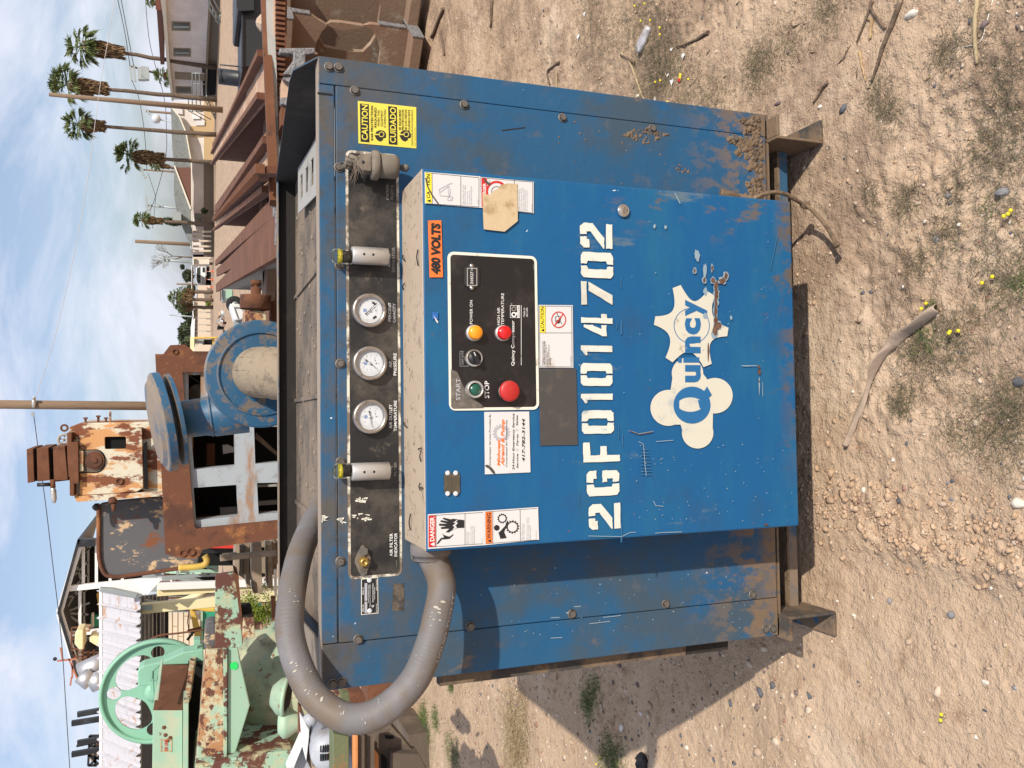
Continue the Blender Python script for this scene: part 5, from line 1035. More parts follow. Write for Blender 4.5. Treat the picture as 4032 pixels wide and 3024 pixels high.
# curled strip of cardboard
mat('cardboard', (.38, .285, .21), [((.28, .20, .15), [('n', 14, .5, .7)])], rough=.9, bump=[(60, .002)])
N_, O_ = (2832, 800), (2832, 1500)
top_e = zz(*N_, [(1600, 715), (1540, 745), (1440, 870), (1330, 900), (1255, 960), (1200, 1040), (1165, 1110), (1115, 1200), (1075, 1270), (1040, 1370), (985, 1480), (950, 1560), (932, 1640)])+zz(*O_, [(905, 450)])
bot_e = zz(*N_, [(1625, 800), (1560, 830), (1460, 905), (1380, 950), (1310, 1010), (1270, 1050), (1200, 1090), (1145, 1200), (1095, 1290), (1065, 1400), (1060, 1470), (1010, 1560), (975, 1640)])+zz(*O_, [(930, 500)])
cbm = MB(); vs = []; K = len(top_e)
for i in range(K):
    a = on(*top_e[i]); b_ = on(*bot_e[i]); lift = .012+.012*sin(i*1.1)*(.5+.5*(i < 7)); 
    for j in range(6):
        t = j/5; p = a.lerp(b_, t*1.0); p.z = max(H1(p.x, p.y), a.z*(1-t)+b_.z*t)+.003+lift*sin(t*pi)*(1.6 if i < 8 else .8)+rnd.uniform(0, .0015)+(0.016*(1-t) if 2 < i < 8 else 0); vs.append(p)
cbm.add(vs, [(i*6+j, i*6+j+1, i*6+j+7, i*6+j+6) for i in range(K-1) for j in range(5)], 'cardboard', True)
o = cbm.build('cardboard_strip', loc=tuple(on(3400, 1400))); tag(o, 'long curled torn strip of dirty cardboard lying on the dirt in front', 'cardboard'); s_ = o.modifiers.new('thick', 'SOLIDIFY'); s_.thickness = .0016; s_ = o.modifiers.new('sub', 'SUBSURF'); s_.levels = 1; s_.render_levels = 1
# crushed can
cn = MB(); P0 = on(*mz(1900, 0, 1225, 200)); P1 = on(*mz(1900, 0, 1165, 370)); ax = (P1-P0); L = ax.length; prof = [(.0001, 0), (.018, 0), (.022, .01), (.024, L*.3), (.021, L*.5), (.026, L*.8), (.020, L*.92), (.023, L), (.0001, L*.96)]
mat('can_metal', (.55, .54, .55), [((.50, .40, .32), [('n', 14, .46, .60)]), ((.2, .17, .16), [('n', 30, .64, .70)])], rough=.4, metal=.4, bump=[(40, .004)])
cn.lathe(P0+Vector((0, 0, .016)), ax, prof, 'can_metal', n=18)
cn.v = [(v[0]+.004*sin(v[1]*170), v[1]+.004*sin(v[0]*150), P0.z+(v[2]-P0.z)*.72+.003*sin(v[0]*210)) for v in cn.v]
tag(cn.build('crushed_can', loc=tuple(P0)), 'crushed dirty drinks can lying in the weeds right of the compressor', 'can')
wr = MB(); p = on(*mz(1900, 0, 1450, 560)); wr.box(p+Vector((0, 0, .006)), (.006, .011, .002), (.022, -.008, 0), (0, .0002, .0006), 'ink_yellow'); wr.box(p+Vector((-.010, .004, .007)), (.006, .011, .002), (.010, -.004, 0), (0, .0002, .0006), 'ink_red'); tag(wr.build('wrapper', loc=tuple(p)), 'small yellow and red wrapper scrap beside the cabinet', 'litter')
for i, (x, y, lab_) in enumerate([(1355, 550, 'white butterfly shaped paper scrap beside the yellow wrapper'), (1390, 600, 'grey torn paper scrap just below the yellow wrapper'), (1470, 410, 'small white paper scrap in the weeds above the wrapper'), (1385, 365, 'curved white paper scrap left of the dark curved bark'), (720, 275, 'pale paper scrap at the left of the crushed can'), (765, 110, 'tiny white paper scrap in the weeds at the top edge')]):
    p = on(*mz(1900, 0, x, y)); b_ = MB(); k = rnd.uniform(.008, .016); b_.prism([p+Vector((k*cos(a), k*sin(a)*.7, .004+.004*sin(a*2))) for a in [2*pi*j/6+rnd.uniform(-.3, .3) for j in range(6)]], (0, 0, .0008), 'sticker_white'); tag(b_.build('paper_scrap', loc=tuple(p)), lab_, 'litter', 'paper scraps in the weeds')
# black rag at the left edge of the cabinet shadow
rg = MB(); P = [on(*mz(2000, 2124, x, y)) for x, y in ((985, 1560), (1010, 1600), (1000, 1640), (1020, 1690))]; rg.tube([p+Vector((0, 0, .012)) for p in cat(P, 3)], [.010, .022, .02, .026, .022, .028, .02, .026, .022, .01], 'ink_black', n=9); rg.v = [(v[0]+.004*sin(v[1]*300), v[1], v[2]+.004*sin(v[0]*260)) for v in rg.v]
tag(rg.build('rag', loc=tuple(P[0])), 'crumpled black rag at the edge of the compressor shadow', 'rag')
# ================================================================== BEYOND THE COMPRESSOR
def A_(x, y): return mz(0, 0, x, y)
def B_(x, y): return mz(0, 700, x, y)
def C_(x, y): return mz(0, 1400, x, y)
def D_(x, y): return mz(0, 2124, x, y)
def L_(f, pts): return [f(*p) for p in pts]
def slab(mb, pts, Y, th, m, holes=(), back=None):
    mb.prism([atY(x, y, Y) for x, y in pts], (0, th, 0), m, [[atY(x, y, Y) for x, y in h] for h in holes], back)
def part(name, parent, pts, Y, th, m, holes=(), bevel=0, ):
    b_ = MB(); slab(b_, pts, Y, th, m, holes); return b_.build(name, parent, bevel=bevel)
def part_box(name, parent, lo, hi, m, bevel=0): b_ = MB(); b_.bb(lo, hi, m); return b_.build(name, parent, bevel=bevel)
mat('rust_brown', (.13, .050, .022), [((.17, .07, .035), [('n', 3, .45, .65, 8)]), ((.06, .028, .02), [('n', 9, .55, .7, 8)])], rough=.95, bump=[(40, .003)])
mat('rust_orange', (.135, .052, .026), [((.30, .125, .045), [('n', 5, .52, .66, 9)]), ((.085, .036, .022), [('n', 4, .48, .62, 8, (1, 1, 1), 2)]), ((.42, .22, .09), [('n', 16, .64, .72, 6, (1, 1, 1), 7)])], rough=.95, bump=[(40, .003)])
mat('rust_tan', (.40, .245, .155), [((.52, .36, .25), [('n', 1.5, .42, .62, 8)]), ((.22, .10, .05), [('n', 5, .54, .68, 8)])], rough=.95, bump=[(30, .003)])
mat('rust_white', (.60, .55, .42), [((.55, .28, .11), [('n', 7, .49, .55, 10, (1.2, 1, .5))]), ((.19, .062, .025), [('n', 5, .50, .55, 10, (1.3, 1, .6), 3)])], rough=.8, bump=[(40, .002)])
mat('rust_grey', (.10, .10, .105), [((.55, .38, .22), [('n', 8, .54, .60, 10, (1, 1, .6))]), ((.19, .065, .025), [('n', 5, .55, .62, 10, (1, 1, .6), 3)])], rough=.85, bump=[(40, .002)])
mat('grey_paint', (.33, .36, .38), [((.30, .17, .09), [('n', 4, .52, .66, 8, (.4, 1, 1.4))]), ((.22, .22, .22), [('n', 11, .5, .7)])], rough=.7)
mat('mint_rust', (.30, .46, .33), [((.11, .038, .024), [('n', 4.5, .47, .50, 12)]), ((.13, .05, .03), [('n', 26, .60, .64, 8, (1, 1, 1), 5)]), ((.48, .44, .26), [('n', 5, .53, .66, 6, (1, 1, 1), 4)])], rough=.7, bump=[(40, .002)])
mat('mint', (.30, .47, .34), [((.43, .46, .32), [('n', 2.5, .45, .65)]), ((.16, .06, .035), [('n', 14, .67, .70, 8)])], rough=.55)
mat('mint_dirty', (.27, .38, .27), [((.42, .42, .27), [('n', 2.2, .42, .62)]), ((.16, .17, .12), [('n', 3, .50, .70, 9, (1, 1, 1), 14)]), ((.19, .065, .04), [('n', 9, .60, .64, 9)]), ((.36, .10, .07), [('n', 2.2, .60, .64, 10, (1, 1, 1), 6)])], rough=.7)
mat('wheel_green', (.23, .45, .32), [((.34, .42, .30), [('n', 8, .62, .74)])], rough=.5)
mat('cream_rust', (.50, .44, .28), [((.40, .20, .09), [('n', 9, .45, .56, 12, (1, 1, 1), 8)]), ((.12, .045, .028), [('n', 11, .50, .56, 12)]), ((.34, .46, .34), [('n', 4, .55, .62, 6, (1, 1, 1), 4)])], rough=.85, bump=[(40, .003)])
mat('cut_steel', (.23, .225, .225), [((.13, .125, .125), [('n', 50, .45, .6, 6, (1, 1, 1))]), ((.33, .33, .33), [('n', 28, .58, .7)])], rough=.65, metal=.2, bump=[(70, .006)])
mat('girder_tan', (.24, .165, .11), [((.24, .14, .095), [('n', 1.6, .48, .66, 6)]), ((.40, .40, .33), [('n', 2.4, .64, .70, 5)]), ((.36, .29, .21), [('n', 5, .55, .7)])], rough=.9, bump=[(40, .002)])
mat('girder_grey', (.22, .23, .22), [((.15, .14, .12), [('n', 4, .5, .7)])], rough=.85)
mat('blower_blue', (.016, .085, .17), [((.16, .125, .09), [('n', 14, .50, .60, 9)]), ((.03, .09, .16), [('n', 4, .5, .7)]), ((.24, .18, .12), [('up', .3, .9), ('n', 6, .3, .5)])], rough=.5, bump=[(50, .001)])
mat('duct_dusty', (.27, .215, .15), [((.18, .14, .10), [('n', 18, .5, .65)])], rough=1, bump=[(60, .004)])
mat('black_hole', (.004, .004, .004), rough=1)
mat('pole_wood', (.20, .135, .085), [((.12, .085, .06), [('n', 6, .5, .7, 6, (3, 3, .3))])], rough=.95)
mat('wire', (.03, .03, .035), rough=.6)
mat('wire_bright', (.45, .42, .42), rough=.4)
mat('palm_trunk', (.16, .115, .08), [((.09, .065, .045), [('n', 12, .45, .6, 4, (.3, .3, 3))])], rough=1)
mat('palm_skirt', (.20, .125, .06), [((.11, .07, .035), [('isl', .3, .7)]), ((.30, .20, .10), [('isl', .85, .95)])], rough=1)
mat('palm_green', (.11, .15, .045), [((.15, .18, .05), [('isl', .4, .8)]), ((.035, .055, .02), [('isl', .85, .95)])], rough=.7)
mat('leaf_dark', (.035, .05, .02), [((.07, .085, .035), [('isl', .4, .8)])], rough=.8)
mat('wall_grey', (.72, .66, .61), [((.63, .57, .53), [('n', .5, .4, .6)])], rough=.95)
mat('wall_white', (.66, .62, .56), [((.58, .53, .47), [('n', .8, .4, .6)])], rough=.95)
mat('wall_cream', (.66, .56, .42), [((.56, .47, .36), [('n', .9, .45, .6)])], rough=.95)
mat('wall_tan', (.46, .33, .18), rough=.95)
mat('skirting', (.22, .175, .13), [((.24, .19, .14), [('n', 3, .5, .6, 6, (6, 6, .6))])], rough=1)
mat('roof_grey', (.20, .215, .205), [((.16, .17, .16), [('n', 3, .45, .6)])], rough=.95)
mat('roof_brown', (.15, .07, .05), rough=.9)
mat('roof_red', (.40, .15, .09), rough=.9)
mat('trim_cream', (.68, .62, .50), rough=.7)
mat('window_frame', (.24, .19, .13), rough=.7)
mat('window_glass', (.05, .06, .055), rough=.12, spec=.8)
mat('dark_metal', (.012, .013, .015), [((.04, .045, .05), [('n', 2, .5, .7)])], rough=.45)
mat('galv', (.33, .36, .35), rough=.5, metal=.4)
mat('white_paint', (.72, .72, .70), [((.5, .46, .40), [('n', 9, .62, .74)])], rough=.5)
mat('cone_orange', (.80, .13, .04), rough=.5)
mat('tyre', (.015, .015, .015), rough=.9)
mat('yellow_paint', (.62, .42, .08), [((.40, .27, .07), [('n', 3, .5, .7)])], rough=.6)
mat('pale_yellow', (.70, .62, .36), [((.5, .42, .2), [('n', 6, .6, .72)])], rough=.6)
mat('corrugated_white', (.50, .485, .50), [((.42, .24, .14), [('n', 3.2, .56, .64, 8, (1, 1, .7))]), ((.40, .38, .39), [('n', 5, .5, .7)])], rough=.6, bump=[(14, .004)])
mat('board_wood', (.30, .235, .165), [((.19, .14, .10), [('n', 4, .45, .65, 8)]), ((.42, .34, .24), [('isl', .7, .9)])], rough=.95, bump=[(50, .002)])
mat('bush_green', (.13, .20, .02), [((.30, .30, .03), [('isl', .5, .9)]), ((.07, .12, .02), [('isl', .93, .97)])], rough=.8)
mat('green_spray', (.02, .62, .12), rough=.8)
mat('green_cabinet', (.03, .30, .17), rough=.5)
mat('red_paint', (.55, .03, .02), rough=.5)
mat('motor_grey', (.40, .42, .46), [((.28, .27, .26), [('n', 6, .5, .7)])], rough=.5)
mat('orange_edge', (.60, .24, .08), [((.30, .14, .07), [('n', 10, .5, .7)])], rough=.8)
mat('dark_brown_steel', (.10, .075, .055), [((.16, .125, .09), [('n', 4, .45, .65)]), ((.10, .11, .05), [('n', 5, .6, .7)])], rough=.9, bump=[(40, .003)])
mat('olive_rust', (.13, .15, .075), [((.28, .13, .06), [('n', 7, .5, .62)])], rough=.9, bump=[(60, .003)])
mat('silver', (.55, .55, .55), rough=.45, metal=.8)
mat('car_grey', (.38, .40, .42), rough=.3, metal=.3)
mat('cream_far', (.60, .50, .38), rough=.95)

# ---------------- long girders fanned out on the yard
def hgt(x, y, Y): return atY(x, y, Y).z
def ibeam(name, N, F, h, wf, tf, tw, m, mend, label, group=None, holes=0, mf=None, cutend=False, parent=None):
    N, F = Vector(N), Vector(F); d = (F-N); L = d.length; dh = d.normalized(); sd_ = dh.cross(Vector((0, 0, 1))).normalized(); up = sd_.cross(dh)
    t = thing(name, label, 'steel beam', tuple(N-up*h), group)
    for nm, c, hh in (('top_flange', -tf/2, tf), ('bottom_flange', -h+tf/2, tf)):
        b_ = MB(); b_.box((N+F)/2+up*c, d, sd_*wf, up*hh, mf or m); b_.build(nm, t)
    b_ = MB(); P = lambda a, z: N+dh*a+up*z-sd_*tw/2
    hs_ = []
    if holes:
        sp_ = L/holes
        for i in range(holes):
            ca = sp_*(i+.5); hs_.append([P(ca+sp_*.30*cos(2*pi*k/14), -h*.5+h*.20*sin(2*pi*k/14)) for k in range(14)])
    b_.prism([P(0, -tf), P(L, -tf), P(L, -h+tf), P(0, -h+tf)], sd_*tw, m, hs_); b_.build('web', t)
    if cutend:
        b_ = MB(); e = -dh*.006
        b_.box(N+up*(-tf/2)+e, dh*.008, sd_*(wf+.004), up*(tf+.004), 'cut_steel'); b_.box(N+up*(-h+tf/2)+e, dh*.008, sd_*(wf+.004), up*(tf+.004), 'cut_steel'); b_.box(N+up*(-h/2)+e, dh*.007, sd_*(tw+.004), up*(h-2*tf), 'cut_steel'); b_.build('torch_cut_end', t)
    e_ = -dh*.01
    for zc_, ww_, hh_ in ((-tf/2-.03, wf+.01, .10), (-.22, tw+.03, .26)): b_ = MB(); b_.box(N+up*zc_+e_, dh*.03, sd_*ww_, up*hh_, 'cut_steel'); b_.build('cut_end', t, bevel=.004)
    if wf > .18:
        for sg in (-1, 1): b_ = MB(); b_.box((N+F)/2+up*.025+sd_*sg*(wf/2), d, sd_*.035, up*.045, 'rust_brown'); b_.build('flange_tip', t)
    return t
gl = [((1031, 255), (836, 575), 'rust_brown', 'dark red brown girder, farthest right of the fanned row behind the compressor'),
      ((1048, 296), (838, 625), 'rust_tan', 'pinkish tan girder second from the right in the fanned row'),
      ((1062, 545), (845, 822), 'rust_orange', 'orange rusted girder third from the right, with knobbly rack edge'),
      ((1071, 650), (846, 882), 'rust_tan', 'pale tan girder with dark underside in the middle of the fanned row'),
      ((1078, 810), (847, 1036), 'rust_orange', 'orange brown girder beside the two leftmost girders'),
      ((1086, 900), (852, 1074), 'rust_brown', 'reddish brown girder just right of the grey girder with oval holes')]
for i, (n_, f_, m_, lab) in enumerate(gl):
    zt = 1.25; N = gp(*n_, zt); Yf = 18.6; F = atY(*f_, Yf)
    if i == 2: lab = lab.replace(', with knobbly rack edge', ' beside the toothed rack')
    h = 1.20 if i in (1, 3) else .9
    ibeam('steel_girder', N, F, h, (.10, .22, .12, .24, .10, .15)[i], .03, .03, 'rust_brown', None, lab, 'girders fanned out behind the compressor', mf=('rust_brown', 'rust_tan', 'rust_orange', 'rust_tan', 'rust_brown', 'rust_brown')[i])
N = gp(1089, 945, 1.25); F = atY(850, 1134, 18.8)
ibeam('castellated_girder', N, F, 1.22, .16, .04, .03, 'girder_grey', None, 'grey girder with a row of oval holes, leftmost of the fanned row', 'girders fanned out behind the compressor', holes=12, mf='rust_brown')
# toothed rack lying between girders
rk = thing('toothed_rack', 'rusty toothed rack bar lying on the fanned girders', 'rack', tuple(gp(1074, 690, 1.28))); N = gp(1072, 668, 1.30); F = atY(850, 868, 18)
b_ = MB(); b_.bar(N, F, .03, .05, 'rust_orange'); b_.build('bar', rk)
d = (F-N); b_ = MB(); nt_ = 90
for i in range(nt_): c = N+d*((i+.5)/nt_)**1.4; b_.box(c+Vector((0, -.0, .05)), d.normalized()*.035*(1+i/nt_*3), Vector((1, 0, 0))*.04, (0, 0, .04), 'rust_brown')
stuff(b_.build('teeth', rk))
# rails lying across, near side
for i, (p0, p1, wd, hh, z, m_, lab) in enumerate([((1040, -70), (1080, 800), .045, .04, 1.27, 'rust_brown', 'dark red rail lying crosswise, topmost behind the right corner'), ((1062, -70), (1086, 810), .04, .04, 1.25, 'pale_sheet', 'pale tan flat bar lying crosswise under the dark red rail'),
        ((1078, -70), (1090, 820), .03, .04, 1.22, 'rust_brown', 'rusty bar lying crosswise just above the toothed bar'), ((1112, -70), (1100, 820), .03, .05, 1.17, 'rust_brown', 'dark red bar lying crosswise, lowest of the cross bars')]):
    b_ = MB(); b_.bar(gp(*p0, z), gp(*p1, z), wd, hh, m_); tag(b_.build('cross_bar', loc=tuple(gp(*p0, z))), lab, 'steel bar', 'bars lying across behind the right corner')
rk = thing('toothed_bar', 'rusty saw-toothed bar lying crosswise behind the right top corner', 'rack', tuple(gp(1095, 100, 1.2)))
P0, P1 = gp(1092, -60, 1.22), gp(1093, 815, 1.22); b_ = MB(); b_.bar(P0, P1, .04, .04, 'rust_tan'); b_.build('bar', rk); b_ = MB()
for i in range(44): c = P0.lerp(P1, (i+.5)/44); b_.box(c+Vector((0, -.035, -.01)), (P1-P0)/90, (0, .05, 0), (0, 0, .045), 'rust_orange' if i % 3 else 'rust_brown')
stuff(b_.build('teeth', rk))
# stone on the rail, pale
s_ = MB(); p = atY(1037, 92, 4.75); s_.lathe(p+Vector((0, 0, -.04)), (0, 0, 1), [(.03, 0), (.055, .02), (.045, .055), (.02, .075), (.0001, .08)], 'stone_tan', n=7, smooth=False); tag(s_.build('concrete_lump', loc=tuple(p)), 'angular concrete lump resting on the crosswise rail at far right', 'stone')
# big cut girders at the right frame edge
HOLE0 = .62
def yof(p): q = Vector(p)-Vector((0, 0, EYE)); return 1512-FPX*q.x/(q.y*cP-q.z*sP)
def cutgirder(name, Nxy, h, ang, L, wf, lab, hole=True, zb=.06, off=(0, 0)):
    base = gp(*Nxy, zb)+Vector((off[0], off[1], 0)); N = base+Vector((0, 0, h)); d = Vector((cos(ang), sin(ang), 0))
    t = thing(name, lab, 'steel beam', tuple(base), 'big torch-cut girders at the right'); sd_ = d.cross(Vector((0, 0, 1))); up = Vector((0, 0, 1)); tf, tw = .08, .06
    for nm, z in (('top_flange', h-tf/2), ('bottom_flange', tf/2)): b_ = MB(); b_.box(base+up*z+d*L/2, d*L, sd_*wf, up*tf, 'girder_tan'); b_.build(nm, t, bevel=.006)
    b_ = MB(); P = lambda a, z: base+d*a+up*z-sd_*tw/2
    # web: starts with a half hole cut away at the end
    end = [P(0, h-tf)]+[P(0, h*.78)]+[P(.07*sin(pi*k/8), h*(.78-.42*k/8)) for k in range(9)]+[P(0, h*.34), P(0, tf)]
    hs_ = []
    for i in range(3):
        ca = HOLE0+i*.85; hs_.append([P(ca+.26*max(-1, min(1, 1.2*cos(2*pi*k/20))), h*.5+h*.235*max(-1, min(1, 1.05*sin(2*pi*k/20)))) for k in range(20)])
    b_.prism([P(L, tf), P(L, h-tf)]+end, sd_*tw, 'girder_tan', hs_ if hole else []); b_.build('web', t)
    b_ = MB(); e = -d*.008
    for zc, ww, hh in ((h-tf/2, wf+.006, tf+.008), (tf/2, wf+.006, tf+.008), (h*.86, tw+.006, h*.14), (h*.2, tw+.006, h*.28-tf)):
        b_ = MB(); b_.box(base+up*zc+e, d*.016, sd_*ww, up*hh, 'cut_steel'); b_.build('torch_cut_end', t, bevel=.004)
    return t
_b = gp(1648, 74, .06); _a = radians(141)
for _i in range(5, 200):
    if yof(_b+Vector((cos(_a), sin(_a), .5))*(_i*.02)) > 205: break
HOLE0 = _i*.02; print('hole', HOLE0)
cutgirder('cut_girder', (1648, 118), 1.0, radians(141), 2.6, .40, 'big tan girder with cut grey end and oval hole, right beside the compressor corner')
cutgirder('cut_girder', (1648, 118), 1.0, radians(141), 2.6, .34, 'shaded tan girder seen through the oval hole of the nearest cut girder', hole=False, off=(.62, .55))
cutgirder('cut_girder', (1648, -60), 1.0, radians(141), 2.6, .34, 'big tan girder with cut grey end, outermost at the right frame edge')
# stub ends stacked on the left of the big girder
st_ = thing('girder_stub', 'torch-cut grey steel stub leaning over the right rear corner of the compressor', 'steel beam', tuple(atY(1180, 240, 4.3)))
Lz = lambda pts: [(1000+a/3.16, b_/3.16) for a, b_ in pts]
part('cut_face', st_, Lz([(315, 595), (760, 590), (765, 660), (640, 680), (645, 780), (560, 860), (490, 935), (355, 925), (430, 830), (490, 745), (490, 668), (318, 660)]), 4.3, .05, 'cut_steel', bevel=.006)
part('rust_back', st_, Lz([(330, 670), (480, 680), (480, 740), (370, 900), (345, 900)]), 4.45, .5, 'rust_brown')
part('rust_back', st_, Lz([(640, 690), (800, 670), (760, 640)]), 4.4, .5, 'girder_tan')
st_ = thing('girder_stub', 'small torch-cut steel tee end below the bigger stub', 'steel beam', tuple(atY(1120, 330, 4.2)))
part('cut_face', st_, Lz([(360, 965), (480, 960), (480, 1040), (370, 990)]), 4.2, .04, 'cut_steel'); part('rust_back', st_, Lz([(345, 1000), (470, 1045), (470, 1210), (340, 1215)]), 4.25, .5, 'rust_tan')
st_ = thing('girder_stub', 'flat torch-cut flange end, lowest of the steel stubs', 'steel beam', tuple(atY(1120, 390, 4.1)))
part('cut_face', st_, Lz([(335, 1215), (455, 1215), (455, 1320), (335, 1290)]), 4.1, .05, 'cut_steel'); part('rust_back', st_, Lz([(345, 1300), (450, 1325), (420, 1560), (335, 1560)]), 4.12, .5, 'rust_brown')
# timber sleepers under the big girders
for y0, lab in ((-40, 'dark timber sleeper under the big girder, nearer one'), (250, 'dark timber sleeper in shade behind the right cabinet edge')):
    b_ = MB(); p = gp(1660, y0, 0); b_.box(p+Vector((0, .35, .03)), (.5, 0, 0), (0, .2, 0), (0, 0, .08), 'dark_brown_steel'); tag(b_.build('timber_sleeper', loc=tuple(p)), lab, 'timber', 'sleepers under the girders')

# black bin and barrel
bn = thing('black_bin', 'long low black steel bin standing behind the girders at far right', 'bin', tuple(gp(1300, 100)))
Yb = 13.0
part('tub', bn, [(955, -150), (955, 262), (1230, 250), (1230, -150)], Yb, 1.6, 'dark_metal'); part('rim', bn, [(951, -150), (951, 264), (958, 264), (958, -150)], Yb-.04, .06, 'dark_metal'); part('raised_end', bn, [(931, -150), (931, 25), (937, 40), (950, 43), (1000, 40), (1000, -150)], Yb-.1, 1.4, 'dark_metal')
b_ = MB(); c = atY(860, 300, 14.5); b2 = gp(1200, 300); z0_ = 0; b_.lathe((c.x, c.y, 0), (0, 0, 1), [(.0001, 0), (.125, 0), (.125, c.z), (.118, c.z), (.118, c.z-.03), (.0001, c.z-.03)], 'dark_metal', n=24); bl_ = thing('steel_drum', 'tall black upright drum beside the low black bin', 'drum', (c.x, c.y, 0)); b_.build('barrel', bl_)
b_ = MB(); b_.tube([(c.x-.13, c.y-.1, c.z-.05), (c.x+.14, c.y-.14, c.z-.02), (c.x+.16, c.y-.15, .0)], .012, 'dark_metal', n=6); b_.build('handle_bar', bl_)

# ---------------- office block on the right
g1, g2 = gp(866, 0), gp(848, 400); mm_ = (g2.y-g1.y)/(g2.x-g1.x); OFF = Plane(g1.y-mm_*g1.x, mm_)
def offp(pts, n=0.0): return [OFF.px(x, y, n) for x, y in pts]
of = thing('office_building', 'long low grey office block with narrow windows and cream eaves at the far right', 'building', (g1.x, g1.y, 0))
def opart(name, pts, m, n=0.0, th=.2, par=None): b_ = MB(); b_.prism(offp(pts, n), -OFF.n*th, m); return b_.build(name, par or of)
opart('wall', [(655, -120), (649, 0), (658, 90), (668, 250), (677, 392), (806, 392), (812, 200), (820, 0), (826, -120)], 'wall_grey')
opart('fascia', [(630, -120), (632, 0), (642, 70), (656, 250), (676, 398), (684, 398), (668, 250), (656, 70), (652, 0), (648, -120)], 'trim_cream', .6, .75)
opart('roof', [(606, -120), (614, 0), (617, 42), (632, 254), (648, 254), (638, 42), (632, 0), (626, -120)], 'roof_brown', .3, 4); opart('roof', [(608, -120), (613, 38), (636, 40), (630, -120)], 'roof_red', .45, 1)
opart('sill_band', [(806, 395), (812, 200), (822, 0), (828, -120), (836, -120), (832, 0), (821, 200), (813, 395)], 'window_frame', .1, .3)
sk = opart('skirting', [(813, 396), (821, 200), (832, 0), (836, -120), (872, -120), (866, 0), (860, 200), (848, 396)], 'skirting', -.3, .2)
for (x0, y0, x1, y1) in ((676, 86, 750, 121), (683, 190, 751, 222), (692, 341, 755, 368)):
    f = opart('window', [(x0, y0), (x1, y0+2), (x1, y1+2), (x0, y1)], 'window_frame', .05, .06); opart('pane', [(x0+5, y0+5), (x1-5, y0+6), (x1-5, y1-4), (x0+5, y1-5)], 'window_glass', .08, .03, f); opart('blind', [(x0+6, y0+16), (x1-6, y0+17), (x1-6, y1-10), (x0+6, y1-11)], 'galv', .10, .02, f)
opart('door', [(688, 284), (806, 292), (806, 318), (690, 312)], 'window_frame', .05, .06)
opart('door', [(795, 265), (850, 268), (850, 372), (800, 380)], 'black_hole', .0, .1)  # low black patch painted for the shaded crawlspace by the stair
def railbar(mb, p, q, n, r=.03, m='galv'): mb.tube([OFF.px(*p, n), OFF.px(*q, n)], r, m, n=5)
rl = thing('stair_railing', 'grey metal stair and railing in front of the office block', 'railing', tuple(OFF.px(848, 380, 2)))
for (p, q) in (((757, 288), (757, 440)), ((770, 288), (774, 440)), ((785, 288), (790, 440)), ((757, 288), (806, 290)), ((757, 330), (806, 332)), ((742, 378), (742, 436)), ((742, 378), (800, 380)), ((742, 436), (800, 440)), ((742, 436), (812, 475)), ((812, 382), (850, 466)), ((806, 392), (848, 470)), ((775, 440), (830, 470))):
    b_ = MB(); railbar(b_, p, q, 2.5, .045); b_.build('rail', rl)
b_ = MB()
for k in range(7): x = 812+5.5*k; y = 385+12*k; b_.prism(offp([(x, y), (x+2.5, y), (x+2.5, y+14), (x, y+14)], 2.6), -OFF.n*.8, 'galv')
stuff(b_.build('step', rl))
rl = thing('ramp_railing', 'pale tubular ramp railing at the far right top of the office block', 'railing', tuple(OFF.px(866, 20, 2)))
for (p, q) in (((822, 0), (868, 88)), ((822, 30), (862, 96)), ((822, -10), (822, 30)), ((838, 28), (838, 60)), ((850, 50), (850, 84)), ((866, 60), (864, 98)), ((826, -30), (872, 60)), ((816, -30), (822, 10))):
    b_ = MB(); railbar(b_, p, q, 2.5, .05, 'galv'); b_.build('rail', rl)

# ---------------- low workshop with grey roof
Yw = 92.0
ws = thing('workshop', 'low white workshop with grey gabled roof beyond the girders', 'building', tuple(gp(838, 700)))
part('wall', ws, L_(A_, [(1250, 738), (1330, 800), (1400, 735), (1480, 735), (1480, 1170), (1392, 1175), (1370, 1060), (1300, 860)])[0:1]+L_(A_, [(1330, 930), (1380, 1180), (1480, 1172), (1480, 735), (1255, 735)]), Yw, .4, 'wall_white')
part('lower_wall', ws, L_(A_, [(1480, 735), (1480, 1172), (1562, 1172), (1562, 735)]), Yw-.05, .45, 'wall_tan')
part('shaded_wall', ws, [(745, 636), (750, 1000), (802, 1000), (802, 636)], Yw+1.5, .4, 'wall_grey'); part('lower_wall', ws, [(802, 636), (802, 1010), (842, 1010), (842, 636)], Yw+1.45, .45, 'skirting')
rf = part('roof', ws, L_(A_, [(1238, 775), (1243, 850), (1250, 1080), (1265, 1200), (1262, 1380), (1268, 1450), (1285, 1540), (1330, 1659)])+[(745, 950), (757, 978), (757, 700)]+L_(A_, [(1386, 1185), (1368, 1100), (1345, 960), (1300, 850)]), Yw-1, .8, 'roof_grey')
part('gable_shadow_face', ws, L_(A_, [(1268, 1215), (1385, 1510), (1385, 1215)]), Yw-1.25, .15, 'roof_brown'); part('gable_trim', ws, L_(A_, [(1262, 1205), (1270, 1200), (1390, 1515), (1380, 1522)]), Yw-1.4, .3, 'trim_cream')
part('eave_trim', ws, L_(A_, [(1238, 775), (1300, 850), (1345, 960), (1370, 1100), (1386, 1185), (1388, 1659), (1394, 1659), (1394, 1180), (1378, 1098), (1352, 955), (1306, 843), (1244, 765)]), Yw-1.3, .3, 'trim_cream')
part('door', ws, L_(A_, [(1380, 915), (1380, 990), (1552, 990), (1552, 912)]), Yw-.1, .1, 'wall_tan'); 
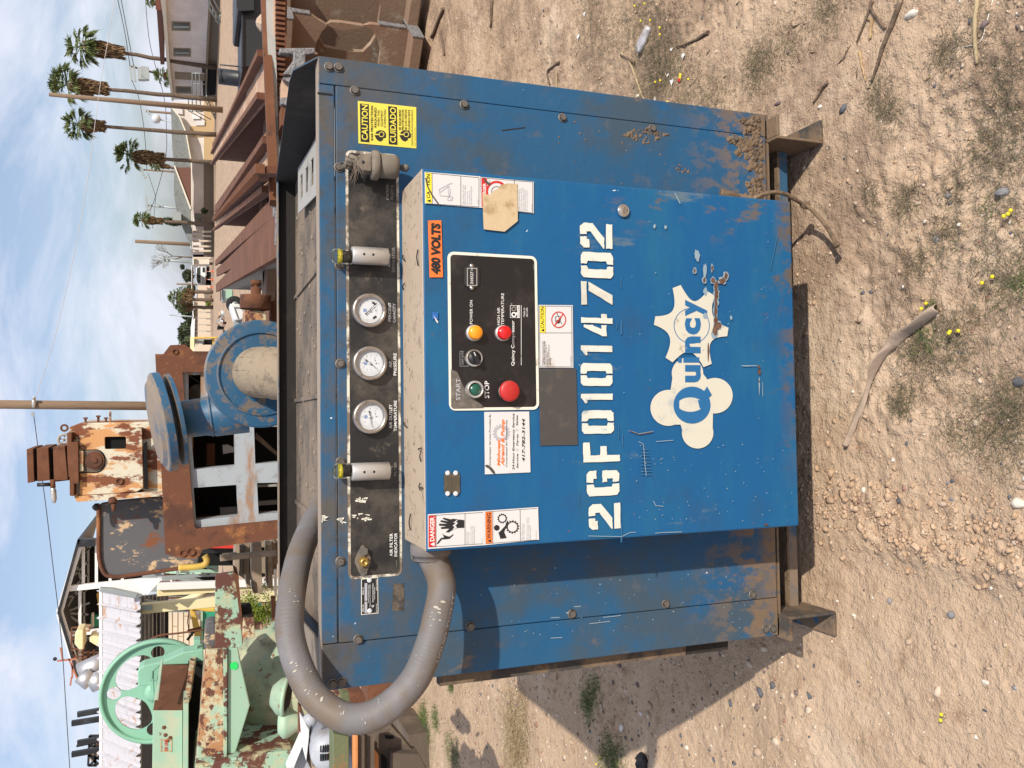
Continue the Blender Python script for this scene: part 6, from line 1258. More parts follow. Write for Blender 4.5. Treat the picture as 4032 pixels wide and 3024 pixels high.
for y0 in (258, 308): f = part('window', ws, L_(B_, [(1412, y0), (1412, y0+42), (1476, y0+42), (1476, y0)]), Yw+1.3, .1, 'window_frame'); part('pane', f, L_(B_, [(1417, y0+4), (1417, y0+38), (1471, y0+38), (1471, y0+4)]), Yw+1.25, .05, 'window_glass')
part('wall_sign', ws, L_(A_, [(1395, 835), (1398, 862), (1450, 862), (1450, 835)]), Yw-.2, .1, 'white_paint'); part('notice_board', ws, L_(A_, [(1420, 875), (1420, 910), (1485, 910), (1485, 875)]), Yw-.2, .1, 'sticker_white')
part('meter_box', ws, L_(A_, [(1270, 780), (1325, 785), (1325, 830), (1270, 820)]), Yw-.2, .15, 'sticker_white')
# open carport bay
part('bay_back', ws, [(760, 902), (832, 902), (832, 1018), (760, 1018)], Yw+2, .2, 'black_hole')
for y in (908, 926, 945, 966, 984, 1012): part('bay_post', ws, [(760, y), (832, y), (832, y+7), (760, y+7)], Yw-.4, .3, 'cream_far')
part('rooftop_unit', ws, L_(B_, [(1250, 243), (1252, 305), (1315, 315), (1315, 250)]), Yw-2, 1, 'galv')
bx_ = thing('boundary_wall', 'long pale tan yard wall and fence across the far side of the road', 'wall', tuple(gp(828, 1250)))
part('wall', bx_, L_(B_, [(1435, 780), (1436, 1260), (1530, 1262), (1528, 780)]), 104, .4, 'cream_far')
for k in range(9): part('fence_post', bx_, L_(B_, [(1430, 880+46*k), (1430, 884+46*k), (1530, 884+46*k), (1530, 880+46*k)]), 103, .1, 'galv')
wl = thing('white_shed', 'small white cubic shed left of the dark carport bay', 'shed', tuple(gp(826, 1025)))
part('wall', wl, [(762, 1013), (762, 1040), (824, 1040), (824, 1013)], 98, 2, 'trim_cream'); part('roof', wl, [(758, 1010), (758, 1042), (763, 1042), (763, 1010)], 97.5, 3, 'white_paint')
for i, (p, m_, lab) in enumerate([(L_(B_, [(1392, 640), (1392, 800), (1402, 800), (1402, 640)]), 'window_frame', 'long dark roofed shed behind the white pickup'), (L_(B_, [(1425, 815), (1425, 880), (1464, 880), (1464, 815)]), 'white_paint', 'white container beyond the orange cones'),
        (L_(B_, [(1404, 890), (1408, 950), (1440, 950), (1440, 890)]), 'cream_far', 'small pale shed beside the white container'), (L_(B_, [(1400, 960), (1404, 1010), (1440, 1010), (1440, 960)]), 'window_frame', 'small brown shed along the far fence')]):
    t = thing('far_shed', lab, 'shed', tuple(gp(828, p[0][1]))); part('wall', t, p, 108+i, 3, m_); q = p; part('roof', t, [(q[0][0]-2, q[0][1]-2), (q[1][0]-2, q[1][1]+2), (q[1][0]+1, q[1][1]+2), (q[0][0]+1, q[0][1]-2)], 107.5+i, 4, 'white_paint')
wh = thing('warehouse', 'long white roofed warehouse at the far side of the yard', 'building', tuple(gp(826, 1290)))
part('wall', wh, L_(B_, [(1415, 960), (1418, 1262), (1440, 1262), (1440, 960)]), 116, 3, 'wall_grey'); part('roof', wh, L_(B_, [(1405, 950), (1384, 1090), (1384, 1180), (1410, 1180), (1418, 960)]), 115, 6, 'white_paint')
for k in range(8): part('window', wh, L_(B_, [(1420, 975+30*k), (1420, 987+30*k), (1428, 987+30*k), (1428, 975+30*k)]), 115.8, .1, 'window_glass')
yf = thing('yellow_gantry', 'cream and yellow steel frame shelter left of the far warehouse', 'shelter', tuple(gp(840, 1340)))
part('roof_beam', yf, L_(B_, [(1380, 1155), (1380, 1262), (1410, 1262), (1410, 1155)]), 40, .5, 'pale_yellow'); part('side_beam', yf, L_(B_, [(1410, 1155), (1410, 1167), (1590, 1163), (1590, 1153)]), 40, .4, 'yellow_paint'); part('post', yf, L_(B_, [(1540, 1163), (1545, 1262), (1560, 1262), (1556, 1163)]), 40.2, .3, 'yellow_paint')
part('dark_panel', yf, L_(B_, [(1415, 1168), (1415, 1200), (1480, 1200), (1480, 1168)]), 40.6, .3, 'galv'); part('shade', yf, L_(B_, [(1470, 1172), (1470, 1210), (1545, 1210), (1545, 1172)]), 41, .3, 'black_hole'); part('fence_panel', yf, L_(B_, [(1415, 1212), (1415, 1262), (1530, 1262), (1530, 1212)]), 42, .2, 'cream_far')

# ---------------- pickup truck, cones
tk = thing('pickup_truck', 'white and silver pickup truck parked at the far end of the road', 'pickup truck', tuple(gp(828, 1080)))
def Tz(pts): return [(700+a/5.53, 1000+b_/5.53) for a, b_ in pts]
Yt = 112
part('cab', tk, Tz([(400, 300), (395, 540), (430, 640), (500, 670), (500, 235), (425, 290)]), Yt, 2.0, 'white_paint', bevel=.08); part('body', tk, Tz([(498, 225), (498, 670), (560, 685), (610, 670), (610, 225)]), Yt-.3, 4.0, 'white_paint', bevel=.08)
part('windscreen', tk, Tz([(415, 310), (412, 535), (495, 530), (495, 275)]), Yt-.1, .15, 'window_glass'); part('side_window', tk, Tz([(412, 548), (435, 630), (495, 640), (495, 548)]), Yt-.1, .15, 'window_glass')
part('grille', tk, Tz([(540, 290), (540, 390), (585, 390), (585, 290)]), Yt-.4, .15, 'tyre'); part('bumper', tk, Tz([(600, 225), (600, 480), (625, 480), (625, 225)]), Yt-.5, .3, 'silver'); part('door', tk, Tz([(520, 490), (520, 660), (605, 660), (605, 490)]), Yt-.35, .1, 'car_grey')
for y in (440, 560, 640): 
    b_ = MB(); c = atY(700+650/5.53, 1000+y/5.53, Yt-.2); b_.lathe(c, (0, 1, 0), [(.0001, 0), (.42, 0), (.42, .3), (.0001, .3)], 'tyre', n=18); b_.build('wheel', tk)
part('underbody', tk, Tz([(615, 240), (615, 660), (690, 640), (690, 260)]), Yt+.5, 1, 'tyre')
for y0, b0, lab in ((385, 780, 'orange and white traffic cone in front of the pickup, rightmost'), (560, 768, 'traffic cone in front of the pickup door, second from the right'), (735, 762, 'traffic cone left of the pickup, third from the right'), (930, 745, 'leftmost traffic cone, in front of the white container')):
    fx, fy = 700+b0/5.53, 1000+y0/5.53; p = gp(fx, fy); H_ = 4.9 if False else .9*p.y/95; H_ = atY(fx-26, fy, p.y).z
    c_ = thing('traffic_cone', lab, 'traffic cone', tuple(p), 'traffic cones across the road'); r = H_*.14
    for nm, a, b3, m_ in (('cone_base', 0, .06, 'cone_orange'), ('lower_band', .06, .42, 'cone_orange'), ('reflective_band', .42, .72, 'sticker_white'), ('upper_band', .72, 1, 'cone_orange')):
        b_ = MB(); rr = lambda t: r*(1.6 if nm == 'cone_base' else 1)*(1-.85*t)
        b_.lathe(p, (0, 0, 1), [(.0001, H_*a), (rr(a), H_*a), (rr(b3), H_*b3), (.0001, H_*b3)], m_, n=12); b_.build(nm, c_)

# ---------------- things in the yard between truck and blower
tb = thing('blue_tank_trailer', 'small faded light blue steel tank lying in the yard beyond the blower', 'tank', tuple(gp(935, 1170)))
part('tank', tb, Tz([(960, 735), (985, 730), (1195, 735), (1215, 985), (1150, 1000), (985, 1010), (955, 900)]), 22, .8, 'galv'); part('blue_panel', tb, Tz([(1060, 750), (1185, 760), (1190, 975), (1050, 965)]), 21.9, .1, 'mint'); part('post', tb, Tz([(920, 735), (925, 1000), (945, 1000), (940, 735)]), 21.9, .2, 'rust_orange')
ty = thing('tyre', 'black tyre standing behind the white box in the yard', 'tyre', tuple(gp(940, 1190)))
b_ = MB(); c = atY(700+1240/5.53, 1000+1090/5.53, 20.5); b_.lathe(c, (0, 1, 0), [(.08, 0), (.17, 0), (.19, .03), (.19, .1), (.17, .14), (.08, .14), (.08, 0)], 'tyre', n=28); b_.build('tread', ty); b_ = MB(); b_.lathe(c+Vector((0, .1, 0)), (0, 1, 0), [(.0001, -.08), (.08, -.08), (.08, .0), (.0001, .0)], 'galv', n=18); b_.build('rim', ty)
wb = thing('white_toolbox', 'bright white steel box lying in the yard beside the rusty roller', 'box', tuple(gp(960, 1240)))
part('box', wb, Tz([(1130, 1080), (1345, 1085), (1450, 1260), (1420, 1420), (1240, 1445), (1175, 1250)]), 14.5, .6, 'white_paint', bevel=.02); part('lid_groove', wb, Tz([(1215, 1150), (1340, 1155), (1340, 1165), (1225, 1162), (1310, 1400), (1300, 1405)]), 14.47, .02, 'galv'); part('end_panel', wb, Tz([(1240, 1450), (1420, 1430), (1380, 1510), (1230, 1580)]), 14.6, .5, 'galv')
sb = thing('scrap_pile', 'jumble of small pale scrap parts in the yard right of the blower', 'scrap', tuple(gp(940, 1290)))
for k in range(22):
    y = rnd.uniform(1230, 1650); x = rnd.uniform(830, 1000)+max(0, 1450-y)*.15; w_, h_ = rnd.uniform(20, 70), rnd.uniform(20, 90)
    part('scrap_piece', sb, Tz([(x, y), (x+w_, y+rnd.uniform(-15, 15)), (x+w_+rnd.uniform(-20, 20), y+h_), (x+rnd.uniform(-10, 10), y+h_)]), 17+rnd.random()*2, .4, rnd.choice(['galv', 'wall_grey', 'tyre', 'rust_brown', 'car_grey', 'white_paint', 'rust_tan']))
# rusty roller on its stand
ro = thing('rusty_roller', 'dark rusty drum pulley on a yellow rusted stand, right of the blue blower', 'roller', tuple(gp(1500, 1190)))
b_ = MB(); c = atY(1007, 1163, 5.4); c2 = atY(1006, 1218, 5.4); ax = c2-c; r = 60/FPX*5.1
b_.lathe(c, ax, [(.012, -.05), (.03, -.05), (.03, 0), (r*.98, .0), (r, .01), (r, ax.length), (r*.93, ax.length), (r*.9, ax.length*.4), (.06, ax.length*.4), (.06, ax.length*1.1)], 'rust_brown', n=40); b_.build('drum', ro)
b_ = MB(); b_.tube([c-ax*.9, c], .012, 'rust_brown', n=10); b_.tube([c-ax*.9+Vector((0, 0, .03)), c-ax*.9-Vector((0, 0, .03))], .018, 'rust_brown', n=8); b_.build('shaft', ro)
part('bearing_block', ro, L_(B_, [(1775, 965), (1790, 955), (1900, 965), (1935, 990), (1940, 1060), (1780, 1060)]), 5.35, .25, 'cream_rust', bevel=.01)
b_ = MB(); p = atY(1060, 1250, 5.6); b_.bb((p.x-.08, p.y-.1, 0), (p.x+.10, p.y+.3, p.z), 'rust_brown'); b_.build('stand', ro)

# ---------------- blue blower with rain hood
bw = thing('blower', 'blue centrifugal blower with round flange, dusty duct and flared rain hood behind the compressor', 'blower', tuple(gp(1500, 1471)))
Yq = 4.3; cc = atY(1030, 1471, Yq); R = 213/FPX*(Yq*cP+(EYE-cc.z)*sP); ax = Vector((.05, -1, -.05)).normalized()
b_ = MB(); b_.lathe(cc, ax, [(.0001, .001), (R*.74, .001), (R*.75, .010), (R*.775, .010), (R*.785, .001), (R*.97, -.002), (R, -.008), (R, -.035), (R*.985, -.04), (R*.99, -.06), (R*.6, -.10), (.0001, -.1)], 'blower_blue', n=72, smooth=False); b_.build('flange', bw)
b_ = MB(); b_.lathe(cc, ax, [(.0001, -.10), (R*.9, -.10), (R*.92, -.36), (R*.8, -.42), (.0001, -.42)], 'blower_blue', n=48); b_.build('fan_housing', bw)
P = cat([cc+ax*-.01+Vector((.005, 0, .02)), cc+ax*.10+Vector((.0, 0, .018)), cc+ax*.22+Vector((-.01, 0, -.02)), cc+ax*.33+Vector((-.03, 0, -.12)), cc+ax*.36+Vector((-.04, 0, -.30))], 8); rd = 93/FPX*(Yq-.1)
b_ = MB(); b_.tube(P, [rd*(1.0+.05*(i % 6 == 0)) for i in range(len(P))], 'duct_dusty', n=32); dc = b_.build('inlet_duct', bw)
b_ = MB()
for k in range(-2, 3):
    a0_ = k*.55+1.2; b_.tube([P[i]+(Vector((sin(a0_), 0, 0))+Vector((0, -.3, 1))*.95*cos(a0_))*rd*1.02 for i in range(2, len(P)-6, 3)], .004, 'duct_dusty', n=5)
stuff(b_.build('duct_wire', dc))
ax2 = Vector((-.14, -.02, 1)).normalized(); nk0 = atY(905, 1628, Yq+.12); nk1 = atY(640, 1662, Yq+.12); axn = (nk1-nk0).normalized(); LN_ = (nk1-nk0).length; rn = 78/FPX*Yq*.97
b_ = MB(); b_.lathe(nk0-axn*.08, axn, [(rn*1.10, 0), (rn*1.06, .08+LN_*.25), (rn*1.0, .08+LN_*.27), (rn*.98, LN_*.62), (rn*.95, LN_*.64), (rn*.92, LN_+.08)], 'blower_blue', n=40); b_.build('neck', bw)
b_ = MB(); b_.lathe(nk0+axn*LN_*.28, axn, [(rn*1.0, -.003), (rn*1.045, 0), (rn*1.045, .008), (rn*1.0, .01)], 'blower_blue', n=40); b_.build('clamp_band', bw)
hc = atY((591+690)/2+8, (1457+1862)/2, Yq+.12); d_ = (atY(676, 1852, Yq+.12)-atY(600, 1466, Yq+.12)); Rh = d_.length/2; axh = Vector((d_.z, 0, -d_.x)).normalized(); axh = axh if axh.z > 0 else -axh
axh = (axh+Vector((0, -.16, 0))).normalized()
b_ = MB(); b_.lathe(hc, axh, [(.04, -.058), (Rh*.90, -.060), (Rh*.935, -.058), (Rh*.935, -.040), (Rh*.55, -.034), (Rh*.55, -.014), (Rh*.97, -.012), (Rh, -.010), (Rh, .024), (Rh*.975, .030), (Rh*.90, .034), (Rh*.82, .050), (Rh*.4, .060), (.0001, .062)], 'blower_blue', n=64, smooth=False); b_.build('rain_hood', bw)
b_ = MB(); b_.tube([nk1-axn*.06, hc-axh*.05], .05, 'dark_inside', n=14); b_.build('hood_stem', bw)

# ---------------- rusty machine frame with four openings
fr = thing('press_bed', 'large rust brown cast machine frame with grey ribbed openings behind the compressor', 'machine frame', tuple(gp(1400, 1800)))
Yf_ = 6.8
outer = [(611, 1394), (643, 1394), (659, 1373), (670, 1359), (727, 1356), (751, 1373), (760, 1383), (1300, 1385), (1300, 2100), (1088, 2122), (846, 2154), (797, 2165), (787, 2187), (770, 2200), (708, 2197), (651, 2181), (636, 1870)]
recess = [(719, 1465), (1290, 1465), (1290, 2030), (1088, 2051), (773, 2082), (765, 2070), (735, 1725)]
part('front_plate', fr, outer, Yf_, .10, 'rust_orange', [recess], bevel=.0)
wins = [[(742, 1476), (790, 1476), (790, 1580), (742, 1580)], L_(C_, [(1385, 560), (1700, 535), (1706, 800), (1408, 826)]), L_(C_, [(1404, 960), (1716, 938), (1731, 1165), (1422, 1196)]), [(1000, 1680), (1280, 1680), (1280, 1808), (1005, 1826)], [(1012, 1902), (1285, 1895), (1285, 2008), (1018, 2024)]]
part('ribbed_plate', fr, recess, Yf_+.05, .12, 'grey_paint', wins)
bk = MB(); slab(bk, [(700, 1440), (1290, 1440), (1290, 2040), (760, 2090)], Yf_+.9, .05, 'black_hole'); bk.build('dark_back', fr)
b_ = MB(); a0_, a1_ = atY(720, 1470, Yf_+.18), atY(1280, 2040, Yf_+.18)
for p, q in (((735, 1700), (770, 2085)), ((770, 2085), (1290, 2045)), ((720, 1462), (1290, 1462)), ((720, 1465), (737, 1725))): 
    P0, P1 = atY(*p, Yf_+.18), atY(*q, Yf_+.18); b_.prism([P0, P1, P1+Vector((0, .72, 0)), P0+Vector((0, .72, 0))], Vector((0, 0, 0.004)) if abs(P0.z-P1.z) < .2 else Vector((.004, 0, 0)), 'rust_brown')
b_.build('side_wall', fr)
for k, (x0, x1, y) in enumerate([(1010, 1125, 1690+1400-1690), ]): pass
for pts, m_ in ((L_(C_, [(1595, 1105), (1735, 1100), (1735, 1150), (1600, 1160)]), 'pale_sheet'), (L_(C_, [(1500, 640), (1560, 640), (1560, 800), (1500, 800)]), 'rust_brown'), (L_(C_, [(1860, 560), (2010, 700), (2010, 730), (1850, 600)]), 'board_wood'), (L_(C_, [(1870, 940), (2010, 935), (2010, 950), (1870, 955)]), 'pale_sheet'), (L_(C_, [(1870, 1060), (2010, 1050), (2010, 1080), (1870, 1090)]), 'pale_sheet'), (L_(C_, [(1615, 650), (1650, 645), (1700, 670), (1700, 700), (1620, 715)]), 'wall_grey')):
    part('inner_bar', fr, pts, Yf_+.6, .05, m_)
for (x, y, r) in ((752, 2172, 12), (721, 2178, 10), (690, 1385+0, 8)):
    b_ = MB(); b_.lathe(atY(x, y, Yf_-.002), (0, -1, 0), [(r*1.3/FPX*Yf_, 0), (r*1.3/FPX*Yf_, .01), (r/FPX*Yf_, .01), (r*.8/FPX*Yf_, -.001), (.0001, -.001)], 'rust_brown', n=16); b_.build('bolt_hole', fr)
# grimy round inside the small opening
b_ = MB(); b_.lathe(atY(778, 1548, Yf_+.3), (0, -1, 0), [(.0001, .02), (.05, .01), (.07, 0)], 'duct_dusty', n=20); b_.build('inner_hub', fr)

# ---------------- milling head above the frame
mh = thing('milling_machine', 'orange rusted white machine head with dark stepped block on top', 'machine head', tuple(gp(1400, 1800)))
Ym = 7.1
part('column', mh, L_(C_, [(560, 1058), (545, 1045), (500, 900), (500, 520), (580, 490), (1400, 478), (1400, 1000)]), Ym+.06, .55, 'rust_white', bevel=.01)
part('front_casting', mh, L_(C_, [(575, 545), (1030, 520), (1040, 960), (990, 990), (580, 1015)]), Ym, .1, 'rust_white', [L_(C_, [(760, 600), (768, 590), (905, 588), (915, 598), (915, 668), (905, 678), (772, 680), (762, 672)])], bevel=.004)
part('left_edge_strip', mh, L_(C_, [(545, 1040), (560, 1062), (1400, 1005), (1400, 975), (560, 1020)]), Ym-.02, .12, 'rust_white')
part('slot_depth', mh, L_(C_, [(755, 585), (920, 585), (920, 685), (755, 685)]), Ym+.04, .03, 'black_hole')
part('groove', mh, L_(C_, [(1040, 640), (1048, 968), (1074, 970), (1066, 620)]), Ym-.004, .02, 'black_hole'); part('cap_plate', mh, L_(C_, [(486, 560), (488, 882), (505, 886), (505, 1018), (538, 1020), (538, 930), (572, 930), (568, 625), (520, 628), (520, 560)]), Ym-.05, .3, 'rust_brown', bevel=.004)
nb = L_(C_, [(572, 692)])+[(a/1.8433, 1400+b__/1.8433) for a, b__ in [(572, 692)]+[(690+ (72)*sin(pi*k/14), 766-(80)*cos(pi*k/14)) for k in range(15)]+[(574, 848)]]
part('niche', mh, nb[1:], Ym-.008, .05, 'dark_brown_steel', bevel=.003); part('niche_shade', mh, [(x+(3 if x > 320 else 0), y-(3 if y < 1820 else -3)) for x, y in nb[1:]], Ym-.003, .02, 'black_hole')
part('niche_block', mh, L_(C_, [(575, 690), (605, 692), (607, 838), (577, 842)]), Ym-.03, .06, 'cream_rust', bevel=.004)
b_ = MB(); c = atY(*C_(688, 762), Ym-.01); k_ = Ym/FPX; b_.lathe(c, (0, -1, 0), [(.0001, .025), (8*k_, .025), (10*k_, .018), (24*k_, .018), (26*k_, .010), (31*k_, .010), (32*k_, 0)], 'rust_orange', n=30, smooth=False); b_.build('round_boss', mh)
for i, pts in enumerate(([(192, 680), (240, 675), (248, 918), (200, 925)], [(266, 674), (350, 668), (362, 905), (272, 915)], [(384, 665), (470, 657), (492, 902), (392, 908)])): part('stepped_block', mh, L_(C_, pts), Ym-.06, .42, 'rust_brown', bevel=.003)
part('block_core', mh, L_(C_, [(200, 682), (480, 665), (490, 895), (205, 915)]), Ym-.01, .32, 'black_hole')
part('side_strap', mh, L_(C_, [(365, 905), (500, 888), (502, 905), (370, 920)]), Ym-.03, .05, 'rust_brown')
b_ = MB(); c = atY(*C_(467, 525), Ym+.1); b_.tube([c+Vector((cos(a)*.022, 0, sin(a)*.022)) for a in [2*pi*k/14 for k in range(15)]], .008, 'rust_brown', n=8, cap=False); b_.build('lifting_ring', mh)
b_ = MB(); c = atY(*C_(470, 612), Ym+.3); b_.lathe(c, (0, -1, 0), [(.035, 0), (.052, 0), (.052, .03), (.035, .03), (.035, 0)], 'pale_sheet', n=20); b_.build('small_pulley', mh)
for k in range(5):
    a = 2*pi*k/5; b_ = MB(); b_.bar(c+Vector((0, -.015, 0)), c+Vector((cos(a)*.04, -.015, sin(a)*.04)), .01, .01, 'pale_sheet'); b_.build('spoke', mh)
for x0, x1, y0, y1, hx1 in ((612, 624, 462, 492, 1), (704, 718, 448, 486, 1), (762, 772, 462, 486, 1), (792, 804, 415, 486, 0)):
    b_ = MB(); slab(b_, L_(C_, [(x0, y0-8), (x1, y0-8), (x1, y1), (x0, y1)]), Ym+.2, .05, 'rust_brown' if hx1 else 'cream_rust'); 
    if hx1: slab(b_, L_(C_, [(x0-8, y0-12), (x1+7, y0-12), (x1+7, y0-1), (x0-8, y0-1)]), Ym+.19, .06, 'rust_brown')
    b_.build('adjusting_bolt', mh)
b_ = MB(); b_.lathe(atY(*C_(866, 912), Ym-.002), (0, -1, 0), [(.030, 0), (.030, .008), (.017, .008), (.015, 0), (.0001, 0)], 'rust_brown', n=18); b_.build('port_ring', mh)
b_ = MB(); vv = [atY(*C_(x, y), Ym-.1) for x, y in ((270, 938), (375, 935), (380, 900), (385, 960), (390, 1030))]; b_.tube(vv[:2], .014, 'ink_black', n=8); b_.tube(vv[2:4], .018, 'rust_brown', n=8); b_.lathe(vv[3], vv[4]-vv[3], [(.014, 0), (.02, .02), (.02, .08), (.012, .11), (.0001, .115)], 'alu', n=12); b_.build('grease_valve', mh)
b_ = MB(); vv = [atY(*C_(x, y), Ym-.02) for x, y in ((820, 1040), (822, 1075), (825, 1130))]; b_.tube([atY(*C_(815, 1035), Ym), vv[1]], .032, 'rust_brown', n=10); b_.tube(vv[1:], [.018, .012], 'rust_brown', n=8); b_.build('stud', mh)
# rounded guard plate on the left
gd = thing('rounded_guard', 'grey and rust rounded sheet guard standing left of the machine head', 'machine guard', tuple(gp(1400, 2150)))
go_ = [(388, 1989), (389, 2170), (394, 2215), (404, 2246), (416, 2262), (432, 2269), (470, 2271), (560, 2259), (706, 2238), (780, 2228), (790, 2100), (660, 2000), (636, 1956), (455, 1973), (400, 1983)]
part('sheet', gd, go_, 7.35, .08, 'rust_grey', bevel=.012)
rim_ = MB(); pr = [atY(x, y, 7.34) for x, y in go_[:10]]; rim_.tube(cat(pr, 5), .016, 'rust_orange', n=8); rim_.build('rolled_rim', gd)
b_ = MB(); b_.tube(cat([atY(x, y, 7.25) for x, y in ((702, 2236), (778, 2231), (806, 2222), (814, 2205), (806, 2188))], 5), [.025]*21, 'yellow_paint', n=10); b_.build('hook', gd)
b_ = MB(); b_.lathe(atY(391, 1996, 7.35), (0, 0, 1), [(.0001, 0), (.03, 0), (.03, .03), (.01, .05), (.0001, .05)], 'ink_black', n=10); b_.build('hinge_knob', gd)
part('lower_plate', gd, [(640, 1960), (640, 2180), (700, 2200), (710, 1960)], 7.4, .05, 'rust_grey')
# ---------------- big open steel shed far behind
Ysh = 46.0
sh = thing('steel_shed', 'tall open steel shed with dark trussed gable roof, far left behind the canopy', 'shed', tuple(gp(900, 2400)))
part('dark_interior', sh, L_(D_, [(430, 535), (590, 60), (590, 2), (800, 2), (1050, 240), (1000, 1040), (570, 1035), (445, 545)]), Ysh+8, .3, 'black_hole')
roofd = MB()
for a, b_ in (((415, 530), (562, 0)), ((415, 530), (572, 1055))):
    (x0, y0), (x1, y1) = D_(*a), D_(*b_); P = [atY(x0, y0, Ysh), atY(x1, y1, Ysh)]; th = Vector((0, 0, -.12)); roofd.prism([P[0], P[1], P[1]+th, P[0]+th], (0, 9, 0), 'dark_metal')
roofd.build('roof_sheet', sh)
part('eave_end', sh, L_(D_, [(562, 0), (570, 55), (690, 50), (690, 0)]), Ysh, .5, 'dark_metal'); part('eave_end', sh, [(309, 2694), (305, 2683), (330, 2670), (312, 2700)], Ysh, .5, 'dark_metal')
def beam(name, parent, a, b_, Y, w_, m='white_paint', f=D_, Y2=None): 
    q = MB(); q.bar(atY(*f(*a), Y), atY(*f(*b_), Y2 or Y), w_, w_, m); return q.build(name, parent)
beam('rafter', sh, (432, 528), (585, 10), Ysh+.3, .28); beam('rafter', sh, (434, 535), (585, 1030), Ysh+.3, .28)
beam('column', sh, (490, 355), (1040, 300), Ysh+.5, .26); beam('column', sh, (480, 690), (745, 660), Ysh+.5, .22); beam('column', sh, (585, 5), (585, 60), Ysh+.5, .3); beam('column', sh, (600, 1010), (680, 1020), Ysh+.5, .25)
for a, b_ in (((580, 360), (580, 635)), ((605, 5), (605, 345)), ((700, 5), (700, 335)), ((800, 200), (800, 320)), ((885, 210), (890, 320)), ((580, 700), (580, 1000))): beam('girt', sh, a, b_, Ysh+.7, .13)
mat('truss_steel', (.30, .32, .31), rough=.7)
tr = [((470, 530), (580, 330)), ((470, 530), (650, 460)), ((470, 535), (640, 545)), ((500, 420), (640, 360)), ((470, 530), (640, 650)), ((520, 360), (640, 250)), ((520, 360), (650, 330)), ((560, 200), (600, 330)), ((540, 260), (640, 160)), ((560, 150), (650, 60)), ((610, 350), (610, 650)), ((490, 640), (640, 720)), ((640, 720), (540, 800)), ((540, 800), (660, 900)), ((580, 120), (690, 20)), ((640, 20), (640, 340))]
for a, b_ in tr: beam('truss_member', sh, a, b_, Ysh+2.2, .09, 'truss_steel')
for k in range(9): beam('purlin', sh, (470+13*k, 480-52*k), (500+13*k, 430-52*k), Ysh+4, .1, 'truss_steel')
hs_ = thing('hoist_crane', 'pale yellow hoist carriage hanging inside the steel shed', 'crane', tuple(gp(900, 2520)))
part('motor_house', hs_, L_(D_, [(545, 680), (560, 660), (605, 658), (605, 800), (575, 802), (540, 760)]), Ysh-2, 1.2, 'pale_yellow', bevel=.05); part('crab', hs_, L_(D_, [(650, 710), (680, 700), (740, 708), (740, 790), (700, 770), (650, 740)]), Ysh-1.8, 1, 'pale_yellow'); part('cable_box', hs_, L_(D_, [(620, 640), (650, 640), (650, 670), (620, 670)]), Ysh-2, .6, 'cream_rust')
part('far_machine', sh, L_(D_, [(655, 560), (740, 560), (740, 630), (655, 640)]), Ysh+4, .5, 'green_cabinet'); part('far_machine', sh, L_(D_, [(700, 400), (740, 395), (740, 530), (720, 530)]), Ysh+4.1, .5, 'yellow_paint'); part('white_panel', sh, L_(D_, [(663, 540), (678, 540), (678, 640), (663, 640)]), Ysh+3.5, .3, 'wall_grey')
ck = thing('crane_walkway', 'thin rusty steel walkway grating beside the hoist', 'walkway', tuple(gp(900, 2560)))
for a, b_ in (((520, 640), (520, 790)), ((610, 635), (610, 800)), ((515, 790), (560, 870)), ((530, 810), (545, 870)), ((560, 820), (720, 820)), ((565, 850), (720, 850)), ((580, 870), (720, 870)), ((580, 910), (720, 900)), ((520, 640), (610, 635)), ((520, 680), (610, 680)), ((600, 800), (600, 960)), ((640, 810), (650, 960)), ((680, 800), (690, 950)), ((520, 720), (610, 720)), ((520, 790), (600, 800))): beam('grating_bar', ck, a, b_, Ysh-1, .06, 'rust_brown')
# silver ducts
du = thing('silver_duct', 'silver ventilation ducts rising beside the steel shed left eave', 'duct', tuple(gp(900, 2640)))
b_ = MB(); b_.tube([atY(*D_(780, 875), 30), atY(*D_(580, 968), 30)], [.30, .30], 'silver', n=18); b_.build('duct', du); b_ = MB(); b_.tube([atY(*D_(590, 985), 29.6), atY(*D_(660, 1040), 29.5)], [.26, .26], 'silver', n=18); b_.tube([atY(*D_(655, 1050), 29.5), atY(*D_(760, 1000), 29.5)], [.28, .28], 'silver', n=18); b_.build('duct', du)
an = thing('antenna_mast', 'thin red antenna mast with small fittings over the shed roof', 'antenna', tuple(gp(900, 2590)))
for a, b_ in (((415, 882), (560, 866)), ((440, 785), (455, 875)), ((500, 865), (560, 1010)), ((525, 900), (525, 1005)), ((520, 1000), (510, 1060))): beam('rod', an, a, b_, Ysh-2, .07, 'roof_red')
b_ = MB(); b_.lathe(atY(*D_(400, 865), Ysh-2), (0, -1, 0), [(.05, 0), (.09, .05), (.0001, .08)], 'dark_metal', n=12); b_.build('lamp_head', an)
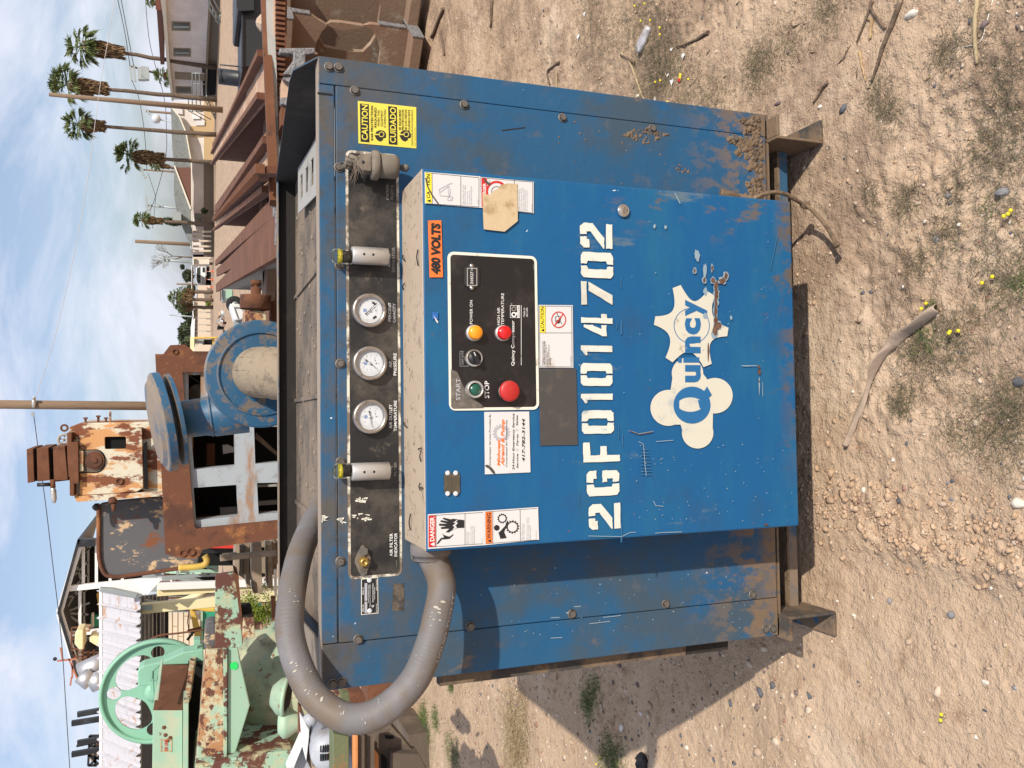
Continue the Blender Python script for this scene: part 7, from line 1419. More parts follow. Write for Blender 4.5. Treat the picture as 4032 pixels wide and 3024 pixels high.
# four dark posts above the canopy roof and far scaffold
for (x0, y0, x1, y1), lab in (((562, 1270, 740, 1238), 'dark steel post above the white canopy, rightmost of four'), ((520, 1335, 740, 1300), 'dark steel post above the white canopy, second from the right'), ((562, 1478, 740, 1445), 'dark steel post above the white canopy, third from the right'), ((520, 1560, 740, 1522), 'dark steel post above the white canopy, leftmost of four')):
    b_ = MB(); t0 = atY(*D_(x0, y0), 24); b1 = atY(*D_(x1, y1), 24); d = b1-t0; k_ = -t0.z/d.z; b1 = t0+d*k_; b_.bar(t0, b1, .12, .12, 'dark_metal'); tag(b_.build('steel_post', loc=tuple(b1)), lab, 'post', 'dark posts above the canopy')
sc_ = thing('scaffold_tower', 'small scaffold tower with rusty tank, top showing over the canopy at left', 'scaffold', tuple(gp(900, 2980)))
for a, b_ in (((650, 1425), (740, 1425)), ((650, 1500), (740, 1500)), ((640, 1560), (740, 1600)), ((640, 1640), (740, 1640)), ((650, 1425), (640, 1640)), ((690, 1425), (690, 1640)), ((650, 1425), (720, 1480)), ((650, 1500), (720, 1440)), ((645, 1560), (720, 1640)), ((650, 1640), (720, 1570)), ((555, 1500), (700, 1470))): beam('brace', sc_, a, b_, 34, .07, 'dark_metal')
part('tank', sc_, L_(D_, [(645, 1545), (690, 1545), (700, 1620), (650, 1620)]), 34.5, 1, 'cream_rust', bevel=.1); part('tank', sc_, L_(D_, [(680, 1480), (730, 1480), (730, 1540), (680, 1540)]), 34.5, 1, 'rust_orange', bevel=.1)

# ---------------- corrugated canopy
cn_ = thing('canopy', 'white corrugated metal canopy roof with rust stains on cream posts at left', 'canopy', tuple(gp(1100, 2500, 0)))
Yt_, Yb_ = 13.2, 11.6
def cpt(x, y): t = (x-395)/(545-395); return atY(x, y, Yt_+(Yb_-Yt_)*t)
top = lambda y: 394+(y-2320)*.003; bot = lambda y: 537+(y-2350)*.022
N_y = 300; ylo, yhi = 2322, 3200; prof = []
b_ = MB(); vs = []
for i in range(N_y+1):
    y = ylo+(yhi-ylo)*i/N_y; ph = (y-ylo)/53.0 % 1; rib = .045 if ph < .10 else (.025 if ph < .14 or ph > .96 else (.006 if .5 < ph < .54 else 0))
    for j in range(4):
        t = j/3; p = cpt(395, y).lerp(cpt(545, y), t); p = Vector((cpt(395, y).x*(1-t)+atY(545, y+26+(y-2322)*.07, Yb_).x*t, Yt_+(Yb_-Yt_)*t, cpt(395, 2600).z+(cpt(top(3000)+0, 2600).z-cpt(395, 2600).z)+(atY(548, 2600, Yb_).z-atY(395, 2600, Yt_).z)*t)); p.z += rib; p.y -= rib*.3
        if j == 3: p.y -= .02*sin(i*.7)*0; p.z -= .015*abs(sin((y-ylo)/53*pi*2))
        vs.append(p)
b_.add(vs, [(i*4+j, i*4+j+1, i*4+j+5, i*4+j+4) for i in range(N_y) for j in range(3)], 'corrugated_white'); o = b_.build('corrugated_roof', cn_, fix=False); s_ = o.modifiers.new('thick', 'SOLIDIFY'); s_.thickness = .004
part('ridge_cap', cn_, [(390, 2318), (391, 3200), (404, 3200), (403, 2318)], Yt_-.12, .1, 'white_paint', bevel=.01)
part('gable_end', cn_, L_(D_, [(724, 352), (740, 350), (1020, 285), (1150, 285), (1150, 300), (1060, 395), (1000, 425), (985, 425), (1000, 385), (800, 362)]), Yb_-.1, .06, 'white_paint', bevel=.01)
part('gable_trim', cn_, L_(D_, [(722, 352), (722, 378), (990, 428), (1000, 395), (820, 358)]), Yb_-.2, .08, 'galv', bevel=.01)
part('gable_trim', cn_, L_(D_, [(1150, 286), (1060, 395), (1072, 400), (1165, 300), (1175, 300), (1175, 286)]), Yb_-.2, .12, 'white_paint')
part('gutter', cn_, [(545, 2345), (548, 3200), (556, 3200), (554, 2345)], Yb_+.1, .12, 'truss_steel')
part('canopy_shade', cn_, L_(D_, [(985, 425), (985, 2000), (1222, 2000), (1222, 410), (1180, 400)]), Yt_+2.0, .1, 'dark_inside')  # upright dark sheet, its colour stands for the shade beneath the roof
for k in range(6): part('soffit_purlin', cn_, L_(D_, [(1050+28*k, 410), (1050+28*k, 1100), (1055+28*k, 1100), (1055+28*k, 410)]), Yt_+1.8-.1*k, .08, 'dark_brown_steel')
def post(a, b_, Y, w_, m, nm='post'):
    q = MB(); t0, b1 = atY(*D_(*a), Y), atY(*D_(*b_), Y); d = b1-t0; b2 = t0+d*(-t0.z/d.z); q.bar(t0, b2, w_, w_, m); return q.build(nm, cn_, bevel=.006)
post((1030, 500), (1560, 450), Yb_+.3, .12, 'pale_yellow'); post((1140, 375), (1560, 348), Yt_+.4, .13, 'pale_yellow'); post((1140, 340), (1560, 325), Yt_+.3, .10, 'white_paint')
part('bracket_plate', cn_, L_(D_, [(1028, 482), (1028, 518), (1104, 512), (1104, 478)]), Yb_+.2, .02, 'galv')
q = MB(); q.tube(cat([atY(*D_(x, y), Yb_+.4) for x, y in ((1060, 445), (1110, 450), (1150, 455), (1170, 470))], 4), .018, 'galv', n=8); q.build('conduit_elbow', cn_)
hd = thing('extension_cable', 'drooping dark cable hanging over the white canopy roof', 'cable', tuple(gp(1400, 2600))); 
q = MB(); q.tube(cat([atY(*D_(x, y), 11.2) for x, y in ((1030, 760), (1150, 700), (1300, 680), (1480, 655))], 6), .012, 'rust_brown', n=6); q.build('cable', hd)
# block wall behind, with coursing
wl_ = thing('block_wall', 'sunlit cream block wall behind the canopy posts', 'wall', tuple(gp(940, 2500)))
part('wall', wl_, [(662, 2270), (662, 3200), (900, 3200), (900, 2270)], 19, .2, 'wall_cream')
for k in range(9): x = 676+22*k; part('course_joint', wl_, [(x, 2270), (x, 3200), (x+1.6, 3200), (x+1.6, 2270)], 18.985, .02, 'wall_tan')
for k in range(7):
    y = 2345+40*k; part('head_joint', wl_, [(677+(k % 3)*22, y), (677+(k % 3)*22, y+1.5), (698+(k % 3)*22, y+1.5), (698+(k % 3)*22, y)], 18.985, .02, 'wall_tan')
# storage racks of bars and pipes between guard and canopy
rk_ = thing('pipe_rack', 'green and grey storage rack full of pipes and bars between the guard and the canopy', 'rack', tuple(gp(1000, 2300)))
part('pale_back', rk_, [(560, 2180), (560, 2330), (860, 2330), (860, 2180)], 18.5, .1, 'galv'); part('dark_gap', rk_, [(745, 2180), (745, 2268), (860, 2300), (860, 2180)], 18.2, .1, 'black_hole'); part('dark_gap', rk_, [(560, 2205), (560, 2250), (645, 2250), (640, 2205)], 18.2, .1, 'truss_steel')
for k in range(34):
    y = rnd.uniform(2185, 2330) if k < 20 else rnd.uniform(2200, 2262); x0 = rnd.uniform(560, 720); b_ = MB(); b_.bar(atY(x0, y, 17.5+rnd.random()), atY(x0+rnd.uniform(60, 190), y+rnd.uniform(-4, 4), 17.5+rnd.random()), rnd.uniform(.02, .06), .03, rnd.choice(['galv', 'truss_steel', 'white_paint', 'rust_brown', 'mint', 'wall_grey'])); b_.build('stored_bar', rk_)
for a, b3 in (((640, 2240), (850, 2215)), ((600, 2275), (860, 2262)), ((700, 2195), (860, 2240)), ((640, 2262), (640, 2200)), ((700, 2262), (700, 2200)), ((760, 2262), (760, 2200)), ((820, 2262), (820, 2205))):
    b_ = MB(); b_.bar(atY(*a, 16.5), atY(*b3, 16.5), .05, .05, 'galv'); b_.build('rack_frame', rk_)
for k, y in enumerate((2188, 2206, 2226, 2246)): b_ = MB(); b_.bar(atY(745, y, 16.3), atY(860, y+3, 16.3), .05, .05, 'mint'); b_.build('rack_frame', rk_)
for k in range(26):
    y = rnd.uniform(2330, 2410); b_ = MB(); b_.bar(atY(662, y, 18.6), atY(rnd.uniform(750, 840), y, 18.6), .02, .02, rnd.choice(['galv', 'truss_steel', 'rust_brown'])); b_.build('stored_bar', rk_)
ta = thing('yellow_arch', 'cream curved steel arch leaning in front of the cream wall', 'steel arch', tuple(gp(1000, 2370)))
b_ = MB(); b_.tube(cat([atY(*D_(x, y), 17.6) for x, y in ((1225, 470), (1320, 450), (1420, 410), (1480, 370), (1505, 340))], 5), .07, 'pale_yellow', n=8); b_.build('arch', ta)
part('shade_gap', ta, L_(D_, [(1380, 330), (1500, 330), (1500, 370), (1440, 415), (1380, 425)]), 18.3, .05, 'black_hole')
# red and black vehicle roof glimpsed
rv_ = thing('red_cart', 'red and black cart body glimpsed under the machine frame ear', 'cart', tuple(gp(960, 2160)))
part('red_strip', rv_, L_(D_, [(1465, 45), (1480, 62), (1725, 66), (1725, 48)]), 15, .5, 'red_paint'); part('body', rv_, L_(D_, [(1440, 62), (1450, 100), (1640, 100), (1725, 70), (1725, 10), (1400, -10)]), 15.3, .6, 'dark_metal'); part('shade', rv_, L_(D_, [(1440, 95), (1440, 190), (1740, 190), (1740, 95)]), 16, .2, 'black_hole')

# ---------------- lumber pile
lp = thing('lumber_pile', 'loose pile of weathered brown boards standing left of the machine frame', 'lumber', tuple(gp(1300, 2250)))
lum = [((1705, 30, 1740, 330), 9.2, -8), ((1770, 20, 1812, 260), 9.3, -6), ((1830, 20, 1898, 395), 8.8, 6), ((1900, 90, 1930, 250), 9.4, 0), ((1938, 40, 1975, 360), 9.0, 6), ((1975, 20, 2000, 250), 9.3, 0), ((1985, 20, 2020, 180), 9.5, 4), ((1740, 40, 1770, 240), 9.6, -3), ((1812, 60, 1830, 260), 9.7, 0), ((1780, 240, 1812, 350), 9.6, 10), ((1860, 60, 1900, 200), 9.8, -4), ((1900, 30, 1935, 90), 9.5, 0)]
for (x0, y0, x1, y1), Y, sk_ in lum:
    part('board', lp, L_(D_, [(x0, y0), (x1, y0), (x1+sk_, y1), (x0+sk_, y1-6)]), Y, .35, 'board_wood', bevel=.004)
part('board', lp, L_(D_, [(1598, 126), (2010, 92), (2010, 118), (1598, 160)]), 8.6, .12, 'board_wood', bevel=.004); part('board', lp, L_(D_, [(1615, 115), (1720, 102), (1720, 118), (1615, 128)]), 8.7, .1, 'cream_rust', bevel=.004)
part('dark_gap', lp, L_(D_, [(1890, 60), (1970, 50), (1970, 92), (1890, 96)]), 9.5, .3, 'black_hole'); part('dark_core', lp, L_(D_, [(1700, 30), (2010, 30), (2010, 250), (1790, 300), (1720, 250)]), 10.2, .3, 'dark_inside'); part('pale_board', lp, L_(D_, [(1990, 225), (2010, 222), (2010, 412), (1995, 415)]), 8.2, .06, 'cream_far')
part('dark_plank', lp, L_(D_, [(1970, 425), (2000, 425), (2000, 590), (1978, 590)]), 8.3, .1, 'rust_brown')
# yellow-green shrub, leaves only
def bush(name, ctr, rad, n, leaf, m_, label, cat_='shrub', trunk=None, sq=1.0):
    c = np.array(ctr); d = nrs.normal(0, 1, (n, 3)); d /= np.linalg.norm(d, axis=1)[:, None]; clump = nrs.normal(0, 1, (14, 3)); clump /= np.linalg.norm(clump, axis=1)[:, None]; clump *= .62
    k = nrs.randint(0, 14, n); p = clump[k]+d*nrs.uniform(.12, .48, n)[:, None]; p[:, 2] *= sq; P = c+p*np.array(rad)
    a = nrs.normal(0, 1, (n, 3)); a /= np.linalg.norm(a, axis=1)[:, None]; b2 = np.cross(a, nrs.normal(0, 1, (n, 3))); b2 /= np.linalg.norm(b2, axis=1)[:, None]; l = leaf*nrs.uniform(.5, 1.4, n)[:, None]
    V = np.stack([P-a*l, P+b2*l*.45, P+a*l, P-b2*l*.45], 1).reshape(-1, 3); F = np.arange(n*4).reshape(-1, 4)
    base = Vector((ctr[0], ctr[1], 0)); t = thing(name, label, cat_, tuple(base)); me = bpy.data.meshes.new('foliage'); me.from_pydata((V-np.array(base)).tolist(), [], F.tolist()); me.materials.append(MATS[m_]); o = bpy.data.objects.new('foliage', me); COL.objects.link(o); o.parent = t; WL[o.name] = base
    b_ = MB(); r_ = max(rad)*.05
    if trunk != 0: b_.tube([base, Vector(ctr)], [r_, r_*.5], 'palm_trunk', n=7); b_.build('trunk', t)
    return t
c = atY(*D_(1895, 460), 9.6); bush('yellow_shrub', (c.x, c.y, c.z), (.27, .3, .25), 5200, .012, 'bush_green', 'bright yellow-green flowering shrub below the lumber pile')
c = atY(*D_(1100+0, 460), 30)
# green cabinet and yellow crane arm
gc_ = thing('green_cabinet', 'bright green steel cabinet behind the band saw wheel', 'cabinet', tuple(gp(1000, 2470)))
part('body', gc_, L_(D_, [(1460, 530), (1462, 800), (1900, 800), (1900, 480), (1560, 480), (1560, 530)]), 13.5, .6, 'green_cabinet', bevel=.01); part('top_edge', gc_, L_(D_, [(1458, 528), (1458, 800), (1472, 800), (1472, 528)]), 13.45, .62, 'mint')
ca = thing('jib_crane', 'mustard yellow jointed crane arm before the cream wall', 'crane arm', tuple(gp(1000, 2450)))
part('upper_arm', ca, L_(D_, [(1378, 495), (1420, 484), (1500, 500), (1560, 497), (1560, 525), (1500, 525), (1410, 510), (1385, 520)]), 12.8, .12, 'yellow_paint', bevel=.01); part('lower_arm', ca, L_(D_, [(1376, 500), (1410, 505), (1460, 690), (1460, 800), (1430, 800), (1400, 640)]), 12.85, .12, 'yellow_paint', bevel=.01)
b_ = MB(); b_.tube([atY(*D_(x, y), 12.6) for x, y in ((1370, 520), (1362, 600), (1372, 660), (1400, 700))], .008, 'rust_brown', n=6); b_.tube([atY(*D_(x, y), 12.6) for x, y in ((1360, 665), (1460, 640))], .02, 'rust_brown', n=6); b_.tube([atY(*D_(x, y), 12.6) for x, y in ((1360, 730), (1420, 650))], .02, 'dark_metal', n=6); b_.build('hose', ca)

KS = 1.9
def atYs(x, y, Y): return atY(x, y, Y*KS)
def partS(name, parent, pts, Y, th, m, holes=(), bevel=0): return part(name, parent, pts, Y*KS, th*KS, m, holes, bevel)
# ---------------- green band saw
bs = thing('band_saw', 'pale green old band saw with big spoked wheel, rusty table and drum base at left', 'band saw', tuple(gp(1500, 2720)))
Yw_ = 5.6; wc = atYs(613, 2722, Yw_); kx = (Yw_*KS*cP+(EYE-wc.z)*sP)/FPX; Rw = 203*kx
ez = Vector((0, 0, 1)); ex = Vector((1, 0, 0))
def wp_(r, a, y=0.): return wc+ex*(r*cos(a))+ez*(r*sin(a))+Vector((0, y, 0))
b_ = MB(); outer_ = [wp_(Rw*.985, 2*pi*k/72, .02) for k in range(72)]
holes_ = []
for i in range(4):       # big lobed openings and small round ones
    a0_ = radians(45+90*i-1); pts = []
    for k in range(24):
        t = 2*pi*k/24; rr_ = Rw*.55+Rw*.29*cos(t)*.95; aa = a0_+(.62*Rw/(Rw*.56))*sin(t)*.62; pts.append(wp_(rr_, aa, .02))
    holes_.append(pts); a1_ = radians(90*i-3); c_ = (Rw*.74*cos(a1_), Rw*.74*sin(a1_)); holes_.append([wc+ex*(c_[0]+Rw*.125*cos(2*pi*k/20))+ez*(c_[1]+Rw*.125*sin(2*pi*k/20))+Vector((0, .02, 0)) for k in range(20)])
b_.prism(outer_, (0, .02, 0), 'wheel_green', holes_); wh_ = b_.build('wheel_disc', bs)
b_ = MB(); b_.lathe(wc, (0, 1, 0), [(Rw*.93, .02), (Rw*.94, -.025), (Rw, -.025), (Rw, .07), (Rw*.93, .07), (Rw*.93, .02)], 'wheel_green', n=72); b_.build('wheel_rim', bs, bevel=.0)
b_ = MB(); b_.lathe(wc, (0, -1, 0), [(Rw*.2, 0), (Rw*.2, .03), (Rw*.1, .05), (.0001, .05)], 'wheel_green', n=24); b_.build('wheel_hub', bs)
partS('blade_guard', bs, L_(D_, [(1000, 965), (1010, 935), (1045, 915), (1180, 885), (1330, 820), (1475, 795), (1480, 905), (1370, 905), (1170, 912), (1112, 960), (1110, 1060), (1000, 1068)]), 5.35, .12, 'wheel_green', bevel=.012)
partS('guard_bracket', bs, L_(D_, [(1085, 1035), (1115, 1030), (1118, 1130), (1095, 1130)]), 5.28, .05, 'wheel_green', bevel=.004)
partS('tension_bolt', bs, L_(D_, [(1405, 730), (1455, 728), (1455, 765), (1405, 768)]), 5.35, .08, 'wheel_green', bevel=.006); partS('tension_rod', bs, L_(D_, [(1415, 765), (1432, 765), (1432, 812), (1415, 812)]), 5.38, .03, 'wheel_green'); partS('tension_rod', bs, L_(D_, [(1455, 742), (1500, 742), (1500, 752), (1455, 752)]), 5.38, .03, 'silver')
partS('head_box', bs, L_(D_, [(1110, 1240), (1325, 1240), (1325, 1900), (1102, 1900)]), 4.9, .6, 'mint', bevel=.006)
b_ = MB(); P = [atYs(*D_(1110, 1240), 4.9), atYs(*D_(1325, 1240), 4.9), atYs(*D_(1368, 912), 5.35), atYs(*D_(1172, 912), 5.35)]; b_.prism(P, (0, .08, -.01), 'rust_brown'); b_.build('head_box_side', bs)
b_ = MB(); P = [atYs(*D_(1120, 1165), 4.85), atYs(*D_(1168, 868), 5.2), atYs(*D_(1172, 872), 5.2), atYs(*D_(1132, 1165), 4.85)]; b_.prism(P, (0, -.01, -.02), 'mint'); b_.build('lid_plate', bs)
lb = MB(); a0_, a1_ = D_(1240, 1537), D_(1240, 1455); PL = Plane(4.9*KS-.006, 0); text(lb, PL, 'AIR LINE', D_(1168, 0)[0]+12, D_(1242, 0)[0]-14, a0_[1], a1_[1], 'ink_red', .002, .02)
for q in ([(1166, 1540), (1170, 1540), (1170, 1450), (1166, 1450)], [(1243, 1540), (1247, 1540), (1247, 1450), (1243, 1450)], [(1166, 1540), (1247, 1540), (1247, 1536), (1166, 1536)], [(1166, 1454), (1247, 1454), (1247, 1450), (1166, 1450)]): quadpx(lb, PL, L_(D_, q), 'orange_edge', .002, .0005)
lb.build('air_line_sign', bs)
for x, y in ((1200, 1420), (1215, 1460), (1235, 1440), (1190, 1365)): b_ = MB(); b_.lathe(atYs(*D_(x, y), 4.898), (0, -1, 0), [(.02, 0), (.018, .003), (.0001, .003)], 'rust_brown', n=10); b_.build('plug', bs)
partS('lower_rail', bs, L_(D_, [(1330, 1190), (1368, 1190), (1366, 1900), (1326, 1900)]), 4.85, .2, 'mint', bevel=.004)
b_ = MB(); P = [atYs(*D_(1332, 1188), 4.85), atYs(*D_(1368, 1188), 4.85), atYs(*D_(1415, 872), 5.3), atYs(*D_(1378, 872), 5.3)]; b_.prism(P, (0, .12, -.02), 'cream_rust'); b_.build('lower_rail_side', bs)
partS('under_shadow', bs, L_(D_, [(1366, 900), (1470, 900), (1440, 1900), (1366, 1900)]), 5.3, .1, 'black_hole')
partS('table_beam', bs, L_(D_, [(1500, 792), (1530, 800), (1642, 798), (1640, 1590), (1640, 1600), (1420, 1650), (1440, 1420), (1478, 1000)]), 4.75, .22, 'cream_rust', bevel=.006); partS('table_lip', bs, L_(D_, [(1622, 800), (1650, 795), (1648, 1598), (1622, 1602)]), 4.70, .1, 'mint_rust', bevel=.004)
partS('corner_casting', bs, L_(D_, [(1492, 640), (1505, 625), (1562, 615), (1562, 792), (1480, 792)]), 4.8, .18, 'rust_grey', bevel=.02)
partS('arm_plate', bs, L_(D_, [(1563, 262), (1700, 240), (1725, 262), (1762, 765), (1745, 785), (1560, 790)]), 4.55, .05, 'mint_rust', bevel=.006); partS('arm_plate_end', bs, L_(D_, [(1700, 240), (1715, 250), (1730, 262), (1770, 700), (1762, 765), (1745, 600)]), 4.54, .2, 'rust_brown')
partS('clamp_block', bs, L_(D_, [(1766, 570), (1846, 572), (1850, 716), (1760, 722)]), 4.5, .15, 'cream_rust', bevel=.008); partS('clamp_top', bs, L_(D_, [(1760, 560), (1835, 562), (1846, 572), (1766, 572)]), 4.52, .3, 'black_hole'); partS('peg', bs, L_(D_, [(1848, 622), (1910, 612), (1912, 655), (1850, 658)]), 4.53, .06, 'rust_tan', bevel=.01)
partS('web_casting', bs, L_(D_, [(1650, 795), (1728, 786), (1740, 860), (1815, 1205), (1680, 1650), (1650, 1600)]), 4.72, .12, 'mint', bevel=.012)
sp_ = MB(); sp_.prism([atYs(*D_(1698+32*cos(t)*rnd.uniform(.75, 1.1), 917+30*sin(t)*rnd.uniform(.75, 1.1)), 4.716) for t in [2*pi*k/18 for k in range(18)]], (0, .002, 0), 'green_spray'); sp_.build('spray_mark', bs)
# drum base
bc0 = atYs(*D_(1650, 1090), 5.25); zt_ = bc0.z; kk = 5.1*KS/FPX; b_ = MB()
prof_ = [(.0001, zt_), (300*kk/1.84*1.0, zt_), (330*kk/1.84, zt_-.02*KS), (360*kk/1.84, zt_-.10*KS), (400*kk/1.84, zt_-.17*KS), (430*kk/1.84, zt_-.25*KS), (470*kk/1.84, zt_-.36*KS), (520*kk/1.84, .0), (.0001, 0)]
b_.lathe((bc0.x-.05, 5.35*KS, 0), (0, 0, 1), prof_, 'mint_dirty', n=56); b_.build('drum_base', bs)
partS('side_casting', bs, L_(D_, [(1640, 1600), (1820, 1560), (2120, 1530), (2180, 1900), (1400, 1900), (1420, 1650)]), 4.65, .5, 'mint_rust', bevel=.01)
lm = thing('flood_lamp', 'red and white round lamp housing at the foot of the band saw', 'lamp', tuple(gp(1500, 2740)))
b_ = MB(); c = atYs(*D_(2065, 1140), 4.3); b_.lathe(c, (-.1, -.35, -1), [(r*KS, h*KS) for r, h in [(.0001, -.07), (.05, -.06), (.085, -.025), (.092, .0), (.092, .012)]], 'mint_dirty', n=32); b_.build('housing', lm); b_ = MB(); b_.lathe(c, (-.1, -.35, -1), [(r*KS, h*KS) for r, h in [(.092, .0), (.096, .004), (.096, .016), (.08, .018), (.0001, .014)]], 'mint', n=32); b_.build('bezel', lm); b_ = MB(); b_.lathe(c, (-.1, -.35, -1), [(r*KS, h*KS) for r, h in [(.078, .0185), (.0001, .021)]], 'black_hole', n=24); b_.build('lens', lm)
b_ = MB(); b_.lathe(atYs(*D_(2060, 1330), 4.3), (0, -.2, -1), [(r*KS, h*KS) for r, h in [(.0001, -.03), (.05, -.025), (.075, 0), (.072, .02), (.03, .085), (.025, .11), (.0001, .11)]], 'mint', n=28); tag(b_.build('funnel', loc=tuple(atYs(*D_(2060, 1330), 4.3))), 'pale green funnel shaped cap left of the red and white lamp', 'funnel')

# ---------------- lower left: motor, wedge, stacked steel
z4 = lambda pts: [(950+a/3.687, 2600+b__/3.687) for a, b__ in pts]
mo = thing('electric_motor', 'light grey electric motor with slotted round end cover at the lower left edge', 'motor', tuple(gp(1500, 2970)))
c = atY(950+1275/3.687, 2600+1345/3.687, 3.9); kk = (3.9*cP+(EYE-c.z)*sP)/FPX; Rm = 275/3.687*kk
b_ = MB(); b_.lathe(c, (.05, -1, .1), [(.0001, .03), (Rm*.45, .03), (Rm*.86, .018), (Rm*.97, -.01), (Rm, -.05), (Rm*.99, -.1), (Rm*.92, -.11), (Rm*.92, -.35), (.0001, -.35)], 'motor_grey', n=40); b_.build('housing', mo)
b_ = MB()
for r0_, r1_ in (((1140, 1335)), ((1365, 1460))): pass
for k in range(6):
    for (ya, yb) in ((1245-k*6, 1338-k*2), (1366-k*1, 1465-k*4)):
        x = 1145+k*34; slab(b_, z4([(x, ya), (x+22, ya-4), (x+22, yb-4), (x, yb)]), 3.862, .004, 'black_hole')
stuff(b_.build('vent_slots', mo))
b_ = MB(); b_.lathe(c+Vector((-.0, -.032, 0)), (.05, -1, .1), [(.016, 0), (.016, .006), (.009, .006), (.008, 0), (.0001, 0)], 'rust_orange', n=16); b_.build('grease_hub', mo)
b_ = MB(); b_.tube([atY(*p, 3.95) for p in z4([(945, 900), (1000, 850), (1080, 870)])], .03, 'motor_grey', n=12); b_.build('cable_box', mo)
wd_ = thing('white_bracket', 'chipped white angle bracket between the band saw base and the motor', 'bracket', tuple(gp(1500, 2960)))
part('face', wd_, z4([(855, 785), (870, 790), (985, 1010), (985, 1110), (945, 1465), (935, 1440), (885, 1240)]), 4.1, .03, 'white_paint', bevel=.002); part('flange', wd_, z4([(870, 1090), (890, 1240), (760, 1560), (660, 1560)]), 4.15, .05, 'white_paint'); part('blue_plate', wd_, z4([(890, 1240), (960, 1460), (1010, 1600), (760, 1700), (770, 1500)]), 4.2, .04, 'grey_paint')
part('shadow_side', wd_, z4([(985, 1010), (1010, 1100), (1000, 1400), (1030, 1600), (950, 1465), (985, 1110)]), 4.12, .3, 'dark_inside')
def hb(name, cat_, lab, pts, Y, th, m_, top=None):
    t = thing(name, lab, cat_, tuple(gp(1600, 2990))); part('face', t, pts, Y, th, m_, bevel=.004); return t
E6 = 3300
hb('brown_post', 'steel bar', 'thin brown bar between the drum base and the white bracket', z4([(832, 640), (880, 690), (880, 1080), (835, 1180)]), 4.25, .05, 'rust_brown')
hb('mossy_bar', 'steel bar', 'mossy rust bar lying in front of the grey motor', z4([(1335, 1060), (1565, 1110), (1565, 1900), (1330, 1900)]), 3.75, .12, 'olive_rust')
t = hb('blue_bar', 'steel bar', 'blue grey rounded bar behind the orange edged channel', z4([(1565, 1100), (1640, 1100), (1625, 1900), (1600, 1460)]), 3.95, .1, 'grey_paint')
t = hb('orange_channel', 'steel channel', 'long channel with bright orange edge at the lower left', z4([(1635, 1090), (1697, 1090), (1697, 1900), (1635, 1900)]), 3.7, .05, 'orange_edge'); part('web', t, z4([(1697, 1090), (1790, 1090), (1790, 1900), (1697, 1900)]), 3.72, .06, 'dark_brown_steel'); part('web', t, z4([(1792, 1080), (1930, 1060), (1935, 1900), (1792, 1900)]), 3.75, .06, 'dark_brown_steel')
t = hb('dark_channel', 'steel channel', 'dark brown steel channel with square cut-out, lowest left of the compressor', L_(mzH := (lambda x, y: mz(1000, 2124, x, y)), [(890, 1410), (1000, 1355), (1060, 1420), (1250, 1650), (1260, 1800), (860, 1800), (842, 1530)]), 3.9, .12, 'dark_brown_steel')
part('square_hole', t, L_(mzH, [(948, 1422), (1010, 1426), (1018, 1444), (985, 1450), (955, 1446)]), 3.895, .01, 'black_hole'); part('inner_face', t, L_(mzH, [(845, 1530), (862, 1512), (905, 1565), (905, 1800), (850, 1800)]), 3.86, .04, 'orange_edge'); part('dark_slot', t, L_(mzH, [(930, 1565), (965, 1600), (965, 1800), (932, 1800)]), 3.88, .03, 'black_hole')
part('foot', t, L_(mzH, [(990, 1550), (1200, 1560), (1270, 1700), (1260, 1800), (990, 1800)]), 3.85, .1, 'dark_brown_steel', bevel=.004)
b_ = MB(); p = gp(1690, 3000); b_.bb((p.x-.8, p.y-.0, 0), (p.x+.22, p.y+.5, .16), 'dark_brown_steel'); tag(b_.build('support_block', loc=(p.x, p.y, 0)), 'dark block carrying the stacked steel channels at lower left', 'block')
st = thing('rusty_plate_stack', 'cream and rust blocks glimpsed inside the loop of the conduit', 'steel blocks', tuple(gp(1650, 2760)))
part('block', st, z4([(1290, 505), (1460, 480), (1460, 640), (1380, 600)]), 4.4, .2, 'cream_rust'); part('block', st, z4([(1460, 475), (1570, 465), (1580, 660), (1450, 640)]), 4.35, .2, 'olive_rust'); part('block', st, z4([(1570, 465), (1740, 450), (1800, 540), (1795, 640), (1600, 665)]), 4.3, .25, 'rust_orange'); part('white_edge', st, z4([(1690, 665), (1860, 640), (1890, 650), (1700, 690)]), 4.1, .03, 'white_paint')
b_ = MB(); p = gp(1620, 2800); b_.bb((p.x-.1, p.y, 0), (p.x+.45, p.y+.3, .35), 'rust_brown'); b_.build('base_block', st)
blades(3000, W(1000, 2124, [(880, 1130, .06, 5), (1240, 1340, .09, 6), (1330, 1300, .05, 2), (1000, 1160, .05, 2), (1440, 1060, .02, 1), (1450, 1530, .08, 2), (1480, 1580, .05, 1)]),   .045, .0010, .8, 'weed_green', 'green_weeds', 'taller green weeds at the left edge behind the compressor')
b_ = MB(); p = on(*mz(1000, 2124, 1120, 1330)); b_.box(p+Vector((0, 0, .05)), (.10, .02, 0), (0, .14, 0), (0, 0, .10), 'rust_tan'); tag(b_.build('timber_block', loc=tuple(p)), 'weathered timber end beside the green weeds at left', 'timber')

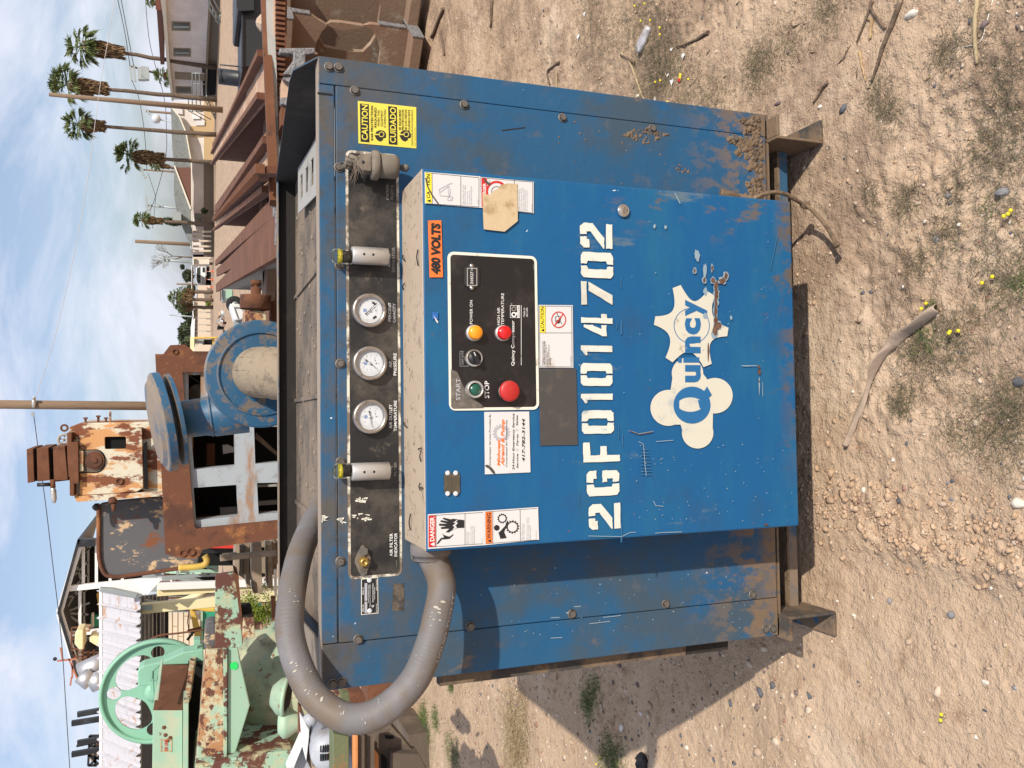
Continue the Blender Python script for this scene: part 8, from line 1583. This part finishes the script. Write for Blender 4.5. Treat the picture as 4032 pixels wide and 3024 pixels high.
# ---------------- utility poles, wires
def pole(x0, y0, x1, y1, Y, r0, r1, m_, lab, arms=(), group='utility poles'):
    t0 = atY(x0, y0, Y); t1 = atY(x1, y1, Y); d = t1-t0; b0 = t0+d*(-t0.z/d.z); t = thing('utility_pole', lab, 'utility pole', tuple(b0), group); b_ = MB(); b_.tube([b0, t0], [r1, r0], m_, n=14); b_.build('pole', t)
    for (xa, ya, xb, yb, w_) in arms: b_ = MB(); b_.bar(atY(xa, ya, Y-.2), atY(xb, yb, Y-.2), w_, w_, 'galv' if w_ > .05 else 'wire'); b_.build('crossarm', t)
    return t
up_ = pole(-420, 1588, 545, 1598, 34, .15, .17, 'pole_wood', 'tall brown wooden utility pole rising out of the top, behind the blue rain hood')
for (x, y, x2, y2) in ((128, 1606-40, 133, 1572), (128, 1622, 130, 1640)): b_ = MB(); b_.bar(atY(x, y, 33.7), atY(x2, y2, 33.7), .10, .08, 'galv'); b_.build('insulator', up_)
b_ = MB(); b_.lathe(atY(133, 1582, 33.8), (-1, 0, .05), [(.03, -.2), (.07, -.1), (.07, .1), (.03, .2)], 'silver', n=8); b_.build('insulator', up_)
pole(193, 372, 846, 430, 60, .12, .20, 'pole_wood', 'bare wooden pole standing in front of the office block between two palms')
pole(532, 950, 752, 962, 100, .18, .2, 'pole_wood', 'short dark wooden pole left of the workshop roof')
pole(575, 438, 680, 446, 110, .12, .16, 'pole_wood', 'small pole with crossarm behind the workshop ridge', [(578, 430, 590, 452, .2)])
pole(512, 260, 640, 296, 120, .12, .16, 'pole_wood', 'pole with two crossarms and white transformers between the first palms', [(512, 258, 520, 318, .25), (527, 256, 533, 322, .25), (556, 268, 560, 316, .9), (572, 266, 572, 314, .9)])
pole(560, 668, 680, 676, 120, .1, .14, 'pole_wood', 'pole with crossarms beside the fourth palm', [(558, 655, 565, 690, .25), (568, 695, 575, 700, .3)])
pole(572, 808, 700, 820, 120, .12, .16, 'galv', 'grey pole with crossarm left of the rooftop unit', [(575, 770, 582, 832, .25), (590, 800, 592, 840, .2), (622, 806, 624, 818, .3)])
pole(598, 1020, 780, 1034, 100, .12, .16, 'galv', 'pale pole with crossarms in front of the bare tree', [(640, 1015, 646, 1050, .25), (655, 1005, 660, 1045, .25)])
pole(695, 1118, 760, 1120, 115, .1, .12, 'pole_wood', 'thin pole far behind the pickup truck'); pole(668, 1240, 720, 1244, 115, .08, .1, 'galv', 'thin grey mast above the far trees')
lp_ = pole(615, 468, 682, 482, 105, .06, .08, 'galv', 'thin lamp post with white globe behind the workshop roof'); b_ = MB(); b_.lathe(atY(615, 468, 105), (0, 0, 1), [(.0001, -.55), (.4, -.35), (.55, 0), (.4, .35), (.0001, .5)], 'dial_white', n=16); b_.build('globe', lp_)
def wire(p, Y, r, lab, m_='wire', sag=8):
    b_ = MB(); pts = cat([atY(x, y, Y) for x, y in p], 8); b_.tube(pts, r, m_, n=5, cap=False); tag(b_.build('overhead_wire', loc=tuple(pts[0])), lab, 'wire', 'overhead wires')
wire([(460, -60), (425, 160), (400, 300), (375, 480), (340, 740), (288, 1020), (215, 1330), (143, 1560)], 33.8, .010, 'thin bright wire running from the top right palm to the tall pole', 'wire_bright')
wire([(132, 1628), (148, 1750), (180, 1990), (205, 2200), (240, 2500), (258, 2760), (278, 3080)], 33.8, .014, 'thin dark wire running left from the tall pole over the shed')
wire([(455, -40), (490, 120), (512, 260)], 119, .05, 'distant upper wire at the top right'); wire([(470, -40), (500, 120), (527, 262)], 119, .05, 'distant lower wire at the top right')
wire([(520, 318), (545, 380), (562, 470), (572, 560), (578, 668)], 119, .04, 'distant wire sagging between the crossarm poles'); wire([(570, -40), (590, 170), (645, 380), (655, 500), (652, 620), (610, 780), (590, 830)], 119, .04, 'distant low wire passing above the workshop')
wire([(582, 680), (605, 750), (612, 790), (600, 900)], 119, .03, 'distant wire between palms and rooftop unit')

# ---------------- palms
def palm(cx, cy, sk0, bx, by, Y, cr, lab, seed, skr=.27):
    """cx,cy crown centre; sk0 lower end of the dead skirt; bx,by a point low on the trunk"""
    r_ = np.random.RandomState(seed); top = atY(cx, cy, Y); low = atY(bx, by, Y); d = low-top; base = top+d*(-top.z/d.z); t = thing('palm_tree', lab, 'palm', tuple(base), 'tall fan palms'); k = Y*cP/FPX
    b_ = MB(); P = [base.lerp(top, i/10)+Vector((r_.normal()*.02, 0, 0)) for i in range(11)]; b_.tube(P, [.21-.009*i for i in range(11)], 'palm_trunk', n=9); b_.build('trunk', t)
    ax = (base-top).normalized(); Ls = (sk0-cx)*k; u = ax.cross(Vector((0, 1, 0))).normalized(); v = ax.cross(u)
    def strips(n, f, m_, nm):
        V = []; F = []
        for i in range(n):
            a, b2, c_, wd = f(i); s = (c_-a).cross(Vector((r_.normal(), r_.normal(), r_.normal()))).normalized()*wd; j = len(V); V += [a-s*.3, a+s*.3, b2+s, c_, b2-s]; F += [(j, j+1, j+2, j+4), (j+4, j+2, j+3)]
        me = bpy.data.meshes.new(nm); base_ = wloc(t); me.from_pydata([tuple(q-base_) for q in V], [], F); me.materials.append(MATS[m_]); o = bpy.data.objects.new(nm, me); COL.objects.link(o); o.parent = t
    def fs(i):
        h = r_.rand()**.8; a0_ = r_.uniform(0, 6.28); rr = skr*cr*(.35+.75*sin(min(1, h*1.25+.12)*pi*.8)); q = top+ax*(Ls*h*.85)+(u*cos(a0_)+v*sin(a0_))*rr; q2 = q+ax*Ls*r_.uniform(.08, .2)+(u*cos(a0_)+v*sin(a0_))*r_.uniform(-.1, .12)*cr; return q, q.lerp(q2, .5)+(u*cos(a0_)+v*sin(a0_))*.04*cr, q2, .035*cr
    strips(1100, fs, 'palm_skirt', 'dead_frond_skirt')
    fr_ = []
    for i in range(30):
        a0_ = r_.uniform(0, 6.28); el = r_.uniform(-.75, 1.35); fr_.append((u*cos(a0_)*cos(el)+v*sin(a0_)*cos(el)-ax*sin(el)).normalized()*r_.uniform(.75, 1.1))
    def fg(i):
        d_ = fr_[i % 30]; hub = top+d_*cr*.52+ax*cr*.04; side = d_.cross(ax).normalized(); an_ = r_.uniform(-1.25, 1.25); dr = (d_.normalized()*cos(an_)+side*sin(an_)); L_1 = cr*r_.uniform(.32, .62); m1 = hub+dr*L_1*.55; e = m1+dr*L_1*.4+ax*L_1*r_.uniform(.05, .45); return hub, m1, e, .028*cr
    strips(950, fg, 'palm_green', 'fronds')
    b_ = MB()
    for d_ in fr_[::2]: b_.tube([top, top+d_*cr*.52+ax*cr*.04], .02*cr, 'palm_green', n=4)
    b_.build('frond_stalks', t)
palm(318, 182, 475, 645, 234, 78, 1.75, 'tallest full palm at the top right, right of the others', 1)
palm(262, 335, 410, 662, 374, 78, 1.75, 'palm second from the right, just above the bare pole top', 2)
palm(308, 490, 405, 678, 518, 80, 1.55, 'palm third from the right with short skirt, in the middle of the row', 3)
palm(510, 615, 640, 685, 628, 84, 1.65, 'lower palm fourth from the right over the workshop ridge', 4)
palm(558, 866, 636, 720, 876, 90, 1.05, 'small palm with climbing plant left of the rooftop unit', 5)
palm(612, 648, 665, 680, 660, 100, .8, 'tiny low palm head touching the workshop ridge', 6)
palm(592, 10, 620, 700, 20, 100, .7, 'tiny palm head at the top edge above the red roof', 7)
palm(640, 300, 700, 760, 306, 95, 1.2, 'palm head half hidden behind the office roof', 8)
palm(690, 1175, 758, 800, 1180, 95, 1.0, 'thick trunked palm above the white container', 9, .5); palm(715, 1150, 760, 800, 1150, 97, .7, 'short palm right beside the thick trunked one', 10, .5); palm(710, 1208, 760, 800, 1210, 96, .8, 'palm just left of the thick trunked one', 11, .5)
def tree(cx, cy, rx_, ry_, Y, n, leaf, lab, m_='leaf_dark', name='tree'):
    c = atY(cx, cy, Y); k = Y*cP/FPX; return bush(name, (c.x, c.y, c.z), (ry_*k, ry_*k, rx_*k), n, leaf, m_, lab, 'tree')
tree(740, 1320, 34, 60, 118, 2600, .35, 'broad dark tree crown above the far warehouse'); tree(728, 1225, 24, 30, 116, 1400, .3, 'dark tree just left of the palms'); tree(690, 872, 50, 14, 92, 1500, .22, 'narrow dark climbing foliage beneath the small palm', 'leaf_dark', 'climbing_plant')
tree(740, 1085, 20, 22, 120, 1200, .3, 'round dark tree behind the white pickup'); tree(718, 1050, 7, 8, 112, 300, .2, 'small round dark crown above the long shed'); tree(745, 1265, 20, 26, 119, 1200, .3, 'low dark tree right of the broad one'); tree(752, 1140, 12, 30, 121, 900, .3, 'low tree line above the far sheds'); tree(805, 830, 12, 12, 90, 500, .12, 'small bush against the shaded workshop wall', 'leaf_dark', 'bush')
tree(820, 1195, 8, 14, 100, 400, .15, 'small yellow green bush by the far fence', 'bush_green', 'bush')
# bare tree
bt = thing('bare_tree', 'leafless pale tree behind the carport bay', 'tree', tuple(gp(830, 1015))); b_ = MB(); r_ = random.Random(3)
def branch(p, d, L, r, k):
    q = p+d*L; b_.tube([p, q], [r, r*.7], 'palm_trunk', n=4)
    if k: 
        for i in range(3): e = (d+Vector((r_.uniform(-.8, .8), r_.uniform(-.4, .4), r_.uniform(-.25, .5)))).normalized(); branch(q, e, L*r_.uniform(.6, .85), r*.6, k-1)
c = atY(790, 1015, 105); branch(Vector((c.x, c.y, 0)), Vector((0, 0, 1)), 1.8, .16, 0); branch(Vector((c.x, c.y, 1.7)), Vector((0, 0, 1)), 1.5, .10, 5); b_.build('branches', bt)
